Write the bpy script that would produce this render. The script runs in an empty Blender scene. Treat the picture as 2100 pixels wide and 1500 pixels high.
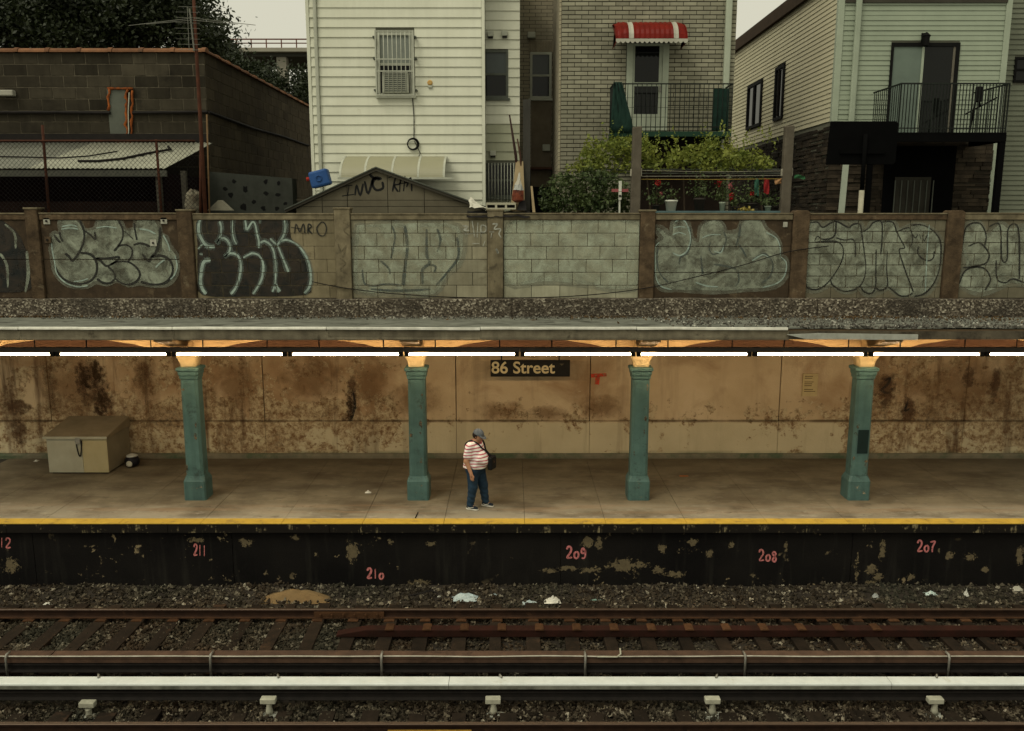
import bpy, math, random
import numpy as np
from mathutils import Vector, Matrix, noise as mnoise
from math import radians, sin, cos, pi

random.seed(7)
scene = bpy.context.scene
COL = scene.collection

# ---------------------------------------------------------------- camera
# world: z = 0 is the platform surface, +y away from the camera, +x right
H = 5.74
PITCH = radians(10.05)
FPX = 1750.0            # focal length in photo pixels (photo 2100 x 1500)
cam = bpy.data.cameras.new('camera')
cam.sensor_width = 36.0
cam.lens = 36.0 * FPX / 2100.0
cam.clip_start = 0.1
cam.clip_end = 2000
cam_ob = bpy.data.objects.new('camera', cam)
cam_ob.location = (0, 0, H)
cam_ob.rotation_euler = (radians(90) - PITCH, 0, 0)
COL.objects.link(cam_ob)
scene.camera = cam_ob

# ---------------------------------------------------------------- sky and sun (overcast evening)
SUN_FROM = Vector((-0.50, -0.50, 1.0)).normalized()
world = bpy.data.worlds.new('World')
scene.world = world
world.use_nodes = True
wn = world.node_tree
wn.nodes.clear()
w_out = wn.nodes.new('ShaderNodeOutputWorld')
w_bg = wn.nodes.new('ShaderNodeBackground')
w_bg.inputs['Strength'].default_value = 0.10
sky = wn.nodes.new('ShaderNodeTexSky')
sky.sky_type = 'NISHITA'
sky.sun_disc = False
sky.sun_elevation = math.asin(SUN_FROM.z)
sky.sun_rotation = math.atan2(SUN_FROM.x, SUN_FROM.y)
sky.air_density = 1.0
sky.dust_density = 6.0
sky.ozone_density = 1.0
w_hs = wn.nodes.new('ShaderNodeHueSaturation')
w_hs.inputs['Saturation'].default_value = 0.10
w_mx = wn.nodes.new('ShaderNodeMix')
w_mx.data_type = 'RGBA'
w_mx.inputs['Factor'].default_value = 0.70          # cloud layer: an even grey over the clear sky
w_mx.inputs['B'].default_value = (6.6, 6.6, 6.6, 1)
w_tint = wn.nodes.new('ShaderNodeMix')
w_tint.data_type = 'RGBA'
w_tint.blend_type = 'MULTIPLY'
w_tint.inputs['Factor'].default_value = 1.0
w_tint.inputs['B'].default_value = (1.0, 0.97, 0.775, 1)
wn.links.new(sky.outputs['Color'], w_hs.inputs['Color'])
wn.links.new(w_hs.outputs['Color'], w_mx.inputs['A'])
wn.links.new(w_mx.outputs['Result'], w_tint.inputs['A'])
wn.links.new(w_tint.outputs['Result'], w_bg.inputs['Color'])
wn.links.new(w_bg.outputs['Background'], w_out.inputs['Surface'])

sun = bpy.data.lights.new('sun', 'SUN')
sun.energy = 1.0
sun.angle = radians(24)
sun.color = (1.0, 0.95, 0.80)
sun_ob = bpy.data.objects.new('sun', sun)
sun_ob.rotation_euler = (-SUN_FROM).to_track_quat('-Z', 'Y').to_euler()
sun_ob.location = (-20, -10, 30)
COL.objects.link(sun_ob)

vs = scene.view_settings
vs.view_transform = 'Standard'
vs.look = 'None'
vs.gamma = 1.0
vs.use_curve_mapping = False
vs.exposure = 0.28
TUBE_STRENGTH = 48.0

scene.render.engine = 'CYCLES'
scene.cycles.use_denoising = True
scene.cycles.max_bounces = 6
scene.cycles.diffuse_bounces = 3
scene.cycles.glossy_bounces = 3
scene.cycles.transparent_max_bounces = 12
scene.cycles.caustics_reflective = False
scene.cycles.caustics_refractive = False
scene.cycles.sample_clamp_indirect = 6.0

# ---------------------------------------------------------------- pixel -> place
CP, SP = cos(PITCH), sin(PITCH)
def ray(px, py):
    dx = (px - 1050.0) / FPX
    dy = -(py - 750.0) / FPX
    return Vector((dx, CP + dy * SP, -SP + dy * CP))
def A(px, py, Y):
    """the point of the upright plane y = Y behind a photo pixel"""
    r = ray(px, py); t = Y / r.y
    return Vector((r.x * t, Y, H + r.z * t))
def G(px, py, z):
    """the point of the level plane at height z behind a photo pixel"""
    r = ray(px, py); t = (z - H) / r.z
    return Vector((r.x * t, r.y * t, z))
def R(px0, py0, px1, py1, Y):
    """photo rectangle -> x0, x1, z0, z1 on the plane y = Y"""
    pm = (py0 + py1) / 2; qm = (px0 + px1) / 2
    return A(px0, pm, Y).x, A(px1, pm, Y).x, A(qm, py1, Y).z, A(qm, py0, Y).z

# ---------------------------------------------------------------- materials
class NT:
    def __init__(s, name):
        s.m = bpy.data.materials.new(name)
        s.m.use_nodes = True
        s.t = s.m.node_tree
        s.t.nodes.clear()
        s.out = s.t.nodes.new('ShaderNodeOutputMaterial')
        s.p = s.t.nodes.new('ShaderNodeBsdfPrincipled')
        s.t.links.new(s.p.outputs[0], s.out.inputs['Surface'])
        s._pos = None
    def n(s, typ, **kw):
        o = s.t.nodes.new(typ)
        for k, v in kw.items():
            setattr(o, k, v)
        return o
    def set(s, sock, v):
        if isinstance(v, bpy.types.NodeSocket):
            s.t.links.new(v, sock)
        elif isinstance(v, (tuple, list)) and len(v) == 3 and sock.type == 'RGBA':
            sock.default_value = (*v, 1)
        else:
            sock.default_value = v
    def pos(s):
        if s._pos is None:
            s._pos = s.n('ShaderNodeNewGeometry').outputs['Position']
        return s._pos
    def obj(s):
        return s.n('ShaderNodeTexCoord').outputs['Object']
    def scl(s, vec, sc, off=(0, 0, 0)):
        o = s.n('ShaderNodeMapping')
        s.set(o.inputs['Vector'], vec)
        o.inputs['Scale'].default_value = sc
        o.inputs['Location'].default_value = off
        return o.outputs[0]
    def noise(s, scale, detail=5, rough=.6, vec=None, dist=0):
        o = s.n('ShaderNodeTexNoise')
        s.set(o.inputs['Vector'], vec if vec is not None else s.pos())
        o.inputs['Scale'].default_value = scale
        o.inputs['Detail'].default_value = detail
        o.inputs['Roughness'].default_value = rough
        o.inputs['Distortion'].default_value = dist
        return o.outputs['Fac']
    def ramp(s, fac, stops, interp='LINEAR'):
        o = s.n('ShaderNodeValToRGB')
        s.set(o.inputs['Fac'], fac)
        cr = o.color_ramp
        cr.interpolation = interp
        while len(cr.elements) < len(stops):
            cr.elements.new(.5)
        for e, (p, c) in zip(cr.elements, stops):
            e.position = p
            e.color = (c, c, c, 1) if isinstance(c, (int, float)) else (*c, 1)
        return o.outputs['Color']
    def mix(s, fac, a, b, blend='MIX'):
        o = s.n('ShaderNodeMix', data_type='RGBA', blend_type=blend)
        s.set(o.inputs[0], fac)
        s.set(o.inputs[6], a)
        s.set(o.inputs[7], b)
        return o.outputs[2]
    def math(s, op, a, b=0.5, c=0.5):
        o = s.n('ShaderNodeMath', operation=op)
        s.set(o.inputs[0], a); s.set(o.inputs[1], b); s.set(o.inputs[2], c)
        return o.outputs[0]
    def sep(s, vec):
        return s.n('ShaderNodeSeparateXYZ'), vec
    def xyz(s, vec=None):
        o = s.n('ShaderNodeSeparateXYZ')
        s.set(o.inputs[0], vec if vec is not None else s.pos())
        return o.outputs
    def rnd(s):
        return s.n('ShaderNodeObjectInfo').outputs['Random']
    def bump(s, h, strength=.3, dist=.01):
        o = s.n('ShaderNodeBump')
        o.inputs['Strength'].default_value = strength
        o.inputs['Distance'].default_value = dist
        s.set(o.inputs['Height'], h)
        s.set(s.p.inputs['Normal'], o.outputs[0])
    def done(s, color, rough=.8, metal=0, spec=None):
        s.set(s.p.inputs['Base Color'], color)
        s.set(s.p.inputs['Roughness'], rough)
        s.p.inputs['Metallic'].default_value = metal
        if spec is not None:
            s.p.inputs['Specular IOR Level'].default_value = spec
        return s.m

def wm(name, c1, c2, scale=2.5, rough=.85, bump=.35, bscale=40, rnd=.15, streak=0.0, grime=None, gth=.56, gw=.12,
       gscale=1.6, metal=0, bd=.01, spec=.10):
    """weathered surface: two tones, grime patches with a shape of their own, rain streaks, a small shift for each piece"""
    k = NT(name)
    col = k.mix(k.ramp(k.noise(scale, 6, .65), [(.3, 0), (.7, 1)]), c1, c2)
    if streak:
        st = k.noise(1.0, 4, .6, vec=k.scl(k.pos(), (7, 7, .35)))
        col = k.mix(k.ramp(st, [(.45, 0.0), (.75, streak)]), col, tuple(x * .35 for x in c1))
    if grime:
        col = k.mix(k.ramp(k.noise(gscale, 8, .7, dist=.3), [(gth, 0), (gth + gw, 1)]), col, grime)
    if rnd:
        v = k.math('MULTIPLY_ADD', k.rnd(), 2 * rnd, 1 - rnd)
        o = k.n('ShaderNodeVectorMath', operation='SCALE')
        k.set(o.inputs[0], col); k.set(o.inputs['Scale'], v)
        col = o.outputs[0]
    if bump:
        k.bump(k.noise(bscale, 4, .6), bump, bd)
    return k.done(col, rough, metal, spec)

def plain(name, c, rough=.6, metal=0, var=.12, scale=8):
    return wm(name, c, tuple(x * (1 - 2 * var) for x in c), scale=scale, rough=rough, bump=.1, rnd=.04, metal=metal)

def soft_paint(name, c, c2, scale=6, amp=1.5, edge=.12, maxa=1.0):
    """stain or bare patch that frays out from its centre (point attribute cov: 1 in the middle, 0 at the rim)"""
    k = NT(name)
    at = k.n('ShaderNodeAttribute'); at.attribute_name = 'cov'
    v = k.math('ADD', at.outputs['Fac'], k.math('MULTIPLY_ADD', k.noise(scale, 8, .68, dist=.3), amp, -.5 * amp))
    a = k.ramp(v, [(.38 - edge, 0), (.38 + edge, maxa)])
    k.set(k.p.inputs['Alpha'], a)
    return k.done(k.mix(k.noise(scale * 1.7, 5, .7), c, c2), .85, 0, .2)

def glass(name, c, rough=.06):
    k = NT(name)
    return k.done(k.mix(k.noise(1.2, 2), c, tuple(x * .6 for x in c)), rough, 0, .22)

def paint(name, c, cov=.5, c2=None, scale=9, wid=.12, rough=.7):
    """thin worn paint lying on masonry: holes where it has gone"""
    k = NT(name)
    n1 = k.noise(scale, 8, .7)
    col = k.mix(k.ramp(k.noise(2.4, 6, .65, dist=1.2), [(.36, 0), (.64, 1)]), c, c2 or tuple(x * .7 for x in c))
    a = k.ramp(n1, [(max(0.0, 1 - cov - wid), 0), (min(1.0, 1 - cov + wid), 1)])
    k.set(k.p.inputs['Alpha'], a)
    return k.done(col, rough, 0, .2)

# ---------------------------------------------------------------- meshes and objects
ORG = {}
def link(o, parent, origin=None):
    COL.objects.link(o)
    if parent is not None:
        o.parent = parent
        ORG[o.name] = ORG.get(parent.name, Vector((0, 0, 0)))
    else:
        ORG[o.name] = origin if origin is not None else Vector((0, 0, 0))
    return o
def tag(o, label=None, cat=None, group=None, kind=None):
    if label: o['label'] = label
    if cat: o['category'] = cat
    if group: o['group'] = group
    if kind or cat: o['kind'] = kind or 'thing'
    return o
def thing(name, label, cat, loc, group=None, kind=None):
    o = bpy.data.objects.new(name, None)
    o.empty_display_size = .2
    o.location = loc
    link(o, None, Vector(loc))
    return tag(o, label, cat, group, kind)

class MB:
    def __init__(s):
        s.v = []; s.f = []; s.mi = []
    def add(s, vs_, fs, mi=0):
        b = len(s.v)
        s.v.extend([tuple(p) for p in vs_])
        s.f.extend([tuple(b + i for i in q) for q in fs])
        s.mi.extend([mi] * len(fs))
        return s
    def box(s, x0, x1, y0, y1, z0, z1, mi=0):
        v = [(x0, y0, z0), (x1, y0, z0), (x1, y1, z0), (x0, y1, z0), (x0, y0, z1), (x1, y0, z1), (x1, y1, z1), (x0, y1, z1)]
        return s.add(v, [(0, 3, 2, 1), (4, 5, 6, 7), (0, 1, 5, 4), (1, 2, 6, 5), (2, 3, 7, 6), (3, 0, 4, 7)], mi)
    def prism(s, poly, axis, a, b, mi=0):
        """poly: 2-D points (the two other axes in xyz order), swept along axis from a to b"""
        def P(p, t):
            return {'x': (t, p[0], p[1]), 'y': (p[0], t, p[1]), 'z': (p[0], p[1], t)}[axis]
        n = len(poly)
        v = [P(p, a) for p in poly] + [P(p, b) for p in poly]
        fs = [tuple(range(n)), tuple(range(2 * n - 1, n - 1, -1))]
        fs += [(i, i + n, (i + 1) % n + n, (i + 1) % n) for i in range(n)]
        return s.add(v, fs, mi)
    def loft(s, rings, cap=True, mi=0):
        n = len(rings[0])
        v = [p for r in rings for p in r]
        fs = []
        for k in range(len(rings) - 1):
            for i in range(n):
                j = (i + 1) % n
                fs.append((k * n + i, k * n + j, (k + 1) * n + j, (k + 1) * n + i))
        if cap:
            fs.append(tuple(range(n - 1, -1, -1)))
            fs.append(tuple((len(rings) - 1) * n + i for i in range(n)))
        return s.add(v, fs, mi)
    def tube(s, pts, r, n=6, mi=0, cap=True):
        pts = [Vector(p) for p in pts]
        rings = []
        up0 = None
        for i, p in enumerate(pts):
            d = (pts[min(i + 1, len(pts) - 1)] - pts[max(i - 1, 0)]).normalized()
            if up0 is None:
                up0 = Vector((0, 0, 1)) if abs(d.z) < .9 else Vector((0, 1, 0))
            a = d.cross(up0)
            if a.length < 1e-4:
                a = d.orthogonal()
            a.normalize(); b = d.cross(a).normalized()
            up0 = -b if (-b).dot(up0) > 0 else b
            rr = r[i] if isinstance(r, (list, tuple)) else r
            rings.append([p + a * (rr * cos(2 * pi * k / n)) + b * (rr * sin(2 * pi * k / n)) for k in range(n)])
        return s.loft(rings, cap, mi)
    def lathe(s, c, prof, n=14, mi=0):
        rings = [[(c[0] + r * cos(2 * pi * k / n), c[1] + r * sin(2 * pi * k / n), c[2] + z) for k in range(n)] for r, z in prof]
        return s.loft(rings, True, mi)
    def quad(s, a, b, c, d, mi=0):
        return s.add([a, b, c, d], [(0, 1, 2, 3)], mi)
    def mesh(s, name, mats, off=Vector((0, 0, 0)), smooth=False):
        me = bpy.data.meshes.new(name)
        ox, oy, oz = off
        me.from_pydata([(x - ox, y - oy, z - oz) for x, y, z in s.v], [], s.f)
        for m in (mats if isinstance(mats, (list, tuple)) else [mats]):
            me.materials.append(m)
        if any(s.mi):
            me.polygons.foreach_set('material_index', s.mi)
        if smooth:
            me.polygons.foreach_set('use_smooth', [True] * len(s.f))
        me.update()
        return me
    def build(s, name, mats, parent=None, smooth=False, bevel=0, loc=None, fix=False):
        """loc: origin of a top-level mesh; coordinates are always given in the world"""
        off = ORG.get(parent.name, Vector((0, 0, 0))) if parent is not None else Vector(loc if loc is not None else (0, 0, 0))
        me = s.mesh(name, mats, off, smooth)
        o = bpy.data.objects.new(name, me)
        if parent is None:
            o.location = off
        link(o, parent, off)
        if bevel:
            b = o.modifiers.new('bevel', 'BEVEL')
            b.width = bevel; b.segments = 2; b.limit_method = 'ANGLE'
        return o
def inst(name, me, loc, parent, rot=None, scale=None):
    o = bpy.data.objects.new(name, me)
    o.location = Vector(loc) - ORG.get(parent.name, Vector((0, 0, 0)))
    if rot: o.rotation_euler = rot
    if scale: o.scale = scale
    link(o, parent)
    return o

# smooth polyline through points (Catmull-Rom)
def curve(pts, n=6, closed=False):
    pts = [np.array(p, float) for p in pts]
    if len(pts) < 3 and not closed:
        return [tuple(p) for p in pts]
    out = []
    m = len(pts)
    for i in range(m if closed else m - 1):
        if closed:
            p0, p1, p2, p3 = pts[i - 1], pts[i], pts[(i + 1) % m], pts[(i + 2) % m]
        else:
            p0, p1, p2, p3 = pts[max(i - 1, 0)], pts[i], pts[i + 1], pts[min(i + 2, m - 1)]
        for k in range(n):
            t = k / n
            out.append(tuple(.5 * (2 * p1 + (p2 - p0) * t + (2 * p0 - 5 * p1 + 4 * p2 - p3) * t * t + (3 * p1 - p0 - 3 * p2 + p3) * t ** 3)))
    if not closed:
        out.append(tuple(pts[-1]))
    return out
def ribbon(pts, w):
    """flat stroke: list of quads in 2-D, w a width or one for each point"""
    P = [np.array(p) for p in pts]
    L = []; Rr = []
    for i, p in enumerate(P):
        d = P[min(i + 1, len(P) - 1)] - P[max(i - 1, 0)]
        d = d / (np.linalg.norm(d) + 1e-9)
        nrm = np.array((-d[1], d[0]))
        ww = w[i] if isinstance(w, (list, tuple)) else w
        ww *= (1.0 + .5 * mnoise.noise((p[0] * 2.3, p[1] * 2.3, 1.5))) * (.55 if i in (0, len(P) - 1) else 1)
        L.append(p + nrm * ww / 2); Rr.append(p - nrm * ww / 2)
    return [(tuple(L[i]), tuple(Rr[i]), tuple(Rr[i + 1]), tuple(L[i + 1])) for i in range(len(P) - 1)]
def clip(poly, rect):
    x0, x1, z0, z1 = rect
    for ax, lim, sgn in ((0, x0, 1), (0, x1, -1), (1, z0, 1), (1, z1, -1)):
        out = []
        for i, p in enumerate(poly):
            q = poly[(i + 1) % len(poly)]
            ip = (p[ax] - lim) * sgn >= 0; iq = (q[ax] - lim) * sgn >= 0
            if ip: out.append(p)
            if ip != iq:
                t = (lim - p[ax]) / (q[ax] - p[ax])
                out.append((p[0] + t * (q[0] - p[0]), p[1] + t * (q[1] - p[1])))
        poly = out
        if len(poly) < 3:
            return []
    return poly
def triangulate(poly):
    """ear clipping of a simple 2-D outline"""
    pts = list(poly)
    ar = sum(pts[i][0] * pts[(i + 1) % len(pts)][1] - pts[(i + 1) % len(pts)][0] * pts[i][1] for i in range(len(pts)))
    if ar < 0: pts.reverse()
    idx = list(range(len(pts))); tris = []
    def cr(a, b, c): return (b[0]-a[0])*(c[1]-a[1]) - (b[1]-a[1])*(c[0]-a[0])
    guard = 0
    while len(idx) > 3 and guard < 4000:
        guard += 1
        for k in range(len(idx)):
            i, j, l = idx[k-1], idx[k], idx[(k+1) % len(idx)]
            a, b, c = pts[i], pts[j], pts[l]
            if cr(a, b, c) <= 0: continue
            if any(cr(a, b, pts[m]) >= 0 and cr(b, c, pts[m]) >= 0 and cr(c, a, pts[m]) >= 0 for m in idx if m not in (i, j, l)): continue
            tris.append((a, b, c)); idx.pop(k); break
        else:
            break
    if len(idx) == 3: tris.append(tuple(pts[i] for i in idx))
    return tris
def paint_on(mb, polys, Y, rects=None):
    """lay flat 2-D pieces (x, z) on the plane y = Y, cut at the joints of the masonry"""
    for q in polys:
        for r in (rects if rects else [None]):
            c = clip(list(q), r) if r else list(q)
            if len(c) >= 3:
                ar = sum(c[i][0] * c[(i + 1) % len(c)][1] - c[(i + 1) % len(c)][0] * c[i][1] for i in range(len(c)))
                if abs(ar) < 1e-6: continue
                if ar < 0: c = c[::-1]
                mb.add([(x, Y, z) for x, z in c], [tuple(range(len(c)))])
def px2(pts, Y, sc=1.0, off=(0, 0)):
    out = []
    for u, v in pts:
        p = A(off[0] + u / sc, off[1] + v / sc, Y)
        out.append((p.x, p.z))
    return out

def leaves(mb, pts, size, rng, flat=.5, mi=None):
    """small bent leaves at points: numpy-made, two triangles each"""
    n = len(pts)
    P = np.asarray(pts, float)
    d = rng.normal(size=(n, 3)); d /= np.linalg.norm(d, axis=1)[:, None]
    u = rng.normal(size=(n, 3)); u[:, 2] *= flat
    u -= d * np.sum(u * d, axis=1)[:, None]
    u /= np.linalg.norm(u, axis=1)[:, None]
    s = size * rng.uniform(.6, 1.35, size=(n, 1))
    v0 = P - u * s; v1 = P + d * s * .55; v2 = P + u * s; v3 = P - d * s * .55
    b = len(mb.v)
    allv = np.stack([v0, v1, v2, v3], 1).reshape(-1, 3)
    mb.v.extend(map(tuple, allv))
    mb.f.extend([(b + 4 * i, b + 4 * i + 1, b + 4 * i + 2, b + 4 * i + 3) for i in range(n)])
    mb.mi.extend([0] * n if mi is None else list(mi))

def leaf_mat(name, c1, c2, trans=.25):
    k = NT(name)
    col = k.mix(k.ramp(k.noise(2.2, 3), [(.35, 0), (.65, 1)]), c1, c2)
    col = k.mix(k.ramp(k.noise(14, 2), [(.4, 0), (.7, .5)]), col, tuple(min(1, x * 1.7) for x in c2))
    k.done(col, .55, 0, .3)
    tr = k.n('ShaderNodeBsdfTranslucent')
    k.set(tr.inputs['Color'], col)
    mx = k.n('ShaderNodeMixShader')
    mx.inputs[0].default_value = trans
    k.t.links.new(k.p.outputs[0], mx.inputs[1]); k.t.links.new(tr.outputs[0], mx.inputs[2])
    k.t.links.new(mx.outputs[0], k.out.inputs['Surface'])
    return k.m

# signed-distance bodies (for the person): smooth union of round cones and ellipsoids, meshed by surface nets
def sdf_cone(P, a, b, ra, rb):
    a = np.array(a); b = np.array(b)
    ab = b - a; t = np.clip(((P - a) @ ab) / (ab @ ab + 1e-9), 0, 1)
    return np.linalg.norm(P - a - t[..., None] * ab, axis=-1) - (ra + (rb - ra) * t)
def sdf_ell(P, c, r):
    q = (P - np.array(c)) / np.array(r)
    k = np.linalg.norm(q, axis=-1)
    return (k - 1) * min(r) * (.6 + .4 * np.mean(r) / min(r))
def smin(a, b, k):
    h = np.clip(.5 + .5 * (b - a) / k, 0, 1)
    return b + (a - b) * h - k * h * (1 - h)
def nets(fn, lo, hi, res):
    lo = np.array(lo, float); hi = np.array(hi, float)
    n = np.ceil((hi - lo) / res).astype(int) + 1
    ax = [lo[i] + res * np.arange(n[i]) for i in range(3)]
    g = np.stack(np.meshgrid(*ax, indexing='ij'), -1)
    D = fn(g)
    S = D < 0
    c = np.zeros((*(n - 1), 3)); cnt = np.zeros(n - 1)
    base = g[:-1, :-1, :-1]
    corners = [(i, j, k) for i in (0, 1) for j in (0, 1) for k in (0, 1)]
    sl = lambda o: tuple(slice(o[i], o[i] + n[i] - 1) for i in range(3))
    for i, o in enumerate(corners):
        for axis in range(3):
            if o[axis]: continue
            q = list(o); q[axis] = 1
            d0, d1 = D[sl(o)], D[sl(q)]
            cr = (d0 < 0) != (d1 < 0)
            t = np.where(cr, d0 / np.where(cr, d0 - d1, 1), 0)
            pt = np.zeros((*d0.shape, 3)); pt[:] = np.array(o, float) * res
            pt[..., axis] += t * res
            c += np.where(cr[..., None], pt, 0); cnt += cr
    act = cnt > 0
    ids = -np.ones(act.shape, int); ids[act] = np.arange(act.sum())
    V = base[act] + c[act] / cnt[act][:, None]
    Fs = []
    for axis in range(3):
        b, d = (axis + 1) % 3, (axis + 2) % 3
        s0 = [slice(1, n[i] - 1) for i in range(3)]; s0[axis] = slice(0, n[axis] - 1)
        s1 = list(s0); s1[axis] = slice(1, n[axis])
        e0, e1 = S[tuple(s0)], S[tuple(s1)]
        for flag, flip in ((e0 & ~e1, False), (~e0 & e1, True)):
            w = np.argwhere(flag)
            if not len(w): continue
            w = w + np.array([0 if i == axis else 1 for i in range(3)])
            def idat(ob, od):
                q = w.copy(); q[:, b] += ob; q[:, d] += od
                return ids[q[:, 0], q[:, 1], q[:, 2]]
            f4 = np.stack([idat(-1, -1), idat(0, -1), idat(0, 0), idat(-1, 0)], 1)
            if flip: f4 = f4[:, ::-1]
            Fs.append(f4)
    return V, np.concatenate(Fs)
# ================================================================ track bed
XL, XR = -10.6, 10.6
rng = np.random.default_rng(3)
m_bed = wm('bed_dirt', (.045, .037, .028), (.022, .018, .014), 3, .95, .6, 60, 0)
mb = MB()
def bed_z(x, y):
    z = -1.42 + .02 * sin(x * 1.7 + y) + .018 * mnoise.noise((x * 1.3, y * 1.3, 0))
    if y > 14.5:
        z += (y - 14.5) * .14 + .05 * max(0, mnoise.noise((x * .8, 3.1, y * .6)))
    return z
gx = np.arange(-30, 30.01, .5); gy = np.concatenate([[-12, 0], np.arange(6, 15.6, .3), [16.2]])
vv = [(x, y, bed_z(x, y)) for y in gy for x in gx]
nx = len(gx)
mb.add(vv, [(j * nx + i, j * nx + i + 1, (j + 1) * nx + i + 1, (j + 1) * nx + i) for j in range(len(gy) - 1) for i in range(nx - 1)])
tag(mb.build('track_bed', m_bed), 'dark ballasted ground of the railway cutting', 'ground', kind='structure')

k = NT('ballast_stone')
vor = k.n('ShaderNodeTexVoronoi'); k.set(vor.inputs['Vector'], k.pos()); vor.inputs['Scale'].default_value = 15
cr = k.n('ShaderNodeSeparateColor'); k.set(cr.inputs[0], vor.outputs['Color'])
stone = k.ramp(cr.outputs[0], [(0, (.012, .010, .007)), (.45, (.036, .030, .021)), (.75, (.072, .060, .042)), (.93, (.17, .145, .10)), (1, (.40, .36, .27))])
rusty = k.ramp(cr.outputs[1], [(0, (.028, .014, .008)), (.6, (.055, .032, .018)), (1, (.11, .07, .04))])
yy = k.xyz()[1]
near_rail = k.ramp(k.math('ABSOLUTE', k.math('SUBTRACT', yy, 13.4)), [(.5, .75), (1.0, .25)])
pat = k.math('MULTIPLY', k.ramp(k.noise(.7, 3), [(.4, .3), (.65, 1)]), near_rail)
col = k.mix(pat, stone, rusty)
green = k.ramp(k.noise(.5, 2), [(.45, 0), (.7, .5)])
col = k.mix(green, col, (.028, .034, .025))
k.bump(k.noise(60, 3), .5, .01)
m_ballast = k.done(col, .9, 0, .06)
def stones(n, x0, x1, y0, y1, zf, smin_, smax_, seed):
    r = np.random.default_rng(seed)
    base = np.array([(1, 0, 0), (-1, 0, 0), (0, 1, 0), (0, -1, 0), (0, 0, 1), (0, 0, -1)], float)
    fc = np.array([(0, 2, 4), (2, 1, 4), (1, 3, 4), (3, 0, 4), (2, 0, 5), (1, 2, 5), (3, 1, 5), (0, 3, 5)])
    x = r.uniform(x0, x1, n); y = r.uniform(y0, y1, n)
    z = np.array([zf(a, b) for a, b in zip(x, y)]) + r.uniform(-.01, .035, n)
    s = r.uniform(smin_, smax_, n)
    V = base[None] * (1 + r.normal(0, .22, (n, 6, 3))) + r.normal(0, .18, (n, 6, 3))
    V *= (s[:, None, None] * r.uniform(.7, 1.25, (n, 1, 3)))
    a = r.uniform(0, 6.28, n); ca, sa = np.cos(a), np.sin(a)
    b = r.uniform(-.8, .8, n); cb, sb = np.cos(b), np.sin(b)
    vx, vy, vz = V[..., 0], V[..., 1], V[..., 2]
    vy, vz = vy * cb[:, None] - vz * sb[:, None], vy * sb[:, None] + vz * cb[:, None]
    vx, vy = vx * ca[:, None] - vy * sa[:, None], vx * sa[:, None] + vy * ca[:, None]
    V = np.stack([vx + x[:, None], vy + y[:, None], vz + z[:, None]], -1).reshape(-1, 3)
    Fc = (fc[None] + (np.arange(n) * 6)[:, None, None]).reshape(-1, 3)
    return V, Fc
def np_obj(name, V, Fc, mat, parent=None, smooth=False, off=None):
    me = bpy.data.meshes.new(name)
    off = np.array(off if off is not None else (ORG.get(parent.name) if parent is not None else (0, 0, 0)))
    me.from_pydata((np.asarray(V) - off).tolist(), [], np.asarray(Fc).tolist())
    me.materials.append(mat)
    if smooth: me.polygons.foreach_set('use_smooth', [True] * len(me.polygons))
    o = bpy.data.objects.new(name, me)
    if parent is None: o.location = off
    link(o, parent, Vector(off))
    return o
V1, F1 = stones(46000, -10.5, 10.5, 9.6, 15.42, bed_z, .016, .040, 5)
V2, F2 = stones(1500, -10.5, 10.5, 14.2, 15.42, bed_z, .03, .065, 6)
cover = lambda x, y: -1.365 + .035 * mnoise.noise((x * .9, y * 1.6, 5)) - (.06 if x > -3 and y > 11.5 else 0)
V3, F3 = stones(9000, -10.5, -1.5, 12.75, 14.0, cover, .016, .036, 7)
V4, F4 = stones(7000, -10.5, 10.5, 10.75, 11.5, cover, .016, .036, 8)
o = np_obj('ballast', np.concatenate([V1, V2, V3, V4]), np.concatenate([F1, F2 + len(V1), F3 + len(V1) + len(V2), F4 + len(V1) + len(V2) + len(V3)]), m_ballast)
tag(o, 'loose dark grey and rust brown crushed stone between the ties', 'ballast', kind='stuff')

# ---------------------------------------------------------------- rails and ties
m_tie = wm('tie_timber', (.026, .018, .012), (.012, .009, .006), 5, .95, .6, 25, .25, grime=(.06, .035, .02), gth=.60)
m_rust = wm('rail_rust', (.034, .017, .010), (.016, .009, .006), 6, .8, .4, 50, .12, grime=(.10, .05, .024), gth=.64, gscale=5)
m_foot = wm('foot_rust', (.075, .036, .017), (.035, .018, .010), 4, .85, .4, 40, .1, grime=(.02, .013, .009), gth=.56, gscale=3)
m_plate = wm('plate_rust', (.085, .04, .018), (.04, .02, .01), 9, .85, .4, 50, .2)
k = NT('rail_head'); m_head = k.done(k.mix(k.noise(5, 4), (.11, .075, .05), (.06, .04, .028)), .42, .5)
m_guard = wm('guard_timber', (.036, .012, .008), (.019, .009, .006), 4, .9, .5, 20, .2)
RAIL = [(-.07, 0), (.07, 0), (.07, .012), (.012, .03), (.012, .115), (.036, .125), (.036, .15), (-.036, .15), (-.036, .125), (-.012, .115), (-.012, .03), (-.07, .012)]
ZT = -1.30
tie_me = MB().box(-.11, .11, -1.30, 1.30, -.16, 0).mesh('tie', m_tie)
plate_me = MB().prism([(-.09, 0), (.09, 0), (.09, .012), (.05, .022), (-.05, .022), (-.09, .012)], 'y', -.16, .16).mesh('tie_plate', m_plate)
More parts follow.
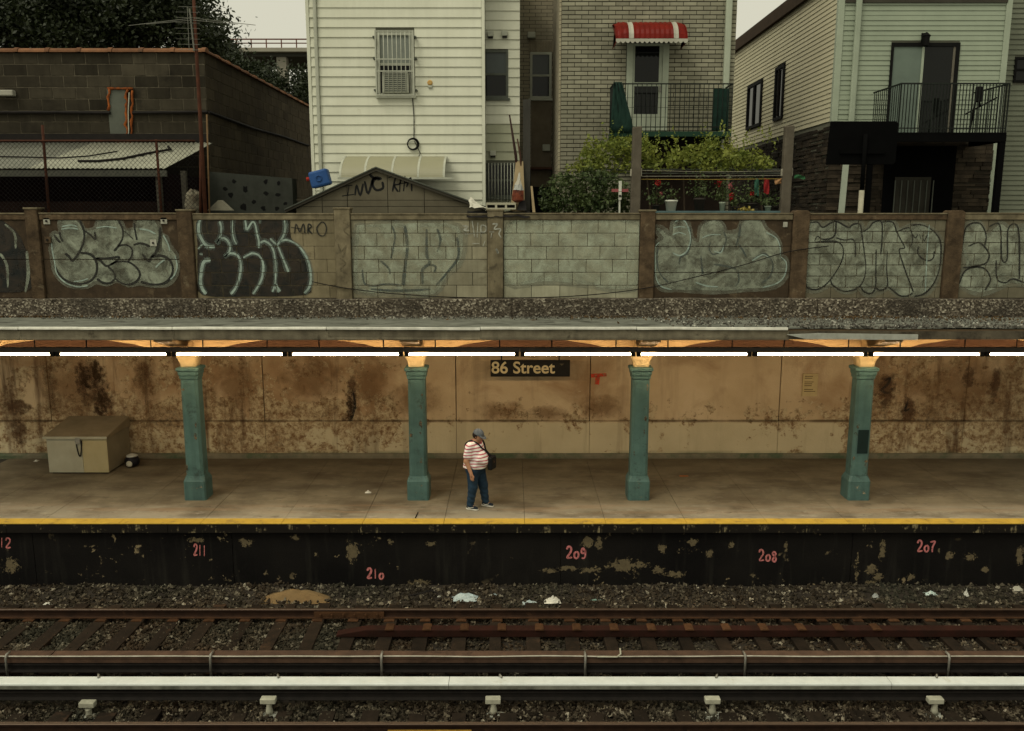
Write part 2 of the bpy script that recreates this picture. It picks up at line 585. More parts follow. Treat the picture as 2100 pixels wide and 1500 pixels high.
def track(label, yc, x0, x1, phase, n_shift=0):
    t = thing('railway_track', label, 'track', (0, yc, -1.46))
    x = x0 + phase
    r2 = random.Random(int(yc * 10))
    while x < x1:
        w = r2.uniform(.85, 1.12)
        tt = inst('tie', tie_me, (x + r2.uniform(-.03, .03), yc + r2.uniform(-.05, .05), ZT - .01 + r2.uniform(-.012, .004)), t, (0, 0, r2.uniform(-.02, .02)), (w, 1, 1))
        for s in (-1, 1):
            inst('tie_plate', plate_me, (x, yc + s * .755, ZT - .01), t)
        x += .635
    for s in (-1, 1):
        yr = yc + s * .755
        rail = MB().prism([(yr + a, ZT + .010 + b * .96) for a, b in RAIL], 'x', x0, x1).build('rail', m_rust, t)
        MB().prism([(yr - .073, ZT + .008), (yr + .073, ZT + .008), (yr + .073, ZT + .024), (yr + .03, ZT + .031), (yr - .03, ZT + .031), (yr - .073, ZT + .024)], 'x', x0, x1).build('rail_foot', m_foot, rail)
        MB().prism([(yr - .034, -1.1455), (yr + .034, -1.1455), (yr + .03, -1.141), (yr - .03, -1.141)], 'x', x0, x1).build('running_surface', m_head, rail)
    return t
trackA = track('rusty railway track of steel rails on timber ties below the platform', 13.375, XL, XR, .18)
trackB = track('railway track of dark ties with one rail, beyond the white cover board', 9.93, XL, XR, .35)
# bolted joint on the far rail, guard timber between the rails
j = G(715, 1262, -1.22)
fp = MB().box(j.x - .62, j.x + .62, 14.13 - .062, 14.13 - .04, -1.27, -1.175).build('joint_bar', m_plate, trackA)
for q in range(6):
    MB().tube([(j.x - .5 + q * .2, 14.13 - .10, -1.22), (j.x - .5 + q * .2, 14.13 - .06, -1.22)], .02, 6).build('bolt', m_plate, fp)
g0 = G(690, 1292, -1.2)
mb = MB()
mb.prism([(g0.x, -1.31), (XR, -1.31), (XR, -1.18), (g0.x + .5, -1.18), (g0.x, -1.27)], 'y', 13.42, 13.60)
mb.build('guard_timber', m_guard, trackA, bevel=.01)
for q in range(14):
    x = g0.x + .9 + q * .635
    if x < XR: inst('tie_plate', plate_me, (x, 13.51, -1.18), trackA, (0, 0, 0), (.8, .7, 1))

# ---------------------------------------------------------------- third rails with cover boards
m_brownboard = wm('old_board', (.105, .062, .040), (.055, .034, .024), 5, .85, .4, 30, .1, grime=(.035, .022, .015), gth=.57)
m_whiteboard = wm('cover_white', (.66, .69, .655), (.55, .575, .535), 2.2, .55, .15, 30, .03, streak=.15, grime=(.42, .41, .33), gth=.63)
m_edge = wm('cover_edge', (.22, .22, .18), (.07, .07, .055), 4, .7, .3, 40, .05)
m_galv = wm('galvanised', (.30, .29, .25), (.18, .17, .14), 8, .5, .2, 40, .1, metal=.5)
m_dark = wm('dark_steel', (.018, .015, .013), (.010, .009, .008), 6, .7, .2, 40, .05)
m_ins = wm('insulator', (.44, .43, .33), (.26, .25, .19), 8, .5, .2, 40, .12)
m_insfoot = wm('insulator_foot', (.42, .43, .37), (.22, .22, .18), 8, .7, .2, 40, .1)
def third_rail(label, yb0, yb1, zt, board_m, brackets, chairs, clips):
    yc = (yb0 + yb1) / 2
    t = thing('third_rail', label, 'third rail', (0, yc, -1.42))
    MB().prism([(yc - .05 + a * .9, -1.20 + b * .8) for a, b in RAIL], 'x', XL, XR).build('conductor_rail', m_dark, t)
    return t, yc
# old brown board of the far track
b0, b1 = G(500, 1347, -.95).y, G(500, 1336, -.95).y
t3, yc = third_rail('third rail under an old brown timber cover board with a pale cable along its edge', b0, b1, -.95, None, 0, 0, 0)
xs = [XL] + [A(x, 1345, b0).x for x in (100, 433, 783, 1200, 1527, 1944)] + [XR]
for i in range(len(xs) - 1):
    dz = random.uniform(-.006, .006)
    MB().box(xs[i] + .006, xs[i + 1] - .006, b0, b1 + .03, -.985 + dz, -.95 + dz).build('cover_board', m_brownboard, t3, bevel=.006)
MB().box(XL, XR, b0 + .01, b0 + .035, -1.06, -.99).build('board_edge', m_brownboard, t3)
pts = [(x, b0 - .005 + .004 * sin(x * 2.1), -.942 + .01 * mnoise.noise((x, 0, 0))) for x in np.arange(XL, XR, .3)]
MB().tube(pts, .011, 5).build('cable', wm('pale_cable', (.52, .50, .42), (.30, .28, .22), 5, .5, .1), t3, True)
hk = A(1265, 1346, b0)
MB().tube([(hk.x - .3, b0 - .02, -.94), (hk.x, b0 - .02, -.945), (hk.x + .06, b0 + .02, -.92), (hk.x + .06, b0 + .09, -.86)], .014, 6).build('cable_end', m_ins, t3, True)
for x in (15, 433, 783, 1200, 1527, 1944):
    p = A(x, 1348, b0)
    MB().tube([(p.x, b0 + .08, -.91), (p.x, b0 - .02, -.91), (p.x, b0 - .045, -.95), (p.x, b0 - .05, -1.28)], .019, 6).build('bracket', m_galv, t3, True)
# pipe between the two third rails
mb = MB(); py = G(500, 1373, -1.24).y
mb.tube([(XL, py, -1.27), (XR, py, -1.27)], .022, 6)
tag(mb.build('cable_pipe', wm('pipe', (.10, .09, .07), (.035, .03, .024), 3, .5, .2), smooth=True), 'thin dark conduit lying between the brown and white cover boards', 'pipe')
# new white board of the near track
w0, w1 = G(500, 1404, -.95).y, G(500, 1388, -.95).y
t4, yc4 = third_rail('third rail under a long white cover board with clips and insulators', w0, w1, -.95, None, 0, 0, 0)
xs = [XL, A(217 * 1, 1395, w0).x - 2.6, A(920, 1395, w0).x, A(1830, 1395, w0).x, XR]
for i in range(len(xs) - 1):
    mb = MB()
    mb.prism([(w0, -.952), (w0 + .02, -.938), (w1 - .02, -.938), (w1, -.955), (w1, -.975), (w0, -.975)], 'x', xs[i] + .004, xs[i + 1] - .004)
    cb = mb.build('cover_board', m_whiteboard, t4)
    MB().box(xs[i] + .004, xs[i + 1] - .004, w0 + .002, w0 + .03, -1.03, -.977).build('board_lip', m_edge, cb)
for x, yy_ in ((203, 1388), (570, 1388), (1025, 1388), (1470, 1388), (1920, 1388)):
    p = A(x, 1390, w1)
    s = -1 if x < 1050 else 1
    MB().tube([(p.x, w1 + .03, -.975), (p.x, w1 - .01, -.915), (p.x - s * .03, w1 - .07, -.925)], .016, 6).build('clip', m_galv, t4, True)
for x in (183, 553, 1012, 1460, 1915):
    p = G(x, 1469, -1.40)
    c = thing('rail_insulator', 'pale insulator sunk in the ballast with only its cap showing' if x == 183 else 'pale insulator pedestal standing in the ballast under the white cover board', 'insulator', (p.x, p.y, -1.40), 'insulators along the white cover board')
    low = -.10 if x == 183 else 0
    MB().lathe((p.x, p.y, -1.40 + low), [(.06, .04), (.05, .10), (.04, .16), (.045, .2), (.05, .225)], 10).build('pedestal', m_ins, c, True)
    MB().box(p.x - .115, p.x + .105, p.y - .055, p.y + .055, -1.185 + low * .6, -1.105 + low * .6).build('cap', m_ins, c, bevel=.012)
    MB().box(p.x - .10, p.x + .15, p.y - .07, p.y + .06, -1.42, -1.362 + low * .2).build('foot', m_insfoot, c, bevel=.01)
# yellow mark by the near rail
p0, p1 = G(797, 1495, -1.28), G(968, 1495, -1.28)
mb = MB(); mb.box(p0.x, p1.x, p0.y - .10, p0.y - .005, -1.40, -1.235)
tag(mb.build('yellow_marker', wm('marker_yellow', (.45, .26, .04), (.25, .13, .02), 8, .7, .2), loc=(p0.x, p0.y - .05, -1.40), bevel=.008), 'low yellow painted marker board beside the rail', 'marker')

# ================================================================ platform
PE = 15.32                                    # platform edge
YB = 19.72                                    # back wall under the canopy
k = NT('platform_concrete')
fx, fy, fz = k.xyz()
c0 = k.mix(k.ramp(k.noise(1.1, 6), [(.3, 0), (.7, 1)]), (.190, .158, .102), (.110, .090, .056))
skylit_wear = k.math('MULTIPLY', k.ramp(k.math('SUBTRACT', fy, 15.5), [(.15, 1), (.75, .55), (1, 0)]), k.ramp(k.noise(.8, 5), [(.3, .5), (.6, 1)]))  # paler edge: sky light painted into the concrete, along with some wear
c0 = k.mix(skylit_wear, c0, (.30, .27, .20))
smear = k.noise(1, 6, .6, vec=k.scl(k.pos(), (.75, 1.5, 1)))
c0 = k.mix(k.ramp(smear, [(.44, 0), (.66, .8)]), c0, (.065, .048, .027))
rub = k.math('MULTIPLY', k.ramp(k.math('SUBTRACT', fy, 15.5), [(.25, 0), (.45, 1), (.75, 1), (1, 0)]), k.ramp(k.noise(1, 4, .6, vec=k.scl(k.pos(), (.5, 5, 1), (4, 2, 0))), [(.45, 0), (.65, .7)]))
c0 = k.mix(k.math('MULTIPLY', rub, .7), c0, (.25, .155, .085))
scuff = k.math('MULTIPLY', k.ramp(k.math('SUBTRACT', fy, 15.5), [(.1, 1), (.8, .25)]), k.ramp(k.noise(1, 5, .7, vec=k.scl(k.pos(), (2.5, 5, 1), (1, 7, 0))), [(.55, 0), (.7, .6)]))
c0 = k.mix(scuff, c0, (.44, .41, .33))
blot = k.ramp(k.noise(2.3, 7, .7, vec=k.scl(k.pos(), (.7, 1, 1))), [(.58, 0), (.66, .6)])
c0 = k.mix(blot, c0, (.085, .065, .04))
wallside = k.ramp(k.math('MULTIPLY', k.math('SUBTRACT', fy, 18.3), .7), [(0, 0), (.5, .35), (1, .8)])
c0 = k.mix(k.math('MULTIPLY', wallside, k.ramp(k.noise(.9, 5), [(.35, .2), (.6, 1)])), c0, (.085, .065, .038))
gum = k.ramp(k.noise(9, 2, .5), [(.70, 0), (.73, .55)])
c0 = k.mix(gum, c0, (.05, .04, .03))
k.bump(k.noise(60, 4), .25, .01)
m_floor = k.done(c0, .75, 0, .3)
m_core = wm('platform_core', (.05, .045, .035), (.03, .027, .02), 3, .9, .3, 40, 0)
m_yellow = wm('edge_yellow', (.56, .37, .06), (.42, .27, .045), 4, .7, .2, 60, .06, grime=(.22, .155, .06), gth=.57, gscale=4)
plat = thing('platform', 'concrete station platform with a yellow edge', 'platform', (0, 17.5, -1.4), kind='structure')
MB().box(XL - 6, XR + 6, PE + .13, YB, -1.6, -.03).build('platform_core', m_core, plat)
k = NT('black_wall')                          # black painted platform face, paint fallen off in patches
f1 = k.noise(3.6, 8, .68, dist=.3)
xz = k.scl(k.pos(), (1, 1, 1.6))
f2 = k.noise(1.1, 3, .5, vec=k.scl(k.pos(), (.55, 1, .8), (3.2, 0, 0)))
hole = k.math('MULTIPLY', k.ramp(f1, [(.63, 0), (.655, 1)]), k.ramp(f2, [(.42, 0), (.54, 1)]))
colr = k.mix(k.ramp(k.noise(.6, 4), [(.35, 0), (.7, 1)]), (.0055, .005, .0048), (.012, .0105, .009))
stn = k.ramp(k.noise(1, 4, .6, vec=k.scl(k.pos(), (5, 5, .4))), [(.55, 0), (.8, .6)])
colr = k.mix(stn, colr, (.03, .028, .022))
colr = k.mix(hole, colr, k.mix(k.noise(7, 4), (.30, .24, .14), (.12, .085, .045)))
k.bump(k.math('SUBTRACT', k.noise(30, 4), hole), .4, .012)
m_black = k.done(colr, .8, 0, .06)
xs = [XL - 4, A(65, 1150, PE).x, A(345, 1150, PE).x + 1.2, A(1150, 1150, PE).x, A(1750, 1150, PE).x, XR + 4]
for i in range(len(xs) - 1):
    MB().box(xs[i] + .006, xs[i + 1] - .006, PE + .10, PE + .16, -1.6, -.18).build('face_panel', m_black, plat)
m_rub = NT('rub_board')
k = m_rub
hole = k.ramp(k.noise(3.2, 8, .7), [(.55, 0), (.62, 1)])
bars = k.ramp(k.noise(1, 2, .5, vec=k.scl(k.pos(), (26, 1, 1))), [(.45, 0), (.55, 1)])
m_rub = k.done(k.mix(k.math('MULTIPLY', hole, bars), (.012, .010, .008), (.20, .165, .09)), .85, 0, .08)
xs = np.arange(XL - 2, XR + 2.01, 3.05)
for i in range(len(xs) - 1):
    MB().box(xs[i] + .005, xs[i + 1] - .005, PE + .004, PE + .10, -.185, -.016).build('rubbing_board', m_rub, plat)
m_line = wm('edge_concrete', (.36, .33, .26), (.26, .235, .18), 2, .8, .2, 60, .06)
sx = -12.0
while sx < 12:
    w = 1.53
    MB().box(sx + .003, sx + w - .003, PE, PE + .27, -.014, .004).build('edge_strip', m_yellow, plat, bevel=.004)
    MB().box(sx + .003, sx + w - .003, PE + .273, PE + .30, -.05, .001).build('floor_slab', m_line, plat)
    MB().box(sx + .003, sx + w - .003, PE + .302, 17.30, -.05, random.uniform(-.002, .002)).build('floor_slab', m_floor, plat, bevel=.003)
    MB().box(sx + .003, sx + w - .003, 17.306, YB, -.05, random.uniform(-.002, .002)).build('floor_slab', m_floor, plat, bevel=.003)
    sx += w
# pink survey numbers on the black face
m_pink = paint('pink_chalk', (.62, .20, .20), .62, (.5, .17, .15), 30, .2)
DIG = {'2': [[(.05, .25), (.2, .02), (.55, .0), (.8, .2), (.65, .5), (.1, .98), (.95, .95)]],
       '1': [[(.45, 0), (.45, 1)]], 'i': [[(.4, .25), (.38, 1)]],
       '0': [[(.5, .4), (.15, .6), (.2, .9), (.55, 1), (.85, .8), (.8, .5), (.5, .4)]],
       '7': [[(.05, .05), (.9, .0), (.5, .45), (.35, 1)]],
       '8': [[(.75, .2), (.4, .1), (.2, .3), (.75, .7), (.7, .95), (.35, 1), (.2, .8), (.7, .4), (.75, .2)]],
       '9': [[(.8, .35), (.5, .05), (.2, .25), (.3, .5), (.75, .45), (.85, .2), (.85, .7), (.6, .95), (.2, .9)]]}
for txt, cx, cy, h, w in (('212', 5, 1112, 20, 13), ('211', 411, 1128, 22, 9), ('210', 771, 1176, 20, 12), ('209', 1183, 1133, 23, 14), ('208', 1576, 1139, 22, 13), ('207', 1901, 1120, 22, 13)):
    mb = MB()
    for i, ch in enumerate(txt):
        for st in DIG[ch]:
            pts = [(cx + (i - 1.5) * w + u * w * .86, cy - h / 2 + v * h + i * 1.0) for u, v in st]
            paint_on(mb, ribbon(curve(px2(pts, PE + .096), 4), .032), PE + .096)
    n = mb.build('painted_number', m_pink, plat)
    n['label'] = 'pink hand painted number ' + txt

# ---------------------------------------------------------------- back wall under the canopy
k = NT('peeling_paint')
X, Yc, Z = k.xyz()
p1 = k.noise(1.5, 10, .68, dist=.5)
p2 = k.noise(5.5, 8, .75, dist=.3)
pm = k.math('ADD', k.math('MULTIPLY', p1, .6), k.math('MULTIPLY', p2, .4))
xr = k.math('MULTIPLY_ADD', X, 1 / 26.0, .5)                   # how badly each stretch of wall peels
bad = k.ramp(xr, [(.0, .14), (.08, .13), (.14, .15), (.20, .13), (.30, .14), (.38, .10), (.42, .0), (.50, .035), (.60, .04), (.68, .0), (.79, .02), (.83, .14), (1, .15)])
def band(lo, mid, hi):
    return k.ramp(k.math('MULTIPLY', Z, 1 / 3.5), [(0, lo), (.2, mid), (.30, hi), (.42, mid), (.6, lo), (1, lo)])
zb = k.ramp(k.math('MULTIPLY', Z, 1 / 3.5), [(0, .07), (.1, .05), (.2, .07), (.27, .12), (.36, .09), (.5, -.01), (.75, -.03), (1, .02)])
sc_ = k.math('ADD', pm, k.math('ADD', bad, zb))
flake = k.ramp(sc_, [(.645, 0), (.665, 1)])
deep = k.ramp(sc_, [(.72, 0), (.78, 1)])
paintc = k.mix(k.ramp(k.noise(.8, 4), [(.35, 0), (.7, 1)]), (.56, .425, .26), (.46, .335, .19))
soft = k.ramp(k.math('ADD', k.noise(.75, 5, .6, dist=.6), k.math('MULTIPLY', bad, .9)), [(.50, 0), (.72, .85)])
paintc = k.mix(soft, paintc, (.28, .165, .078))
lower = k.ramp(k.math('MULTIPLY', Z, 1 / 3.5), [(.24, 1), (.262, 0)])
paintc = k.mix(lower, paintc, k.mix(k.noise(1.3, 4), (.58, .49, .31), (.41, .335, .205)))
under = k.mix(k.ramp(k.noise(7, 7, .75), [(.40, 0), (.58, 1)]), (.165, .088, .037), (.48, .38, .225))
col = k.mix(flake, paintc, under)
col = k.mix(k.math('MULTIPLY', deep, .7), col, k.mix(k.ramp(k.noise(11, 6, .75), [(.4, 0), (.6, 1)]), (.05, .026, .012), (.34, .23, .12)))
stv = k.ramp(k.noise(1, 6, .65, vec=k.scl(k.pos(), (2.6, 2.6, .28))), [(.52, 0), (.70, 1)])
col = k.mix(k.math('MULTIPLY', stv, k.math('MULTIPLY_ADD', bad, 6.0, .12)), col, (.07, .032, .013))
crack = k.math('MULTIPLY', k.ramp(k.math('ABSOLUTE', k.math('SUBTRACT', Z, .91)), [(.0, 1), (.05, 0)]), k.ramp(k.noise(1.6, 5), [(.4, 0), (.6, .9)]))
col = k.mix(crack, col, (.05, .028, .012))
moss = k.math('MULTIPLY', k.ramp(k.math('MULTIPLY', Z, 1.0), [(.06, 0), (.10, 1), (.2, 0)]), k.ramp(k.noise(.9, 3), [(.45, 0), (.6, .8)]))
col = k.mix(moss, col, (.085, .11, .06))
k.bump(k.math('MULTIPLY_ADD', flake, -.6, k.noise(25, 4)), .5, .012)
m_peel = k.done(col, .8, 0, .2)
m_groove = wm('groove', (.05, .03, .014), (.03, .018, .009), 5, .95, .2)
wall = thing('retaining_wall', 'peeling tan painted concrete wall along the back of the platform', 'wall', (0, YB, 0))
MB().box(-17, 17, YB + .04, YB + .5, -.2, 3.36).build('backing', m_groove, wall)
jx = [-17, -12.8] + [A(x, 800, YB).x for x in (100, 540, 935, 1210, 1600)] + [A(1600, 800, YB).x + 4.4, 14.5, 17]
for i in range(len(jx) - 1):
    MB().box(jx[i] + .010, jx[i + 1] - .010, YB, YB + .06, .915, 3.36).build('wall_panel', m_peel, wall, bevel=.006)
    MB().box(jx[i] + .004, jx[i + 1] - .004, YB - .012, YB + .06, .12, .90).build('wall_panel', m_peel, wall, bevel=.006)
m_curb = wm('wall_foot', (.20, .17, .115), (.12, .11, .075), 2.5, .85, .4, 40, 0, grime=(.075, .095, .055), gth=.5, gscale=.8)
MB().prism([(YB - .05, -.02), (YB - .05, .07), (YB - .012, .115), (YB + .05, .115), (YB + .05, -.02)], 'x', -17, 17).build('wall_foot', m_curb, wall)
m_redp = paint('red_paint', (.55, .05, .02), .55, None, 14, .15)
mb = MB()
paint_on(mb, ribbon(px2([(1212, 771), (1244, 769)], YB - .004), .15) + ribbon(px2([(1226, 772), (1224, 789)], YB - .004), .16), YB - .004)
mb.build('red_mark', m_redp, wall)
def blotches(name, mat, items, Y, parent, seed):
    r = random.Random(seed); V = []; F_ = []; C = []
    for cx, cy, rx, ry in items:
        y = Y(cy) if callable(Y) else Y
        c = A(cx, cy, y); sx = A(cx + rx, cy, y).x - c.x; sz = abs(A(cx, cy - ry, y).z - c.z)
        b = len(V); n = 18
        V.append((c.x, y, c.z)); C.append(1.0)
        for ring, cv in ((.5, .62), (1.0, .3), (1.6, -.35)):
            for q in range(n):
                a = 2 * pi * q / n
                V.append((c.x + sx * ring * cos(a), y, c.z + sz * ring * sin(a))); C.append(cv)
        for q in range(n):
            p = (q + 1) % n
            F_.append((b, b + 1 + q, b + 1 + p))
            for g in range(2):
                o_ = b + 1 + g * n
                F_.append((o_ + q, o_ + n + q, o_ + n + p, o_ + p))
    me = bpy.data.meshes.new(name); off = ORG[parent.name]
    me.from_pydata([(x - off.x, y - off.y, z - off.z) for x, y, z in V], [], F_)
    at = me.attributes.new('cov', 'FLOAT', 'POINT'); at.data.foreach_set('value', C)
    me.materials.append(mat)
    o = bpy.data.objects.new(name, me); link(o, parent); o['kind'] = 'stuff'
    return o
m_stain = soft_paint('water_stain', (.040, .018, .009), (.16, .085, .038), 6.5, 2.2, .22, .65)
m_stain2 = soft_paint('damp_stain', (.15, .07, .026), (.28, .165, .075), 3.0, 1.9, .36, .5)
m_bare = soft_paint('bare_concrete', (.21, .165, .09), (.035, .026, .016), 13, 3.4, .09, .9)
yst = lambda cy: YB - (.0155 if cy > 872 else .003)
blotches('dark_stain', m_stain, ((200, 800, 22, 58), (185, 770, 30, 28), (212, 830, 18, 34), (170, 785, 14, 45), (722, 815, 10, 46), (712, 870, 16, 22), (718, 842, 7, 30), (1820, 800, 16, 34), (1862, 850, 14, 36), (1985, 775, 12, 20), (2040, 790, 9, 34), (35, 835, 28, 14), (40, 885, 16, 26)), yst, wall, 1)
blotches('damp_stain', m_stain2, ((100, 800, 14, 62), (300, 800, 26, 62), (150, 800, 60, 60), (290, 770, 14, 40), (480, 790, 40, 48), (640, 780, 60, 45), (760, 790, 34, 50), (1030, 845, 48, 18), (1120, 848, 40, 14), (1230, 835, 40, 22), (1960, 800, 150, 55), (1800, 790, 26, 50), (850, 820, 50, 30)), YB - .0022, wall, 2)
blotches('bare_patch', m_bare, ((1286, 1160, 38, 13), (1210, 1170, 22, 6), (1128, 1170, 18, 5), (1165, 1166, 22, 5), (1350, 1170, 10, 9), (1385, 1178, 24, 6), (862, 1198, 28, 8), (722, 1132, 12, 22), (400, 1108, 14, 6), (504, 1112, 12, 9), (605, 1102, 10, 5), (1205, 1112, 12, 10), (1228, 1115, 8, 12), (1358, 1122, 8, 12), (1422, 1112, 10, 8), (1456, 1136, 8, 10), (1612, 1122, 4, 10), (1758, 1150, 4, 16), (1757, 1178, 4, 12), (1786, 1168, 12, 10), (1800, 1184, 12, 8), (1790, 1195, 14, 5), (1810, 1130, 8, 18), (1948, 1140, 10, 8), (1990, 1142, 12, 8), (2020, 1168, 7, 5), (2092, 1140, 8, 20), (22, 1160, 18, 16), (800, 1112, 6, 6), (882, 1116, 10, 5), (648, 1138, 5, 5), (1500, 1118, 6, 8), (1870, 1185, 8, 7), (1925, 1130, 3, 6)), PE + .0965, plat, 3)
m_blk = paint('black_mark', (.02, .018, .015), .5, None, 16, .15)
mb = MB()
for st in ([(1812, 782), (1826, 776), (1818, 792), (1808, 800), (1822, 806), (1830, 796)], [(1862, 822), (1856, 842), (1866, 838)], [(1138, 880), (1142, 890), (1152, 880)], [(722, 800), (728, 830), (720, 862), (716, 882)]):
    paint_on(mb, ribbon(curve(px2(st, YB - .0035), 4), .055), YB - .0035)
mb.build('black_scrawl', m_blk, wall)

# ---------------------------------------------------------------- canopy
m_roof = wm('roof_felt', (.22, .225, .185), (.09, .092, .074), 2.4, .85, .6, 30, 0, grime=(.035, .032, .025), gth=.54, gscale=1.6, streak=.3)
m_fascia = wm('fascia_concrete', (.21, .185, .125), (.10, .085, .058), 3.2, .9, .5, 35, .2, streak=.55, grime=(.045, .036, .024), gth=.58, gscale=2.5)
m_flash = wm('flashing_metal', (.78, .77, .67), (.50, .49, .41), 4, .5, .3, 30, .15, streak=.25, grime=(.16, .145, .11), gth=.65, gscale=3)
m_fasbrk = wm('fascia_broken', (.13, .11, .075), (.05, .042, .03), 3.5, .9, .6, 25, .1, grime=(.025, .02, .014), gth=.54, gscale=2.2)
m_beam = wm('beam_tan', (.33, .225, .11), (.24, .155, .07), 2.2, .7, .25, 40, .05, grime=(.13, .07, .03), gth=.60)
m_ceil = wm('canopy_soffit', (.12, .085, .05), (.07, .048, .028), 2, .9, .3, 30, 0)
can = thing('platform_canopy', 'flat concrete canopy roof with metal flashing over the platform', 'canopy', (0, 16.85, 0))
RF, RB = 15.50, YB - .02
zf, zb_ = 3.70, 3.40
mb = MB()
gx = np.arange(-13.5, 13.51, .45); gy = np.linspace(RF + .02, RB, 12)
vt = []
for y in gy:
    for x in gx:
        t = (y - RF) / (RB - RF)
        vt.append((x, y, zf - .02 + (zb_ - zf) * t + .025 * mnoise.noise((x * .9, y * .9, 1.7)) * (1 if 0 < t < .98 else 0)))
nx = len(gx)
mb.add(vt, [(j * nx + i, j * nx + i + 1, (j + 1) * nx + i + 1, (j + 1) * nx + i) for j in range(len(gy) - 1) for i in range(nx - 1)])
mb.build('roof_surface', m_roof, can)
mb = MB(); mb.prism([(RF + .03, 3.49), (RF + .03, 3.66), (RB, 3.37), (RB, 3.2), (17.2, 3.40)], 'x', -13.5, 13.5)
mb.build('roof_slab', m_ceil, can)
xj = [-13.5] + [A(x, 685, RF).x for x in (40, 355, 670, 985, 1305, 1615)] + [A(1615, 685, RF).x + .02, 13.5]
for i in range(len(xj) - 1):
    if xj[i + 1] - xj[i] < .1: continue
    broken = i == len(xj) - 2
    mbx = MB()
    n = 24; top = []; x0, x1 = xj[i] + .006, xj[i + 1] - .006
    for q in range(n + 1):
        x = x0 + (x1 - x0) * q / n
        dz = (.035 * mnoise.noise((x * 1.3, 4, 0)) - .03) if broken else .008 * mnoise.noise((x, 7, 0))
        top.append((x, 3.66 + dz))
    m_use = m_fasbrk if broken else m_fascia
    poly = [(x0, 3.465 + (.03 if broken else 0)), (x1, 3.465 + (.03 if broken else 0))] + top[::-1]
    mbx.prism(poly, 'y', RF, RF + .06)
    fo = mbx.build('fascia', m_use, can)
    MB().box(x0, x1, RF - .012, RF - .001, 3.478, 3.515).build('drip_edge', m_use, can)
    if not broken:
        mbx = MB()
        sec = [(RF - .035, 3.668), (RF - .02, 3.664), (RF + .01, 3.672), (RF + .02, 3.690), (RF + .07, 3.692), (RF + .07, 3.700), (RF + .0, 3.712), (RF - .03, 3.704)]
        rings = []
        for q in range(n + 1):
            x = x0 + (x1 - x0) * q / n
            dz = .006 * mnoise.noise((x * 1.5, 2, i)) + (-.012 if i in (3, 5) else 0) * (q / n)
            rings.append([(x, a, b + dz) for a, b in sec])
        mbx.loft(rings).build('flashing', m_flash, can)
        MB().box(x1 - .02, x1 + .03, RF - .006, RF + .03, 3.47, 3.63).build('joint_strip', m_fascia, can)
# loose pale board hanging over the broken edge
x0, x1 = A(1612, 692, RF).x, A(1880, 692, RF).x
MB().prism([(x0, 3.575), (x0 + .35, 3.49), (x1, 3.475), (x1, 3.575), (x0 + .6, 3.60)], 'y', RF - .05, RF - .02).build('loose_board', wm('loose_pale', (.42, .43, .37), (.25, .25, .21), 4, .7, .3, 30, 0, streak=.3), can)
# longitudinal beam with haunches over each column
YC = 16.85
COLX = [-10.95 - .0, -6.45, -1.91, 2.58, 7.06, 11.56]
for i, cx in enumerate(COLX):
    prof = [(cx - 2.26, 3.45), (cx - 2.26, 3.34), (cx - 1.55, 3.30), (cx - 1.0, 3.22), (cx - .70, 3.14), (cx + .70, 3.14), (cx + 1.0, 3.22), (cx + 1.55, 3.30), (cx + 2.22, 3.34), (cx + 2.22, 3.45)]
    MB().prism(prof, 'y', YC - .22, YC + .22).build('haunched_beam', m_beam, can)
    MB().prism([(YC - .22, 3.40), (YC + .22, 3.40), (YB - .1, 3.34), (YB - .1, 3.20), (YC + .2, 3.13), (YC - .2, 3.13), (RF + .1, 3.42), (RF + .1, 3.49)], 'x', cx - .17, cx + .17).build('cross_beam', m_beam, can)
m_gird = wm('girder_brown', (.11, .055, .03), (.07, .036, .02), 2, .8, .2, 30, .05)
for i, cx in enumerate(COLX[:-1]):
    MB().box(cx + .175, COLX[i + 1] - .175, YC + .25, YC + .40, 3.06, 3.40).build('girder', m_gird, can)  # added brown girders that hide the bright back wall between the haunches
# dead leaves and grit on the roof
m_dead = wm('dead_leaf', (.13, .075, .03), (.045, .035, .02), 9, .9, 0, 20, 0)
mb = MB(); r3 = np.random.default_rng(21)
P = []
for cx, w, n, dy in ((400, 260, 300, .35), (110, 160, 200, .3), (1750, 190, 420, .8), (1220, 90, 160, .5), (1500, 600, 240, 1.6), (1950, 200, 240, 2.0), (700, 500, 70, .8)):
    for q in range(n):
        px = cx + r3.normal() * w * .3
        y = RB - abs(r3.normal()) * dy * .6 - .02
        x = A(px, 652, RB).x
        t = (y - RF) / (RB - RF)
        if y > RF + .1: P.append((x, y, zf - .02 + (zb_ - zf) * t + .03))
leaves(mb, P, .034, r3, .3)
rz = lambda x, y: zf - .02 + (zb_ - zf) * (y - RF) / (RB - RF) + .012
Va, Fa = stones(1500, 3.0, 10.5, RF + .3, RB, rz, .008, .032, 12)
Vb, Fb = stones(1500, -10.5, 3.0, RB - .9, RB, rz, .008, .022, 13)
Vc, Fc_ = stones(420, 5.3, 10.5, RF + .03, RF + .3, rz, .012, .04, 14)
k = NT('roof_rubble')
vo = k.n('ShaderNodeTexVoronoi'); k.set(vo.inputs['Vector'], k.pos()); vo.inputs['Scale'].default_value = 9
so = k.n('ShaderNodeSeparateColor'); k.set(so.inputs[0], vo.outputs['Color'])
m_rub2 = k.done(k.ramp(so.outputs[0], [(0, (.03, .026, .02)), (.5, (.085, .078, .06)), (.85, (.16, .15, .12)), (1, (.45, .44, .37))]), .9)
o = np_obj('roof_rubble', np.concatenate([Va, Vb, Vc]), np.concatenate([Fa, Fb + len(Va), Fc_ + len(Va) + len(Vb)]), m_rub2)
tag(o, 'crumbled grit and broken pieces strewn over the canopy roof', 'rubble', kind='stuff')
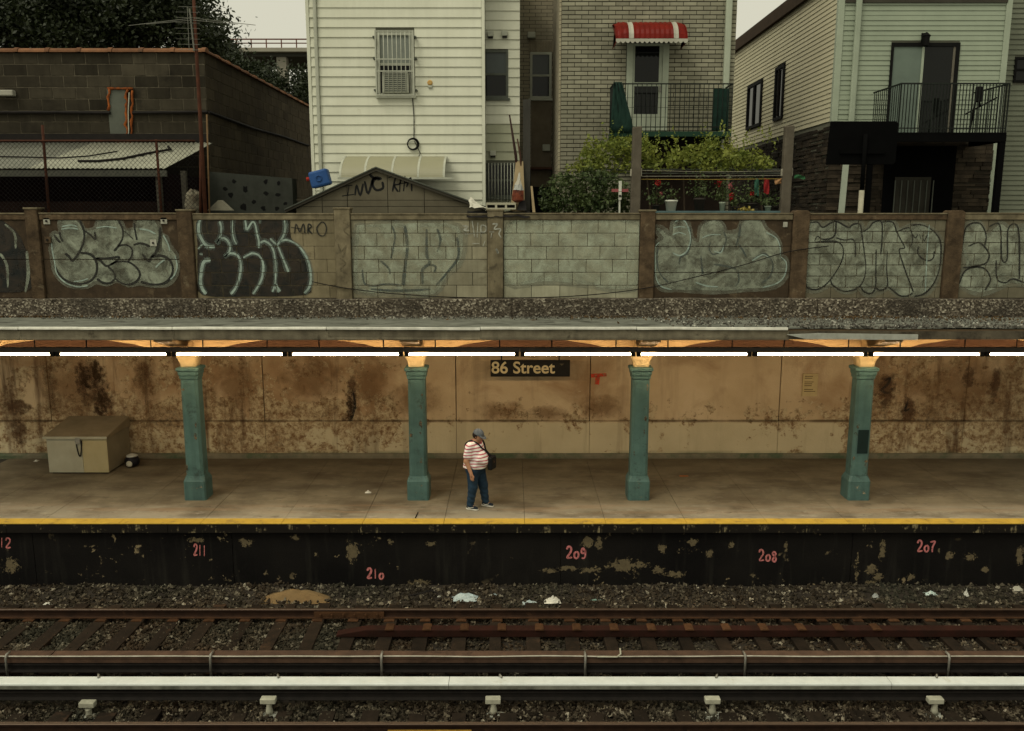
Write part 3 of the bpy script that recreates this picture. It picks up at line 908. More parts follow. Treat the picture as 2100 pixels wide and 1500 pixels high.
tag(mb.build('dead_leaves', m_dead), 'brown dead leaves and grit blown along the canopy roof', 'leaves', kind='stuff')
# pebbled curb on top of the retaining wall
k = NT('pebble_concrete')
v = k.n('ShaderNodeTexVoronoi'); k.set(v.inputs['Vector'], k.pos()); v.inputs['Scale'].default_value = 27
s1 = k.n('ShaderNodeSeparateColor'); k.set(s1.inputs[0], v.outputs['Color'])
pc = k.ramp(s1.outputs[0], [(0, (.035, .028, .02)), (.45, (.085, .07, .05)), (.8, (.16, .135, .10)), (1, (.42, .38, .29))])
area = k.ramp(k.noise(.55, 4), [(.36, 1), (.56, 0)])
pc = k.mix(k.math('MULTIPLY', area, .8), pc, (.032, .027, .020))
k.bump(v.outputs['Distance'], .8, .02)
m_peb = k.done(pc, .9, 0, .2)
cb = thing('pebbled_curb', 'band of exposed pebble concrete between the canopy and the graffiti wall', 'curb', (0, 19.8, 3.3))
MB().box(-14, 14, 19.79, 20.28, 3.08, 3.75).build('curb_core', m_core, cb)
xs = np.arange(-14.2, 14.3, 3.55)
for i in range(len(xs) - 1):
    MB().box(xs[i] + .005, xs[i + 1] - .005, 19.74 + random.uniform(-.008, .008), 20.3, 3.10, 3.80 + random.uniform(-.012, .012)).build('curb_section', m_peb, cb, bevel=.012)
# ================================================================ graffiti wall on top of the cutting
YW = 20.0
ZB, ZTOP = 3.80, 5.77
m_pier = wm('pier_brown', (.125, .086, .050), (.042, .029, .018), 5, .9, .7, 30, .2, streak=.5, grime=(.17, .135, .085), gth=.60, gscale=4, bd=.02)
m_slabdk = wm('slab_brown', (.080, .056, .034), (.030, .022, .015), 2.6, .9, .6, 40, .12, streak=.4, grime=(.13, .098, .06), gth=.58, gscale=3)
m_slablt = wm('slab_tan', (.26, .22, .135), (.15, .125, .075), 1.8, .9, .4, 40, .08, streak=.4, grime=(.08, .062, .038), gth=.56, gscale=1.3)
m_blkgrey = wm('block_grey', (.31, .29, .20), (.20, .18, .12), 2, .9, .45, 50, .16, grime=(.10, .082, .05), gth=.54, gw=.2, gscale=1.1, streak=.4)
m_blkpale = wm('block_pale', (.38, .37, .265), (.25, .24, .165), 1.8, .9, .4, 50, .15, grime=(.14, .12, .075), gth=.55, gw=.2, gscale=1.3, streak=.35)
m_blkdark = wm('block_dark', (.17, .155, .105), (.10, .088, .058), 2, .9, .45, 50, .12, streak=.2, grime=(.065, .05, .034), gth=.57)
m_mortar = wm('mortar_dark', (.05, .043, .03), (.032, .027, .02), 4, .95, .3, 40, 0)
m_cope = wm('wall_coping', (.22, .185, .115), (.085, .07, .044), 4, .9, .6, 40, .15, streak=.4, grime=(.05, .042, .03), gth=.6, gscale=3)
gw = thing('graffiti_wall', 'block wall with piers covered in faded graffiti above the canopy', 'wall', (0, YW, ZB))
MB().box(-15, 15, YW + .03, YW + .2, ZB - .02, ZTOP - .02).build('mortar_core', m_mortar, gw)
px_p = [75, 385, 705, 1016, 1326, 1638, 1952]
pw = [26, 30, 32, 32, 30, 33, 34]
PX = [A(x, 530, YW).x for x in px_p]
PW = [w / 2 * 19.95 / FPX for w in pw]
PX = [PX[0] - 3.56] + PX + [PX[-1] + 3.56]; PW = [.18] + PW + [.19]
for i, (x, w) in enumerate(zip(PX, PW)):
    zt = ZTOP + (.10 if i in (1, 3) else .05 if i in (5,) else .06)
    mb = MB()
    if i in (6, 7):
        prof = [(x - w, ZB - .03), (x + w, ZB - .03), (x + w, zt - .05), (x + w * .7, zt), (x - w * .7, zt), (x - w, zt - .05)]
    else:
        prof = [(x - w, ZB - .03), (x + w, ZB - .03), (x + w, zt), (x - w, zt)]
    mb.prism(prof, 'y', YW - .075, YW + .26)
    mb.build('pier', m_cope if i in (3, 4) else m_pier, gw, bevel=.018)
    MB().box(x - w - .02, x + w + .02, YW - .09, YW + .27, zt - .02, zt + .025).build('pier_cap', m_cope, gw, bevel=.015) if i not in (6, 7) else None
RECTS = {}
def masonry(i, rows, lens, mat, gap=.010, stagger=True, jit=.006, mats=None):
    x0, x1 = PX[i] + PW[i] + .006, PX[i + 1] - PW[i + 1] - .006
    zt = ZTOP - .16
    h = (zt - ZB) / rows
    out = []
    for r in range(rows):
        x = x0; q = 0
        if lens is None:
            cuts = [x0, x1]
        else:
            cuts = [x0]; x = x0 + (lens * (.5 if (r % 2 and stagger) else 1)) * random.uniform(.93, 1.07)
            while x < x1 - .12:
                cuts.append(x); x += lens * random.uniform(.95, 1.05)
            cuts.append(x1)
        for a, b in zip(cuts[:-1], cuts[1:]):
            a2, b2 = a + gap / 2, b - gap / 2
            z0, z1 = ZB + r * h + gap / 2, ZB + (r + 1) * h - gap / 2
            yf = YW + random.uniform(-jit, jit) * .5
            m = mat if mats is None else mats((a + b) / 2, r)
            MB().box(a2, b2, yf, YW + .1, z0, z1).build('block' if lens else 'slab', m, gw, bevel=.008)
            out.append((a2 + .004, b2 - .004, z0 + .004, z1 - .004))
    RECTS[i] = out
    cz = random.uniform(-.01, .01)
    MB().box(x0, x1, YW - .03, YW + .22, zt + .004, ZTOP + cz - .035).build('top_beam', m_pier if i in (0, 1, 6) else m_cope, gw, bevel=.012)
    MB().box(x0 + .002, x1 - .002, YW - .045, YW + .235, ZTOP + cz - .033, ZTOP + cz).build('coping', m_cope, gw, bevel=.01)
xdk = A(645, 520, YW).x
masonry(0, 2, None, m_slabdk)
masonry(1, 2, None, m_slabdk)
masonry(2, 6, .62, m_slabdk, .006, mats=lambda x, r: m_slablt)
masonry(3, 6, .62, m_blkgrey)
masonry(4, 6, .64, m_blkpale)
masonry(5, 3, None, m_slabdk)
masonry(6, 7, .60, m_blkdark)
masonry(7, 7, .60, m_blkdark)

g_pale = paint('graffiti_pale', (.40, .44, .335), .54, (.11, .118, .088), 3.2, .34)
g_pale2 = paint('graffiti_pale_worn', (.46, .51, .39), .47, (.24, .25, .18), 2.6, .3)
g_dark = paint('graffiti_dark', (.016, .018, .015), .70, (.03, .028, .022), 9, .2)
g_black = paint('graffiti_blackfill', (.010, .012, .011), .74, (.035, .026, .018), 2.6, .25)
g_mint = paint('graffiti_mint', (.34, .43, .37), .66, (.24, .30, .26), 7, .2)
g_white = paint('graffiti_white', (.46, .47, .40), .6, (.3, .3, .25), 9, .2)
g_teal = paint('graffiti_teal', (.055, .075, .068), .55, (.09, .10, .085), 6, .2)
g_haze = paint('graffiti_haze', (.26, .28, .215), .40, (.16, .165, .125), 4, .38)
g_hazem = paint('mint_haze', (.20, .25, .215), .38, (.13, .16, .14), 5, .38)
def gpiece(name, mat, rects, fills=(), strokes=(), w=.05, sc=6.5625, off=(0, 0), dy=.010, label=None, smooth=5):
    mb = MB(); Yp = YW - dy
    polys = []
    for f in fills:
        polys += triangulate(curve(px2(f, Yp, sc, off), 3, True))
    for s in strokes:
        ww = w
        if isinstance(s, tuple): s, ww = s
        polys += ribbon(curve(px2(s, Yp, sc, off), smooth), ww)
    paint_on(mb, polys, Yp, rects)
    hz = MB(); hm = None
    if name == 'graffiti_fill' and mat is not g_black:
        hm = g_haze
        for f in fills:
            cl = curve(px2(f, Yp, sc, off), 3, True)
            paint_on(hz, ribbon(cl + cl[:1], .17), Yp + .002, rects)
    elif mat is g_mint and name == 'graffiti_outline':
        hm = g_hazem
        for s in strokes:
            s = s[0] if isinstance(s, tuple) else s
            paint_on(hz, ribbon(curve(px2(s, Yp, sc, off), smooth), .13), Yp + .0015, rects)
    if hm is not None:
        hz.build('graffiti_haze', hm, gw)['kind'] = 'stuff'
    o = mb.build(name, mat, gw)
    o['kind'] = 'stuff'
    if label: o['label'] = label
    return o
# bubble letters between the first two full piers
o2 = (60, 430)
gpiece('graffiti_fill', g_pale, RECTS[1], fills=[[(300, 450), (330, 330), (425, 330), (430, 200), (480, 130), (600, 130), (680, 200), (740, 290), (890, 265), (920, 180), (1000, 110), (1130, 110), (1220, 170), (1290, 280), (1420, 265), (1440, 170), (1520, 100), (1640, 110), (1730, 230), (1740, 400), (1720, 560), (1780, 560), (1800, 340), (1880, 500), (1970, 620), (1990, 800), (1930, 920), (1820, 1000), (1640, 1010), (1480, 970), (1330, 1010), (1180, 960), (1040, 990), (900, 960), (780, 1020), (640, 1030), (480, 970), (360, 850), (330, 700)]], off=o2, label='faded pale bubble letter graffiti')
gpiece('graffiti_outline', g_dark, RECTS[1], w=.052, off=o2, dy=.013, strokes=[
    [(410, 300), (420, 370), (450, 430)], [(330, 340), (390, 420), (420, 440)],
    [(680, 150), (730, 270), (740, 400), (700, 520), (650, 610), (580, 690), (540, 640), (480, 590)],
    [(340, 760), (400, 870), (500, 960), (620, 1000), (760, 990), (860, 930), (910, 820), (900, 700), (850, 620), (770, 590), (690, 585)],
    [(900, 660), (1050, 660), (1210, 640), (1150, 710), (1040, 760), (960, 690), (900, 660)],
    [(1060, 770), (1140, 850), (1150, 930), (1080, 990), (980, 980), (910, 930)],
    [(1090, 740), (1200, 700), (1340, 710), (1450, 790), (1490, 880), (1440, 970), (1330, 1010), (1220, 980), (1160, 930)],
    [(1140, 560), (1210, 490), (1310, 480), (1380, 530), (1380, 620), (1330, 700)],
    [(1200, 150), (1260, 280), (1250, 400), (1190, 500)], [(750, 290), (820, 340), (890, 400), (880, 300)],
    [(1410, 180), (1430, 320), (1450, 410)], [(1280, 290), (1400, 400)], [(1400, 480), (1480, 455), (1560, 470), (1620, 500)],
    [(1760, 240), (1750, 420), (1700, 580), (1640, 640), (1610, 700), (1520, 600)],
    [(1640, 640), (1760, 620), (1880, 670), (1930, 780), (1910, 900), (1820, 990), (1660, 1010), (1500, 970)]])
gpiece('graffiti_highlight', g_mint, RECTS[1], w=.03, off=o2, dy=.016, strokes=[
    [(1960, 620), (1990, 760), (1960, 870), (1900, 940)], [(1800, 340), (1870, 470), (1890, 560)], [(300, 450), (310, 560), (340, 700), (370, 860), (480, 980), (640, 1040), (790, 1025)],
    [(440, 230), (560, 210), (640, 230)], [(430, 265), (560, 250), (660, 265)], [(900, 250), (1030, 230), (1180, 250)], [(1480, 260), (1600, 280), (1700, 330)], [(1830, 670), (1760, 720), (1700, 780)], [(600, 970), (700, 960), (790, 930)]])
m_aplate = wm('anchor_plate', (.40, .40, .33), (.26, .25, .2), 9, .6, .2)
for u, v, c in ((240, 155, 0), (1815, 150, 0), (255, 410, 1), (1675, 450, 0)):
    p = A(60 + u / 6.56, 430 + v / 6.56, YW)
    pl = MB().box(p.x - .075, p.x + .075, YW - .03, YW, p.z - .075, p.z + .075).build('anchor_plate', m_pier if c else m_aplate, gw, bevel=.006)
    MB().tube([(p.x, YW - .055, p.z), (p.x, YW - .025, p.z)], .024, 8).build('bolt', m_dark, pl)
p = A(1610, 461, YW)
MB().box(p.x - .05, p.x + .05, YW - .03, YW, p.z - .06, p.z + .06).build('anchor_plate', m_aplate, gw, bevel=.006)
# mint outlined letters over black
o3 = (380, 430)
gpiece('graffiti_fill', g_black, RECTS[2], fills=[[(190, 70), (700, 40), (1350, 60), (1420, 380), (1600, 560), (1700, 800), (1690, 1000), (1620, 1150), (900, 1170), (230, 1150), (170, 900), (165, 500)]], off=o3, label='black filled graffiti letters')
gpiece('graffiti_outline', g_mint, RECTS[2], w=.042, off=o3, dy=.014, label='mint green spray outline of tall letters', strokes=[
    ([(230, 80), (185, 180), (180, 300), (220, 400), (260, 460), (320, 500), (400, 500)], .055),
    [(460, 160), (485, 250), (470, 370), (420, 460), (460, 400), (530, 390), (590, 450), (600, 540), (560, 610), (520, 640)],
    ([(520, 640), (600, 590), (690, 610), (740, 690), (745, 820), (710, 980), (660, 1080), (610, 1140)], .05),
    [(170, 530), (230, 470)], ([(340, 680), (270, 690), (235, 740), (215, 850), (205, 980), (230, 1070), (280, 1140)], .065), [(190, 600), (235, 605)],
    ([(640, 130), (635, 280), (655, 400), (690, 470)], .03),
    [(800, 100), (815, 200), (830, 270), (900, 170), (940, 200), (965, 320), (990, 430), (990, 520)], ([(1000, 100), (1005, 190)], .05),
    [(1330, 100), (1350, 230), (1330, 330), (1280, 420), (1230, 470), (1140, 390)],
    [(1010, 450), (1060, 425), (1130, 460), (1180, 540), (1205, 650), (1215, 800), (1210, 1000), (1170, 1110)], ([(1215, 1000), (1230, 1050), (1270, 1110)], .08),
    [(1240, 480), (1290, 600), (1340, 720), (1390, 840)],
    ([(1270, 430), (1360, 410), (1470, 450), (1560, 530), (1640, 660), (1680, 800), (1690, 950), (1660, 1060), (1600, 1130)], .05),
    ([(780, 650), (850, 610), (910, 590), (990, 620), (1040, 700), (1050, 800), (1030, 930), (970, 1050), (910, 1140)], .05)])
gpiece('graffiti_tag', g_dark, RECTS[2], w=.028, off=o3, dy=.014, strokes=[[(1470, 330), (1490, 195), (1540, 300), (1590, 195), (1610, 330)], [(1650, 330), (1655, 200), (1700, 230), (1660, 270), (1710, 330)], [(1830, 170), (1770, 250), (1800, 340), (1870, 350), (1900, 260), (1870, 180), (1820, 170)], [(1420, 240), (1560, 260)]])
# block panels
o4 = (650, 420)
gpiece('graffiti_fill', g_pale2, RECTS[3], sc=3, off=o4, fills=[[(300, 125), (600, 115), (870, 135), (885, 330), (800, 430), (720, 550), (500, 540), (280, 540), (230, 470), (240, 160)]], label='washed out pale lettering on grey blocks')
gpiece('graffiti_outline', g_teal, RECTS[3], w=.05, sc=3, off=o4, dy=.013, strokes=[
    ([(540, 130), (555, 260), (540, 400), (530, 500)], .07), ([(675, 150), (675, 300), (690, 360), (650, 400), (650, 490)], .06), [(690, 370), (730, 380), (720, 420)],
    [(860, 200), (870, 320), (800, 420), (730, 500)], [(460, 130), (480, 200), (455, 330)], [(390, 345), (440, 390), (450, 430)], [(280, 400), (290, 480), (340, 500), (430, 490), (520, 500)], [(740, 150), (760, 220), (740, 290)], [(330, 520), (500, 530), (700, 520)]])
tagst = [[(895, 130), (930, 135), (905, 155), (940, 160)], [(955, 100), (970, 200)], [(990, 110), (985, 205)], [(1010, 200), (1010, 130), (1040, 135), (1035, 165), (1010, 170)], [(910, 180), (1030, 172)], [(955, 240), (1000, 240)], [(1035, 222), (1020, 260)]]
gpiece('graffiti_tag', g_white, RECTS[3], w=.034, sc=3, off=o4, dy=.016, strokes=tagst, smooth=3)
mb = MB()
for s in ([(1060, 168), (1090, 168)], [(1080, 120), (1110, 120), (1090, 150), (1130, 150), (1120, 180), (1135, 205)], [(1075, 175), (1070, 205)], [(1100, 270), (1115, 300), (1105, 270)]):
    paint_on(mb, ribbon(curve(px2(s, YW - .08, 3, o4), 4), .034), YW - .08)
mb.build('graffiti_tag', g_white, gw)['kind'] = 'stuff'
mb = MB()
for s in ([(160, 110), (195, 130), (165, 160), (200, 190)], [(130, 240), (150, 290), (180, 250), (165, 310)], [(140, 330), (175, 360), (145, 400), (180, 420)], [(150, 440), (170, 480)]):
    paint_on(mb, ribbon(curve(px2(s, YW - .08, 3, o4), 4), .035), YW - .08)
mb.build('graffiti_tag', paint('graffiti_faint', (.17, .14, .085), .5, None, 9, .2), gw)['kind'] = 'stuff'
gpiece('graffiti_fill', g_pale2, RECTS[4], sc=3, off=o4, fills=[[(1180, 110), (1500, 105), (1985, 110), (1985, 470), (1840, 520), (1640, 490), (1400, 470), (1160, 480)]], label='pale buffed patch on block panel')
# grey lettering in slab panel
o6 = (1320, 430)
gpiece('graffiti_fill', g_pale, RECTS[5], off=o6, label='smoky grey bubble graffiti', fills=[[(150, 520), (200, 440), (270, 380), (170, 260), (240, 265), (330, 350), (390, 330), (400, 200), (450, 130), (540, 130), (600, 220), (640, 380), (740, 440), (770, 250), (850, 170), (1000, 150), (1070, 230), (1100, 320), (1290, 310), (1330, 180), (1420, 130), (1560, 140), (1640, 270), (1770, 370), (1830, 480), (1840, 620), (1910, 690), (1920, 850), (1850, 970), (1700, 1050), (1400, 1060), (1100, 1090), (500, 1080), (250, 1050), (160, 900), (145, 700)]])
gpiece('graffiti_highlight', g_mint, RECTS[5], w=.026, off=o6, dy=.015, strokes=[
    [(1650, 310), (1780, 380), (1835, 500), (1840, 620)], [(1850, 640), (1920, 720), (1900, 880), (1800, 990), (1600, 1050)], [(210, 440), (155, 520), (160, 700), (165, 900), (230, 1030), (380, 1080)],
    [(420, 170), (500, 130), (570, 180), (610, 300)], [(400, 250), (480, 230), (560, 240)], [(390, 340), (480, 310), (570, 340)], [(600, 220), (630, 400), (580, 560), (480, 620), (390, 580)],
    [(790, 380), (900, 340), (1040, 340)], [(950, 560), (1040, 580), (1080, 480)], [(1460, 690), (1600, 610), (1690, 650)], [(700, 980), (850, 1030), (1000, 1040)]])
gpiece('graffiti_outline', g_teal, RECTS[5], w=.04, off=o6, dy=.013, strokes=[
    [(1080, 300), (1110, 420), (1040, 560), (930, 600), (880, 520), (900, 440)], [(620, 240), (640, 400), (590, 580), (500, 640), (480, 740)], [(770, 620), (790, 820), (790, 870)], [(1280, 470), (1340, 560), (1380, 640)],
    [(1460, 690), (1600, 590), (1700, 650), (1740, 760), (1700, 900), (1590, 990)], [(190, 520), (180, 700), (220, 860), (330, 980)], [(1270, 820), (1280, 960), (1230, 1040)], [(950, 740), (1100, 760), (1250, 800)], [(1300, 200), (1290, 320), (1240, 520)]])
# outlined grey letters on blocks
o7 = (1640, 430)
gpiece('graffiti_fill', g_pale, RECTS[6], off=o7, label='grey letters with thin black outline', fills=[[(135, 175), (240, 175), (310, 240), (420, 190), (490, 165), (560, 190), (660, 240), (720, 200), (810, 205), (845, 300), (930, 250), (1000, 175), (1250, 175), (1320, 300), (1480, 240), (1650, 215), (1800, 290), (1885, 420), (1895, 600), (1875, 800), (1800, 990), (1680, 1120), (1540, 1165), (1460, 1155), (1350, 1155), (1200, 1040), (1080, 1090), (960, 1130), (860, 1100), (820, 1020), (700, 1090), (560, 1090), (430, 1000), (280, 1060), (150, 1070), (85, 1000), (90, 700), (115, 400)]])
gpiece('graffiti_outline', g_dark, RECTS[6], w=.030, off=o7, dy=.013, strokes=[
    [(130, 170), (110, 400), (85, 700), (80, 1000), (150, 1070), (280, 1060), (400, 960), (500, 820), (570, 680), (590, 560), (560, 470), (480, 430), (330, 430), (200, 440)],
    [(200, 430), (240, 360), (300, 400), (420, 390), (480, 320), (490, 160)],
    [(140, 180), (240, 170), (310, 240), (420, 180), (490, 160), (560, 190), (660, 240), (720, 200), (810, 200), (840, 350), (870, 580), (890, 750), (880, 880), (820, 1020), (700, 1090), (560, 1090), (440, 1010), (420, 950)],
    [(490, 380), (600, 410), (710, 400), (750, 480), (745, 640)], [(840, 300), (930, 250), (1000, 170), (1100, 170), (1110, 350), (1090, 620)],
    [(1030, 540), (1025, 800), (1020, 1040), (960, 1130), (860, 1100), (830, 1040)], [(1180, 560), (1170, 800), (1180, 1030), (1080, 1090), (1030, 1050)],
    [(1110, 170), (1250, 170), (1310, 310), (1400, 480), (1410, 520), (1340, 540), (1380, 700), (1450, 900), (1530, 1110)], [(1190, 1040), (1260, 1090), (1350, 1160), (1460, 1160), (1520, 1120)],
    [(1490, 210), (1650, 210), (1800, 290), (1890, 420), (1900, 600), (1880, 800), (1800, 1000), (1680, 1130), (1540, 1170)], [(1600, 500), (1590, 580), (1640, 650), (1730, 690), (1800, 650), (1810, 560)],
    ([(1520, 340), (1560, 380), (1590, 330)], .022), ([(1610, 330), (1630, 390)], .022), ([(1650, 340), (1680, 420), (1720, 340), (1730, 420)], .022), ([(1330, 290), (1480, 250), (1520, 420), (1480, 510)], .022)])
gpiece('graffiti_drip', g_mint, RECTS[6], w=.022, off=o7, dy=.016, strokes=[[(1745, 200), (1720, 500), (1690, 1100)]])
o8 = (1300, 420)
gpiece('graffiti_fill', g_pale, RECTS[7], sc=2.625, off=o8, fills=[[(1770, 220), (1790, 120), (1860, 100), (1900, 160), (1970, 105), (2020, 130), (2100, 120), (2200, 130), (2200, 420), (2040, 420), (1920, 460), (1850, 470), (1750, 430), (1790, 340)]])
gpiece('graffiti_outline', g_dark, RECTS[7], sc=2.625, off=o8, w=.035, dy=.013, strokes=[[(1770, 220), (1790, 120), (1860, 100), (1895, 160), (1890, 220)], [(1800, 225), (1860, 205), (1910, 260), (1900, 310), (1850, 330), (1770, 340)], [(1750, 430), (1790, 350), (1880, 340), (1920, 400), (1890, 460)], [(1910, 120), (1970, 110), (1980, 290), (2010, 290), (2015, 130), (2070, 130), (2075, 400)], [(1950, 300), (1955, 400), (2000, 420), (2040, 400), (2100, 420)]])
gpiece('graffiti_fill', g_black, RECTS[0], sc=1, off=(0, 0), fills=[[(-40, 450), (30, 470), (60, 530), (78, 560), (60, 595), (0, 600), (-60, 590)]])
gpiece('graffiti_highlight', g_pale, RECTS[0], sc=1, off=(0, 0), w=.06, dy=.014, strokes=[[(10, 460), (30, 480), (32, 510)], [(0, 520), (14, 545), (16, 590)], [(55, 515), (58, 560), (52, 600)]])
# a cable sagging along the wall
cp = [(640, 578), (700, 590), (800, 602), (930, 610), (1080, 611), (1200, 606), (1320, 592), (1420, 570), (1520, 545), (1615, 517), (1700, 505)]
mb = MB(); mb.tube([A(x, y, YW - .10) for x, y in curve(cp, 4)], .011, 5)
tag(mb.build('sagging_cable', m_dark, loc=A(1080, 611, YW - .10), smooth=True), 'thin black cable sagging along the foot of the graffiti wall', 'cable')

# ================================================================ columns
m_green = wm('column_green', (.078, .145, .130), (.048, .095, .086), 3.5, .5, .35, 30, .12, grime=(.026, .040, .034), gth=.56, gscale=3.0, streak=.4, spec=.25)
m_chip = paint('chipped_paint', (.40, .34, .22), .40, None, 12, .06)
m_chip2 = paint('rust_chip', (.22, .16, .09), .48, (.06, .04, .025), 14, .08)
m_cream = wm('capital_cream', (.66, .49, .26), (.52, .38, .19), 2.5, .6, .2, 40, .04, grime=(.28, .17, .07), gth=.6)
def octa(c, hw, ch, z):
    x, y = c
    return [(x - hw + ch, y - hw, z), (x + hw - ch, y - hw, z), (x + hw, y - hw + ch, z), (x + hw, y + hw - ch, z), (x + hw - ch, y + hw, z), (x - hw + ch, y + hw, z), (x - hw, y + hw - ch, z), (x - hw, y - hw + ch, z)]
names = {-6.45: 'green painted iron column beside the grey storage chest', -1.91: 'green painted iron column next to the person in the striped shirt', 2.58: 'green painted iron column nearer the station name sign than the notice', 7.06: 'green painted iron column with a dark square patch, near the wall notice'}
for cx in COLX[1:5]:
    c = (cx, YC)
    t = thing('platform_column', names[cx], 'column', (cx, YC, 0), 'columns carrying the canopy')
    MB().loft([octa(c, .222, .03, 0), octa(c, .222, .03, .40), octa(c, .212, .03, .42), octa(c, .188, .05, .50)]).build('base', m_green, t)
    MB().loft([octa(c, .176, .05, .50), octa(c, .170, .05, 2.50)]).build('shaft', m_green, t)
    MB().loft([octa(c, .176, .045, 2.50), octa(c, .186, .045, 2.515), octa(c, .188, .045, 2.56), octa(c, .203, .04, 2.60), octa(c, .206, .04, 2.66), octa(c, .228, .03, 2.68), octa(c, .228, .03, 2.73), octa(c, .17, .03, 2.75)]).build('capital', m_green, t)
    rings = [octa(c, .150 + .17 * (q / 6) ** 1.8, .03, 2.74 + .40 * q / 6) for q in range(7)]
    MB().loft(rings).build('flared_neck', m_cream, t, True)
    mb = MB(); yf = YC - .2235
    r = random.Random(int(cx * 10))
    ch = []
    for q in range(3):
        x = cx + r.uniform(-.16, .06); z = r.uniform(.05, .36)
        ch.append([(x, z), (x + r.uniform(.05, .16), z), (x + r.uniform(.04, .14), z + r.uniform(.03, .09)), (x - .02, z + .05)])
    paint_on(mb, ch, yf)
    mb.build('chipped_paint', m_chip, t)['kind'] = 'stuff'
    mb = MB(); ch = []
    for q in range(7):
        x = cx + r.choice([-.12, .09, .10]) + r.uniform(-.03, .02); z = r.uniform(.55, 2.4); w_ = r.uniform(.012, .04); h_ = r.uniform(.03, .14)
        ch.append([(x - w_, z), (x + w_ * .6, z - h_ * .3), (x + w_, z + h_ * .5), (x, z + h_), (x - w_ * .8, z + h_ * .6)])
    paint_on(mb, ch, YC - .1775)
    mb.build('chipped_paint', m_chip2, t)['kind'] = 'stuff'
    if cx == 7.06:
        p = A(1763, 907, YC - .213)
        d = MB().box(cx - .09, cx + .122, YC - .186, YC - .16, .98, 1.47).build('dark_patch', wm('patch_dark', (.012, .024, .022), (.008, .016, .015), 4, .6, .2), t)
# ================================================================ fluorescent lights
YT, ZL = 16.20, 3.09
k = NT('lit_tube')
em = k.n('ShaderNodeEmission'); em.inputs['Color'].default_value = (1.0, .73, .42, 1); em.inputs['Strength'].default_value = TUBE_STRENGTH
k.t.links.new(em.outputs[0], k.out.inputs['Surface'])
m_tube = k.m
m_house = wm('light_housing', (.085, .072, .06), (.05, .042, .035), 4, .6, .1, 40, .05)
per = A(1077 + 238, 727, YT).x - A(1077, 727, YT).x
xa = A(1077, 727, YT).x
for q in range(-5, 6):
    x0 = xa + q * per; L = per * .908
    xc = x0 + L / 2
    if abs(x0 + L / 2) > 11.2: continue
    t = thing('fluorescent_light', 'lit fluorescent tube fixture in the row hung under the canopy edge', 'light', (xc, YT, ZL), 'fluorescent lights in a row under the canopy')
    MB().tube([(x0, YT, ZL), (x0 + L, YT, ZL)], .021, 10).build('tube', m_tube, t, True)
    MB().prism([(YT - .06, ZL + .055), (YT + .06, ZL + .055), (YT + .045, ZL + .135), (YT - .045, ZL + .135)], 'x', x0 - per * .045, x0 + L + per * .045).build('housing', m_house, t)
    for s, xx in ((-1, x0), (1, x0 + L)):
        MB().box(xx + s * .045 - .04, xx + s * .045 + .04, YT - .045, YT + .045, ZL - .04, ZL + .054).build('socket', m_dark, t, bevel=.006)
    for xx in (x0 + L * .25, x0 + L * .86):
        MB().tube([(xx, YT, ZL + .13), (xx, YT, 3.47)], .012, 6).build('hanger', m_dark, t)

# ================================================================ station sign, notice
x0, x1, z0, z1 = R(1006, 739, 1169, 773, 19.1)
YS = 19.1
sg = thing('station_sign', 'black station name sign reading 86 Street in cream letters', 'sign', ((x0 + x1) / 2, YS, z0))
m_signb = wm('sign_black', (.018, .016, .012), (.012, .011, .009), 3, .5, .05, 30, 0)
m_signt = wm('sign_cream', (.62, .52, .30), (.52, .43, .24), 6, .6, .05, 30, 0)
MB().box(x0, x1, YS, YS + .05, z0, z1).build('panel', m_signb, sg, bevel=.006)
cu = bpy.data.curves.new('lettering', 'FONT')
cu.body = '86 Street'; cu.size = (z1 - z0) * .98; cu.extrude = .003; cu.offset = .006
to = bpy.data.objects.new('lettering', cu)
COL.objects.link(to); bpy.context.view_layer.update()
dg = bpy.context.evaluated_depsgraph_get()
me = bpy.data.meshes.new_from_object(to.evaluated_get(dg))
bpy.data.objects.remove(to)
vx = [v.co.x for v in me.vertices]; vy = [v.co.y for v in me.vertices]
tx0, tx1, tz0, tz1 = R(1008, 741.5, 1138, 766.5, YS)
sx = (tx1 - tx0) / (max(vx) - min(vx)); sz = (tz1 - tz0) / (max(vy) - min(vy))
ox, oz = min(vx), min(vy)
for v in me.vertices:
    a, b, cc = v.co
    v.co = (tx0 + (a - ox) * sx - (x0 + x1) / 2, -.004 - cc, tz0 + (b - oz) * sz - z0)
me.materials.clear(); me.materials.append(m_signt)
lt = bpy.data.objects.new('lettering', me); link(lt, sg)
p = A(1152, 748, YS)
MB().prism([(p.x - .05, p.z + .02), (p.x + .05, p.z + .02), (p.x, p.z - .03)], 'y', YS - .004, YS - .001).build('arrow', wm('arrow_dim', (.12, .10, .06), (.09, .08, .05), 5), sg)
for xx in (x0 + .25, x1 - .25):
    MB().tube([(xx, YS + .02, z1), (xx, YS + .02, 3.40)], .014, 6).build('hanger', m_dark, sg)
x0, x1, z0, z1 = R(1646, 767, 1677, 813, YB - .03)
nt = thing('wall_notice', 'small tan framed notice with printed lines fixed on the peeling wall', 'notice', ((x0 + x1) / 2, YB - .02, z0))
MB().box(x0, x1, YB - .03, YB, z0, z1).build('board', wm('notice_tan', (.46, .36, .18), (.38, .29, .14), 8, .7, .05), nt, bevel=.004)
mb = MB()
rr = random.Random(4)
for q in range(9):
    z = z1 - .06 - q * .045
    if q in (2, 6): continue
    mb.box(x0 + .04, x0 + .04 + (x1 - x0 - .08) * rr.uniform(.6, 1), YB - .033, YB - .031, z - .008, z + .008)
mb.build('printed_lines', wm('notice_ink', (.10, .065, .03), (.07, .045, .02), 8), nt)

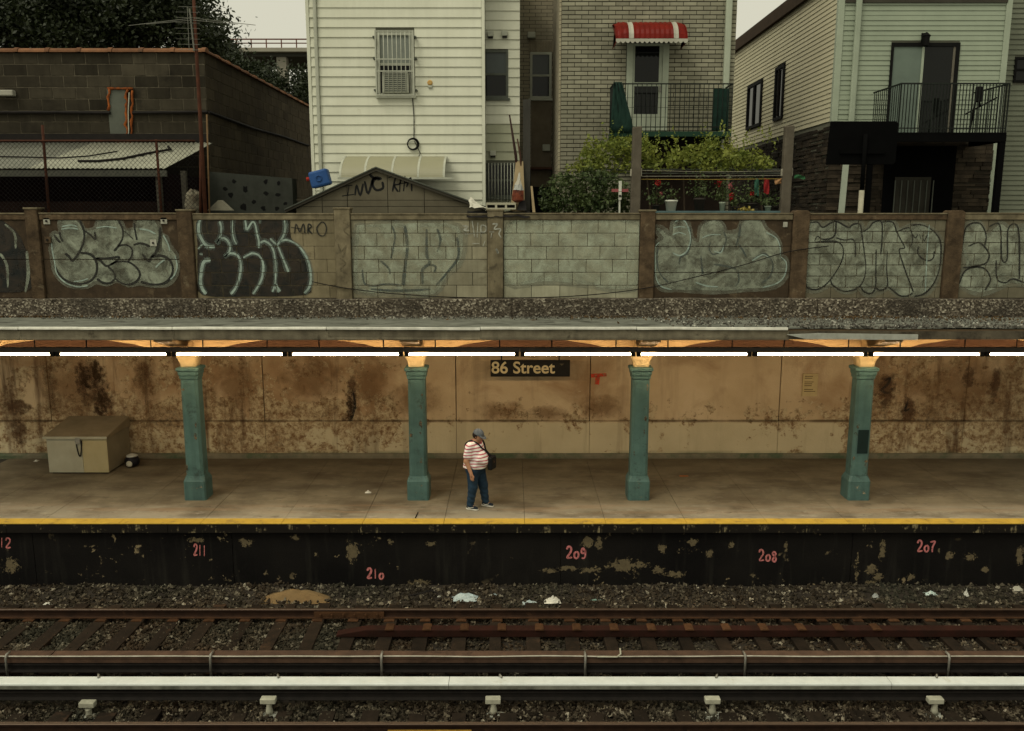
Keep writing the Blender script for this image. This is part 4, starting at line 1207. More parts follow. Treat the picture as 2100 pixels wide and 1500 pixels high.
# ================================================================ storage chest and small things on the platform
f0 = G(104, 972, 0); f1 = G(221, 972, 0)
ZC = .82
cy0, cy1 = f0.y, YB - .12
cx0, cx1 = A(98, 935, cy0).x, A(221, 935, cy0).x
ch = thing('storage_chest', 'grey metal storage chest with a sloped lid and hanging chain on the platform', 'chest', ((cx0 + cx1) / 2, (cy0 + cy1) / 2, 0))
m_ch1 = wm('chest_grey', (.36, .345, .26), (.29, .275, .20), 2.5, .5, .1, 40, .02)
m_ch2 = wm('chest_tan', (.37, .315, .18), (.31, .26, .14), 2.5, .5, .1, 40, .02)
m_ch3 = wm('chest_side', (.235, .20, .13), (.18, .15, .095), 2.5, .6, .1, 40, .02)
m_lid = wm('chest_lid', (.25, .20, .125), (.17, .135, .08), 2.5, .6, .1, 40, .02)
xm = A(169, 930, cy0).x
MB().box(cx0 + .01, cx1 - .01, cy0 + .02, cy1, .03, ZC).build('body', m_ch3, ch, bevel=.006)
MB().box(cx0, xm - .003, cy0, cy0 + .019, .03, ZC - .01).build('front_panel', m_ch1, ch, bevel=.004)
MB().box(xm + .003, cx1, cy0, cy0 + .019, .03, ZC - .01).build('front_panel', m_ch2, ch, bevel=.004)
MB().prism([(cy0 - .04, ZC + .004), (cy0 - .04, ZC + .05), (cy0 + .02, ZC + .06), (cy1, ZC + .24), (cy1, ZC + .004)], 'x', cx0 - .05, cx1 + .03).build('lid', m_lid, ch, bevel=.008)
MB().box(cx0 - .052, cx1 + .032, cy0 - .05, cy0 - .041, ZC - .005, ZC + .05).build('lid_edge', m_ch1, ch)
MB().box(cx0 + .05, cx1 - .05, cy0 + .05, cy1 - .05, 0, .03).build('skid', m_dark, ch)
pc = A(161, 925, cy0 - .05)
MB().box(pc.x - .05, pc.x + .05, cy0 - .055, cy0 - .002, ZC - .12, ZC + .03).build('hasp', m_galv, ch, bevel=.005)
hh = []
for q in range(13):
    a = q / 12
    hh.append((pc.x - .06 + .13 * a, cy0 - .02, ZC - .05 - .36 * sin(pi * a) ** .8))
MB().tube(hh, .014, 6).build('chain', m_dark, ch, True)

p = G(272, 957, 0)
bl = thing('discarded_helmet', 'round black and white object lying on the platform by the chest', 'helmet', (p.x, p.y, 0))
mb = MB(); mb.lathe((p.x, p.y, 0), [(.03, .0), (.13, .03), (.165, .10), (.165, .16), (.13, .24), (.07, .285), (.01, .30)], 16)
mb.build('shell', wm('helmet_black', (.015, .014, .018), (.01, .01, .012), 5, .4, .05), bl, True)
MB().lathe((p.x, p.y, 0), [(.10, .262), (.135, .250), (.12, .275), (.07, .297), (.02, .312)], 14).build('white_cap', wm('helmet_white', (.45, .45, .4), (.35, .35, .3), 5, .5, .05), bl, True)
mb = MB(); mb.lathe((0, 0, 0), [(.01, -.02), (.06, -.01), (.075, .01), (.05, .03), (.01, .04)], 12)
mb.v = [(p.x + .0 + a, p.y - .16 - c * .6, .105 + b) for a, b, c in mb.v]
mb.build('white_disc', wm('helmet_disc', (.55, .53, .42), (.45, .43, .34), 5, .5, .05), bl, True)
def scrap(name, label, px, py, z, sx, sy, hgt, mat, seed, group=None, cat='litter'):
    p = G(px, py, z); r = random.Random(seed)
    mb = MB(); n = 7
    V = []
    for j_ in range(n):
        for i_ in range(n):
            u, v = i_ / (n - 1) - .5, j_ / (n - 1) - .5
            fall = max(0, 1 - 2.0 * math.hypot(u, v) * .95)
            V.append((p.x + u * sx * (1 + r.uniform(-.12, .12)), p.y + v * sy * (1 + r.uniform(-.12, .12)), z + .006 + hgt * fall * r.uniform(.3, 1.2)))
    mb.add(V, [(j_ * n + i_, j_ * n + i_ + 1, (j_ + 1) * n + i_ + 1, (j_ + 1) * n + i_) for j_ in range(n - 1) for i_ in range(n - 1)])
    return tag(mb.build(name, mat, loc=(p.x, p.y, z)), label, cat, group)
m_paper = wm('paper_white', (.62, .61, .53), (.48, .47, .4), 10, .8, .2, 60, .05)
m_bag = wm('plastic_pale', (.42, .50, .50), (.30, .36, .36), 9, .3, .3, 50, .08)
scrap('paper_scrap', 'crumpled white paper scrap on the open platform between two columns', 755, 1011, 0, .13, .10, .05, m_paper, 1)
scrap('paper_scrap', 'small white paper scrap on the platform beside the chest', 75, 946, 0, .09, .12, .04, m_paper, 2)
scrap('orange_scrap', 'flat orange scrap lying on the platform beyond a column', 1402, 977, 0, .20, .08, .01, wm('scrap_orange', (.42, .15, .05), (.3, .1, .03), 8), 3)
mb = MB(); a = G(852, 1063, .004); b = G(857, 1052, .004)
mb.tube([(a.x, a.y, .012), (b.x, b.y, .012)], .010, 5)
tag(mb.build('stick', m_dark, loc=(a.x, a.y, 0)), 'short dark stick lying near the yellow edge', 'stick')
# litter along the foot of the platform face
def zb(px, py):
    p = G(px, py, -1.30)
    return bed_z(p.x, p.y) + .02
for nm, lb, px, py, sx, sy, hg, mt in (
        ('plastic_bag', 'large crumpled pale blue plastic bag on the ballast by the platform face', 953, 1228, .46, .28, .16, m_bag),
        ('plastic_scrap', 'tiny pale plastic scrap lying beside the large plastic bag', 1014, 1222, .12, .1, .05, m_bag),
        ('plastic_bag', 'small flattened grey blue plastic bag between two paler litter pieces', 1086, 1238, .27, .16, .07, m_bag),
        ('torn_paper', 'torn white paper heap on the ballast under the number 209', 1134, 1234, .30, .20, .13, m_paper),
        ('plastic_strip', 'thin mint green plastic strip on the ballast', 1222, 1231, .22, .06, .02, wm('strip_mint', (.22, .33, .27), (.15, .22, .18), 9)),
        ('paper_cup', 'crushed turquoise and white wrapper on the ballast below number 207', 1908, 1219, .24, .12, .07, wm('wrapper', (.35, .5, .46), (.5, .5, .45), 20)),
        ('paper_scrap', 'bright white crumpled paper at the foot of the black face below number 207', 1981, 1222, .11, .12, .14, m_paper),
        ('paper_scrap', 'dirty grey wrapper on the ballast between numbers 208 and 207', 1795, 1224, .13, .12, .10, wm('wrapper_grey', (.30, .32, .3), (.2, .2, .18), 9)),
        ('paper_scrap', 'pale flat paper on the stones between numbers 208 and 207', 1722, 1232, .14, .10, .05, wm('wrapper_tan', (.36, .34, .27), (.25, .22, .16), 9)),
        ('paper_scrap', 'white scrap on the ballast below number 212', 98, 1240, .16, .10, .06, m_paper),
        ('paper_scrap', 'large off white torn board against the black face beside number 207', 2086, 1210, .22, .14, .12, wm('board_pale', (.42, .40, .32), (.3, .28, .22), 9)),
        ('paper_scrap', 'white crumb of foam on the stones under number 210', 900, 1224, .06, .06, .04, m_paper)):
    scrap(nm, lb, px, py, zb(px, py), sx, sy, hg, mt, px)
# sand heap
p = G(606, 1222, -1.28); mb = MB(); n = 22; V = []
for j_ in range(n):
    for i_ in range(n):
        u, v = (i_ / (n - 1) - .5) * 2, (j_ / (n - 1) - .5) * 2
        d = math.hypot(u, v)
        V.append((p.x + u * .66, p.y + .02 + v * .22, bed_z(p.x, p.y) - .03 + .19 * max(0, 1 - d) ** .7 * (1 + .4 * mnoise.noise((u * 3, v * 3, 2)))))
mb.add(V, [(j_ * n + i_, j_ * n + i_ + 1, (j_ + 1) * n + i_ + 1, (j_ + 1) * n + i_) for j_ in range(n - 1) for i_ in range(n - 1)])
tag(mb.build('sand_heap', wm('sand', (.20, .135, .062), (.14, .09, .042), 6, .95, .5, 90, 0), loc=(p.x, p.y, -1.35), smooth=True), 'small tan sand heap against the platform face below number 210', 'sand')
mb = MB()
mb.tube([G(838, 1222, -1.27), G(862, 1217, -1.24), G(884, 1211, -1.20), G(898, 1217, -1.24)], .015, 5)
tag(mb.build('bent_strip', m_dark, loc=G(862, 1217, -1.30)), 'bent dark metal strip lying on the ballast near the sand heap', 'strip')
# ================================================================ the waiting person
pb = G(977, 1041, 0)
TH = radians(-25)
def W(V):
    V = np.asarray(V, float)
    c, s = cos(TH), sin(TH)
    return np.stack([pb.x + V[..., 0] * c - V[..., 1] * s, pb.y + V[..., 0] * s + V[..., 1] * c, V[..., 2]], -1)
person = thing('person', 'person in red and white striped shirt, jeans and grey cap standing on the platform', 'person', (pb.x, pb.y, 0))
m_skin = wm('skin', (.40, .215, .125), (.36, .185, .105), 6, .5, .05, 60, 0)
m_jean = wm('denim', (.022, .045, .072), (.013, .026, .045), 8, .9, .3, 80, 0)
m_shoe = wm('shoe_navy', (.018, .024, .034), (.012, .016, .022), 8, .7, .1, 60, 0)
m_sole = wm('shoe_sole', (.62, .60, .53), (.52, .5, .43), 8, .7, .1, 60, 0)
m_cap = wm('cap_grey', (.13, .145, .155), (.09, .10, .115), 8, .8, .2, 80, 0)
m_hair = wm('hair_dark', (.020, .015, .012), (.012, .009, .008), 20, .6, .3, 90, 0)
k = NT('striped_shirt')
zc = k.xyz(k.obj())[2]; xc = k.xyz(k.obj())[0]
ph = k.math('ADD', k.math('MULTIPLY', zc, 1 / .062), k.math('MULTIPLY', k.noise(3, 2, vec=k.obj()), .8))
st = k.ramp(k.math('FRACT', ph), [(.58, 0), (.63, 1), (.97, 1), (1, 0)])
k.bump(k.noise(14, 3, vec=k.obj()), .25, .02)
m_shirt = k.done(k.mix(st, (.76, .72, .67), (.42, .085, .12)), .85)
m_collar = wm('shirt_white', (.72, .68, .62), (.66, .62, .55), 8, .85, .1, 60, 0)
LEG = {-1: dict(hip=(-.02, -.105, .80), knee=(-.01, -.13, .45), ank=(-.06, -.15, .085)),
       1: dict(hip=(.0, .105, .80), knee=(.085, .13, .45), ank=(.125, .16, .085))}
def legs(P, inf):
    d = sdf_ell(P, (-.03, 0, .84), (.185 + inf, .205 + inf, .16 + inf))
    for s in (-1, 1):
        L = LEG[s]
        l = smin(sdf_cone(P, L['hip'], L['knee'], .118 + inf, .083 + inf), sdf_cone(P, L['knee'], L['ank'], .083 + inf, .060 + inf), .03)
        d = smin(d, l, .05)
    return d
def torso(P, inf):
    d = sdf_ell(P, (-.02, 0, 1.19), (.150 + inf, .205 + inf, .19 + inf))
    d = smin(d, sdf_ell(P, (.045, 0, 1.01), (.205 + inf, .205 + inf, .19 + inf)), .08)
    d = smin(d, sdf_ell(P, (-.055, 0, .90), (.175 + inf, .205 + inf, .14 + inf)), .08)
    d = smin(d, sdf_cone(P, (-.03, -.15, 1.295), (-.03, .15, 1.295), .075 + inf, .075 + inf), .06)
    return d
SH = {-1: (-.04, -.205, 1.275), 1: (-.03, .205, 1.275)}
EL = {-1: (-.075, -.265, 1.01), 1: (.035, .275, 1.02)}
WR = {-1: (.035, -.275, .775), 1: (.215, .20, .98)}
def arm(P, s, inf, upper_only=False):
    a, e, w = np.array(SH[s]), np.array(EL[s]), np.array(WR[s])
    if upper_only:
        m = a + (e - a) * .62
        return sdf_cone(P, a, m, .073 + inf, .070 + inf)
    return smin(sdf_cone(P, a, e, .062 + inf, .050 + inf), sdf_cone(P, e, w, .050 + inf, .032 + inf), .03)
def hand(P, s):
    w = np.array(WR[s]); e = np.array(EL[s])
    f = (w - e) / np.linalg.norm(w - e)
    if s == -1: f = np.array((.16, -.02, -1.0)); f /= np.linalg.norm(f)
    side = np.array((1.0, 0, .16)) if s == -1 else np.array((.3, -.3, .9))
    side = side - f * (side @ f); side /= np.linalg.norm(side)
    nrm = np.cross(f, side)
    d = sdf_cone(P, w, w + f * .03, .030, .032)
    d = smin(d, sdf_cone(P, w + f * .03 - side * .018, w + f * .085 - side * .025, .018, .015), .015)
    d = smin(d, sdf_cone(P, w + f * .03 + side * .018, w + f * .085 + side * .025, .018, .015), .015)
    curl = nrm * (-.018 if s == -1 else .03)
    for i, L in enumerate((.060, .072, .068, .052)):
        o = side * (.030 - .020 * i)
        b = w + f * .085 + o; m = b + f * L * .55 + curl * .35; t = b + f * L + curl * 1.1
        d = np.minimum(d, smin(sdf_cone(P, b, m, .0095, .009), sdf_cone(P, m, t, .009, .0075), .004))
    b = w + f * .025 + side * .026
    d = smin(d, smin(sdf_cone(P, b, b + f * .035 + side * .020, .012, .0105), sdf_cone(P, b + f * .035 + side * .020, b + f * .065 + side * .018, .0105, .0085), .006), .008)
    return d
HC = np.array((.055, 0, 1.475))
HA = radians(22)                                  # head bowed forward
def headspace(P):
    Q = P - HC
    c, s = cos(HA), sin(HA)
    return np.stack([Q[..., 0] * c - Q[..., 2] * s, Q[..., 1], Q[..., 0] * s + Q[..., 2] * c], -1)
def head(P):
    Q = headspace(P)
    d = sdf_ell(Q, (-.01, 0, .03), (.098, .078, .098))
    d = smin(d, sdf_ell(Q, (.025, 0, -.045), (.070, .060, .070)), .04)
    d = smin(d, sdf_cone(Q, (.082, 0, .012), (.104, 0, -.022), .010, .016), .012)     # nose
    d = smin(d, sdf_cone(Q, (.070, -.026, .026), (.070, .026, .026), .014, .014), .02)  # brow
    d = smin(d, sdf_ell(Q, (.086, 0, -.056), (.012, .026, .010)), .012)                # lips
    d = smin(d, sdf_ell(Q, (.070, 0, -.092), (.022, .026, .018)), .02)                 # chin
    for s in (-1, 1):
        d = smin(d, sdf_ell(Q, (-.012, s * .078, -.012), (.020, .010, .030)), .008)     # ear
        d = -smin(-d, sdf_ell(Q, (.092, s * .032, .008), (.014, .016, .011)), .01) if False else d
    return d
def body(P):
    d = smin(legs(P, -.012), torso(P, -.014), .04)
    d = smin(d, sdf_cone(P, (-.02, 0, 1.32), (.035, 0, 1.42), .066, .056), .04)
    d = smin(d, head(P), .02)
    for s in (-1, 1):
        d = smin(d, smin(arm(P, s, 0), hand(P, s), .012), .03)
        L = LEG[s]; a = np.array(L['ank'])
        d = smin(d, sdf_cone(P, a, a + np.array((.11, 0, -.05)), .04, .03), .03)
    return d
V, Fc = nets(body, (-.32, -.40, .0), (.44, .40, 1.66), .0105)
np_obj('body', W(V), Fc, m_skin, person, True)
# jeans
V, Fc = nets(lambda P: np.maximum(legs(P, .010) + .005 * np.sin(60 * P[..., 2] + 30 * P[..., 0]) * np.clip((.5 - P[..., 2]) * 5, .2, 1), .07 - P[..., 2]), (-.32, -.34, .03), (.34, .36, 1.05), .013)
np_obj('jeans', W(V), Fc, m_jean, person, True)
# shirt with short sleeves
def shirt(P):
    d = torso(P, .012)
    d = smin(d, sdf_cone(P, (-.035, 0, .93), (-.02, 0, .86), .20, .215), .06)
    for s in (-1, 1):
        d = smin(d, arm(P, s, .014, True), .035)
    d = d + .007 * np.sin(34 * P[..., 2] + 16 * P[..., 0] + 9 * P[..., 1]) * np.clip((1.2 - P[..., 2]) * 4, 0, 1) + .005 * np.sin(45 * P[..., 0] - 20 * P[..., 2])
    d = np.maximum(d, .835 - P[..., 2] + .03 * P[..., 0])
    neck = np.linalg.norm(P - np.array((.03, 0, 1.42)), axis=-1) - .115
    return np.maximum(d, -neck)
V, Fc = nets(shirt, (-.34, -.40, .78), (.36, .40, 1.42), .013)
o = np_obj('shirt', W(V), Fc, m_shirt, person, True)
# cap with a brim, hair at the nape
def cap(P):
    Q = headspace(P)
    d = sdf_ell(Q, (-.012, 0, .042), (.112, .092, .100))
    d = np.maximum(d, .028 - Q[..., 2])
    br = np.maximum(sdf_ell(Q, (.085, 0, .032), (.095, .080, .05)), np.abs(Q[..., 2] - .034 + .25 * np.maximum(Q[..., 0] - .08, 0)) - .006)
    return smin(d, br, .006)
V, Fc = nets(cap, (-.18, -.14, 1.38), (.30, .14, 1.68), .008)
np_obj('cap', W(V), Fc, m_cap, person, True)
def hair(P):
    Q = headspace(P)
    d = sdf_ell(Q, (-.032, 0, -.002), (.094, .090, .082))
    d = np.maximum(d, Q[..., 2] - .035)
    return np.maximum(d, Q[..., 0] - .012)
V, Fc = nets(hair, (-.18, -.14, 1.32), (.20, .14, 1.60), .008)
np_obj('hair', W(V), Fc, m_hair, person, True)
m_eye = wm('eye', (.02, .015, .012), (.012, .01, .01), 9, .3, 0)
ci, si = cos(-HA), sin(-HA)
for s in (-1, 1):
    q = np.array((.0885, s * .030, .006))
    c_ = HC + np.array((q[0] * cos(HA) + q[2] * sin(HA), q[1], -q[0] * sin(HA) + q[2] * cos(HA)))
    V, Fc = nets(lambda P: np.linalg.norm(P - c_, axis=-1) - .0085, c_ - .014, c_ + .014, .004)
    np_obj('eye', W(V), Fc, m_eye, person, True)
for s in (-1, 1):
    a = np.array(LEG[s]['ank'])
    def shoe(P):
        d = sdf_cone(P, a + (-.035, 0, -.035), a + (.135, 0, -.048), .046, .036)
        d = smin(d, sdf_cone(P, a + (-.01, 0, .0), a + (.02, 0, -.02), .052, .05), .03)
        return np.maximum(d, .026 - P[..., 2])
    lo = a + (-.13, -.09, -.10); hi = a + (.23, .09, .09)
    V, Fc = nets(shoe, lo, hi, .010)
    sh = np_obj('shoe', W(V), Fc, m_shoe, person, True)
    def sole(P):
        d = sdf_cone(P, a + (-.04, 0, -.062), a + (.14, 0, -.062), .050, .042)
        return np.maximum(np.maximum(d, P[..., 2] - .030), .001 - P[..., 2])
    V, Fc = nets(sole, a + (-.13, -.09, -.095), a + (.24, .09, .0), .009)
    np_obj('sole', W(V), Fc, m_sole, sh)
    yo = a[1] - .056
    MB().tube([tuple(W(np.array(q))) for q in ((a[0] - .03, yo, .062), (a[0] + .02, yo, .045), (a[0] + .10, yo + .012, .07))], [.004, .010, .003], 5).build('side_mark', m_sole, sh)
# cross-body bag: hangs in front of the belly
m_bagb = wm('bag_black', (.014, .014, .014), (.009, .009, .009), 6, .5, .2, 50, 0)
bc = W(np.array((.285, .12, .93)))
bag = thing('shoulder_bag', 'black cross body bag hanging in front of the striped shirt', 'bag', tuple(bc))
def bagf(P):
    q = np.abs(P - np.array((.285, .12, .93))) - np.array((.022, .085, .105))
    return np.linalg.norm(np.maximum(q, 0), axis=-1) + np.minimum(q.max(-1), 0) - .03
V, Fc = nets(bagf, (.19, -.03, .74), (.38, .27, 1.12), .012)
np_obj('pouch', W(V), Fc, m_bagb, bag, True)
def on_torso(p, up=.018):
    p = np.array(p, float)
    for _ in range(25):
        d = float(shirt(p[None])[0])
        e = .004
        g = np.array([float(shirt((p + np.eye(3)[i] * e)[None])[0]) - d for i in range(3)]) / e
        p = p - g / (np.linalg.norm(g) + 1e-6) * (d - up) * .8
    return p
st = [(-.13, -.12, 1.18), (-.10, -.13, 1.30), (-.03, -.13, 1.36), (.06, -.09, 1.33), (.13, -.04, 1.25), (.19, .02, 1.15), (.24, .06, 1.06)]
sp = [on_torso(p) for p in st] + [np.array((.285, .10, 1.05))]
MB().tube([tuple(W(p)) for p in curve(sp, 4)], .014, 6).build('strap', m_bagb, bag, True)
fp = [on_torso(p, .016) for p in ((.03, .17, 1.33), (.10, .16, 1.27), (.16, .15, 1.19), (.21, .14, 1.10))] + [np.array((.285, .15, 1.04))]
MB().tube([tuple(W(p)) for p in curve(fp, 4)], .017, 6).build('strap', m_bagb, bag, True)
# ================================================================ ground above the cutting
ZG = 3.70
m_yard = wm('yard_soil', (.07, .06, .04), (.04, .035, .025), 1.5, .95, .4, 20, 0)
mb = MB(); mb.add([(-400, 20.21, ZG), (400, 20.21, ZG), (400, 700, ZG), (-400, 700, ZG)], [(0, 1, 2, 3)])
tag(mb.build('ground', m_yard), 'ground of the back yards above the cutting', 'ground', kind='structure')

m_winglass = glass('window_glass', (.008, .009, .008))
m_blind = wm('window_blind', (.26, .28, .24), (.20, .22, .19), 2, .6, .05)
m_frame_w = wm('frame_pale', (.46, .47, .38), (.36, .37, .30), 4, .6, .1, 40, .03)
m_frame_d = wm('frame_dark', (.10, .11, .09), (.07, .075, .06), 4, .6, .1, 40, .03)
m_blackp = wm('black_paint', (.008, .008, .007), (.005, .005, .005), 4, .7, .1, 40, .03, spec=.08)

def boards_x(parent, mat, x0, x1, Y, z0, z1, exp, holes=(), proud=.036, name='siding_board', z_start=None):
    """clapboards on a wall that faces -y, cut round its openings (x0, x1, z0, z1)"""
    z = z0 if z_start is None else z_start
    while z < z1 - .01:
        segs = [(x0, x1)]
        for hx0, hx1, hz0, hz1 in holes:
            if hz0 < z + exp * .6 and hz1 > z + exp * .4:
                ns = []
                for a, b in segs:
                    if hx1 <= a or hx0 >= b: ns.append((a, b)); continue
                    if hx0 > a: ns.append((a, hx0))
                    if hx1 < b: ns.append((hx1, b))
                segs = ns
        for a, b in segs:
            if b - a < .03: continue
            zt = min(z + exp, z1)
            d = random.uniform(-.004, .004); jz = random.uniform(-.004, .004)
            MB().prism([(Y - proud + d, z + jz), (Y, z), (Y, zt), (Y - .006 + d, zt + .008)], 'x', a, b).build(name, mat, parent)
        z += exp
def boards_y(parent, mat, X, y0, y1, z0, z1, exp, holes=(), proud=.024, name='siding_board'):
    """the same on a wall that faces -x"""
    z = z0
    while z < z1 - .01:
        segs = [(y0, y1)]
        for hx0, hx1, hz0, hz1 in holes:
            if hz0 < z + exp * .6 and hz1 > z + exp * .4:
                ns = []
                for a, b in segs:
                    if hx1 <= a or hx0 >= b: ns.append((a, b)); continue
                    if hx0 > a: ns.append((a, hx0))
                    if hx1 < b: ns.append((hx1, b))
                segs = ns
        zt = min(z + exp, z1)
        for a, b in segs:
            if b - a < .03: continue
            MB().prism([(X - proud, z), (X, z), (X, zt), (X - .006, zt + .006)], 'y', a, b).build(name, mat, parent)
        z += exp
def window(parent, x0, x1, z0, z1, Y, fm, lights=2, fw=.06, gm=None, sill=True, top_m=None, proud=.06):
    f = MB()
    f.box(x0, x0 + fw, Y - proud, Y + .02, z0, z1); f.box(x1 - fw, x1, Y - proud, Y + .02, z0, z1)
    f.box(x0 + fw, x1 - fw, Y - proud + .003, Y + .02, z1 - fw, z1); f.box(x0 + fw, x1 - fw, Y - proud + .003, Y + .02, z0, z0 + fw)
    zm = (z0 + z1) / 2
    f.box(x0 + fw, x1 - fw, Y - proud + .012, Y + .02, zm - .03, zm + .03)
    w = f.build('window', fm, parent)
    MB().box(x0 + fw, x1 - fw, Y - .012, Y + .01, zm + .03, z1 - fw).build('pane', top_m or gm or m_winglass, w)
    MB().box(x0 + fw, x1 - fw, Y - .018, Y + .01, z0 + fw, zm - .03).build('pane', gm or m_winglass, w)
    if sill: MB().box(x0 - .05, x1 + .05, Y - proud - .05, Y + .01, z0 - .06, z0 - .003).build('sill', fm, w)
    return w
def tube_part(name, pts, r, mat, parent, n=6):
    return MB().tube(pts, r, n).build(name, mat, parent, True)

# ---------------------------------------------------------------- white clapboard house
YH = 23.5
m_side = wm('siding_white', (.66, .665, .54), (.58, .585, .465), 1.2, .6, .12, 30, .035, streak=.12, grime=(.47, .46, .34), gth=.66, gscale=.9)
m_sideb = wm('siding_olive', (.42, .43, .31), (.36, .365, .26), 1.2, .65, .12, 30, .05, streak=.15)
m_wallcore = wm('wall_core', (.16, .16, .12), (.12, .12, .09), 3, .9, .2)
HX0, HX1 = A(634, 200, YH).x, A(995, 200, YH).x
wh = thing('clapboard_house', 'white clapboard house with a barred window and air conditioner', 'house', ((HX0 + HX1) / 2, YH + 3, ZG))
MB().box(HX0 + .01, HX1 - .01, YH, YH + 9, ZG, 13.2).build('wall', m_wallcore, wh)
wx0, wx1, wz0, wz1 = R(772, 66, 851, 199, YH)
zl = A(800, 16, YH).z; exp = .2455
zs = zl - exp * 32
while zs < ZG: zs += exp
boards_x(wh, m_side, HX0 + .30, HX1 - .09, YH, zs, 13.0, exp, holes=[(wx0, wx1, wz0, wz1)])
boards_x(wh, m_side, HX0 + .09, HX0 + .20, YH, zs, 13.0, exp)
MB().box(HX0, HX0 + .085, YH - .045, YH + .05, ZG, 13.1).build('corner_board', m_side, wh, bevel=.008)
MB().box(HX1 - .085, HX1, YH - .045, YH + .05, ZG, 13.1).build('corner_board', m_side, wh, bevel=.008)
MB().box(HX0 + .205, HX0 + .295, YH - .10, YH - .002, ZG, 13.1).build('downspout', m_frame_w, wh, bevel=.02)
MB().box(HX0 - .2, HX1 + .15, YH - .25, YH + 9.2, 13.2, 13.4).build('roof', m_frame_d, wh)
# recessed wing
YR = 24.3
RX0, RX1 = HX1 - .3, A(1066, 200, YR).x
MB().box(HX1 - .5, RX1, YR, YR + 6, ZG, 13.1).build('wall', m_wallcore, wh)
w2 = R(991, 104, 1042, 202, YR)
w3 = R(998, 335, 1058, 405, YR)
zsp = A(1030, 300, YR).z
boards_x(wh, m_side, HX1 - .45, RX1 - .002, YR, zs + .1 + exp * 17, 13.0, exp, holes=[w2])
boards_x(wh, m_sideb, HX1 - .45, RX1 - .002, YR, zs + .1, zs + .1 + exp * 17 - .004, exp, holes=[w3])
window(wh, *w2, YR, m_frame_d, top_m=glass('window_glass_grey', (.075, .09, .085)))
wn3 = window(wh, *w3, YR, m_frame_d)
for q in range(9):
    x = w3[0] + .06 + q * (w3[1] - w3[0] - .12) / 8
    tube_part('bar', [(x, YR - .10, w3[2] - .3), (x, YR - .10, w3[3])], .012, m_frame_w, wn3)
for px, py in ((1006, 72), (1035, 71), (1011, 316)):
    p = A(px, py, YR)
    v = MB().box(p.x - .085, p.x + .085, YR - .13, YR - .02, p.z - .06, p.z + .08).build('vent_hood', m_frame_w, wh, bevel=.02)
    MB().box(p.x - .065, p.x + .065, YR - .125, YR - .03, p.z - .10, p.z - .063).build('vent_opening', m_dark, v)
# barred window with air conditioner
wb = window(wh, wx0 + .03, wx1 - .03, wz0 + .02, wz1 - .02, YH, m_frame_w, fw=.07, top_m=m_blind, proud=.06)
gz0, gz1 = wz0, wz1
gx0, gx1 = wx0, wx1
yg = YH - .20
gr = MB().box(gx0, gx0 + .035, yg - .02, yg + .02, gz0, gz1).build('grille_frame', m_frame_w, wh)
MB().box(gx1 - .035, gx1, yg - .02, yg + .02, gz0, gz1).build('grille_frame', m_frame_w, wh)
for zz in (gz0 + .02, gz0 + .62, gz0 + .92, gz1 - .02):
    MB().box(gx0 + .035, gx1 - .035, yg - .014, yg + .014, zz - .014, zz + .014).build('grille_rail', m_frame_w, wh)
for q in range(1, 9):
    x = gx0 + q * (gx1 - gx0) / 9
    tube_part('grille_bar', [(x, yg, gz0), (x, yg, gz1)], .011, m_frame_w, wh)
for zz in (gz0 + .15, gz0 + .95, gz1 - .15):
    for x, s in ((gx0, -1), (gx1, 1)):
        MB().box(min(x, x + s * .06), max(x, x + s * .06), YH - .18, YH - .01, zz - .02, zz + .02).build('grille_lug', m_frame_d, wh)
ac = thing('air_conditioner', 'pale window air conditioner behind bars on the white house', 'air conditioner', ((gx0 + gx1) / 2, YH - .1, gz0 + .06))
ax0, ax1, az0, az1 = gx0 + .16, gx1 - .16, gz0 + .08, gz0 + .60
MB().box(ax0, ax1, YH - .155, YH - .03, az0, az1).build('casing', m_frame_w, ac, bevel=.015)
for q in range(9):
    z = az0 + .05 + q * (az1 - az0 - .1) / 8
    MB().box(ax0 + .05, ax1 - .05, YH - .165, YH - .157, z - .008, z + .014).build('louvre', m_frame_d, ac)
# ornament, cable with coil
p = A(882, 173, YH)
orn = thing('wall_ornament', 'small orange and white ornament on the white clapboards', 'ornament', (p.x, YH - .03, p.z))
MB().tube([(p.x, YH - .07, p.z + .03), (p.x, YH - .025, p.z + .03)], [.05, .075], 8).build('flower', wm('ornament_orange', (.5, .24, .05), (.4, .3, .12), 20), orn)
MB().box(p.x - .05, p.x + .06, YH - .06, YH - .025, p.z - .10, p.z - .035).build('plate', m_frame_w, orn, bevel=.01)
cbl = thing('hanging_cable', 'thin black cable with a loose coil hanging below the barred window', 'cable', tuple(A(846, 295, YH)))
tube_part('cable', [A(846, 200, YH - .05), A(849, 240, YH - .05), A(849, 285, YH - .05)], .012, m_blackp, cbl)
c = A(846, 296, YH - .06)
for q in range(3):
    rr_ = .13 + .012 * q
    tube_part('coil', [(c.x + rr_ * cos(a) + .01 * q, YH - .06 - .012 * q, c.z + rr_ * sin(a)) for a in np.linspace(0, 2 * pi, 20)], .013, m_blackp, cbl)
tube_part('cable', [A(850, 290, YH - .06), A(862, 315, YH - .06), A(855, 328, YH - .06), A(835, 335, YH - .06)], .010, m_blackp, cbl)
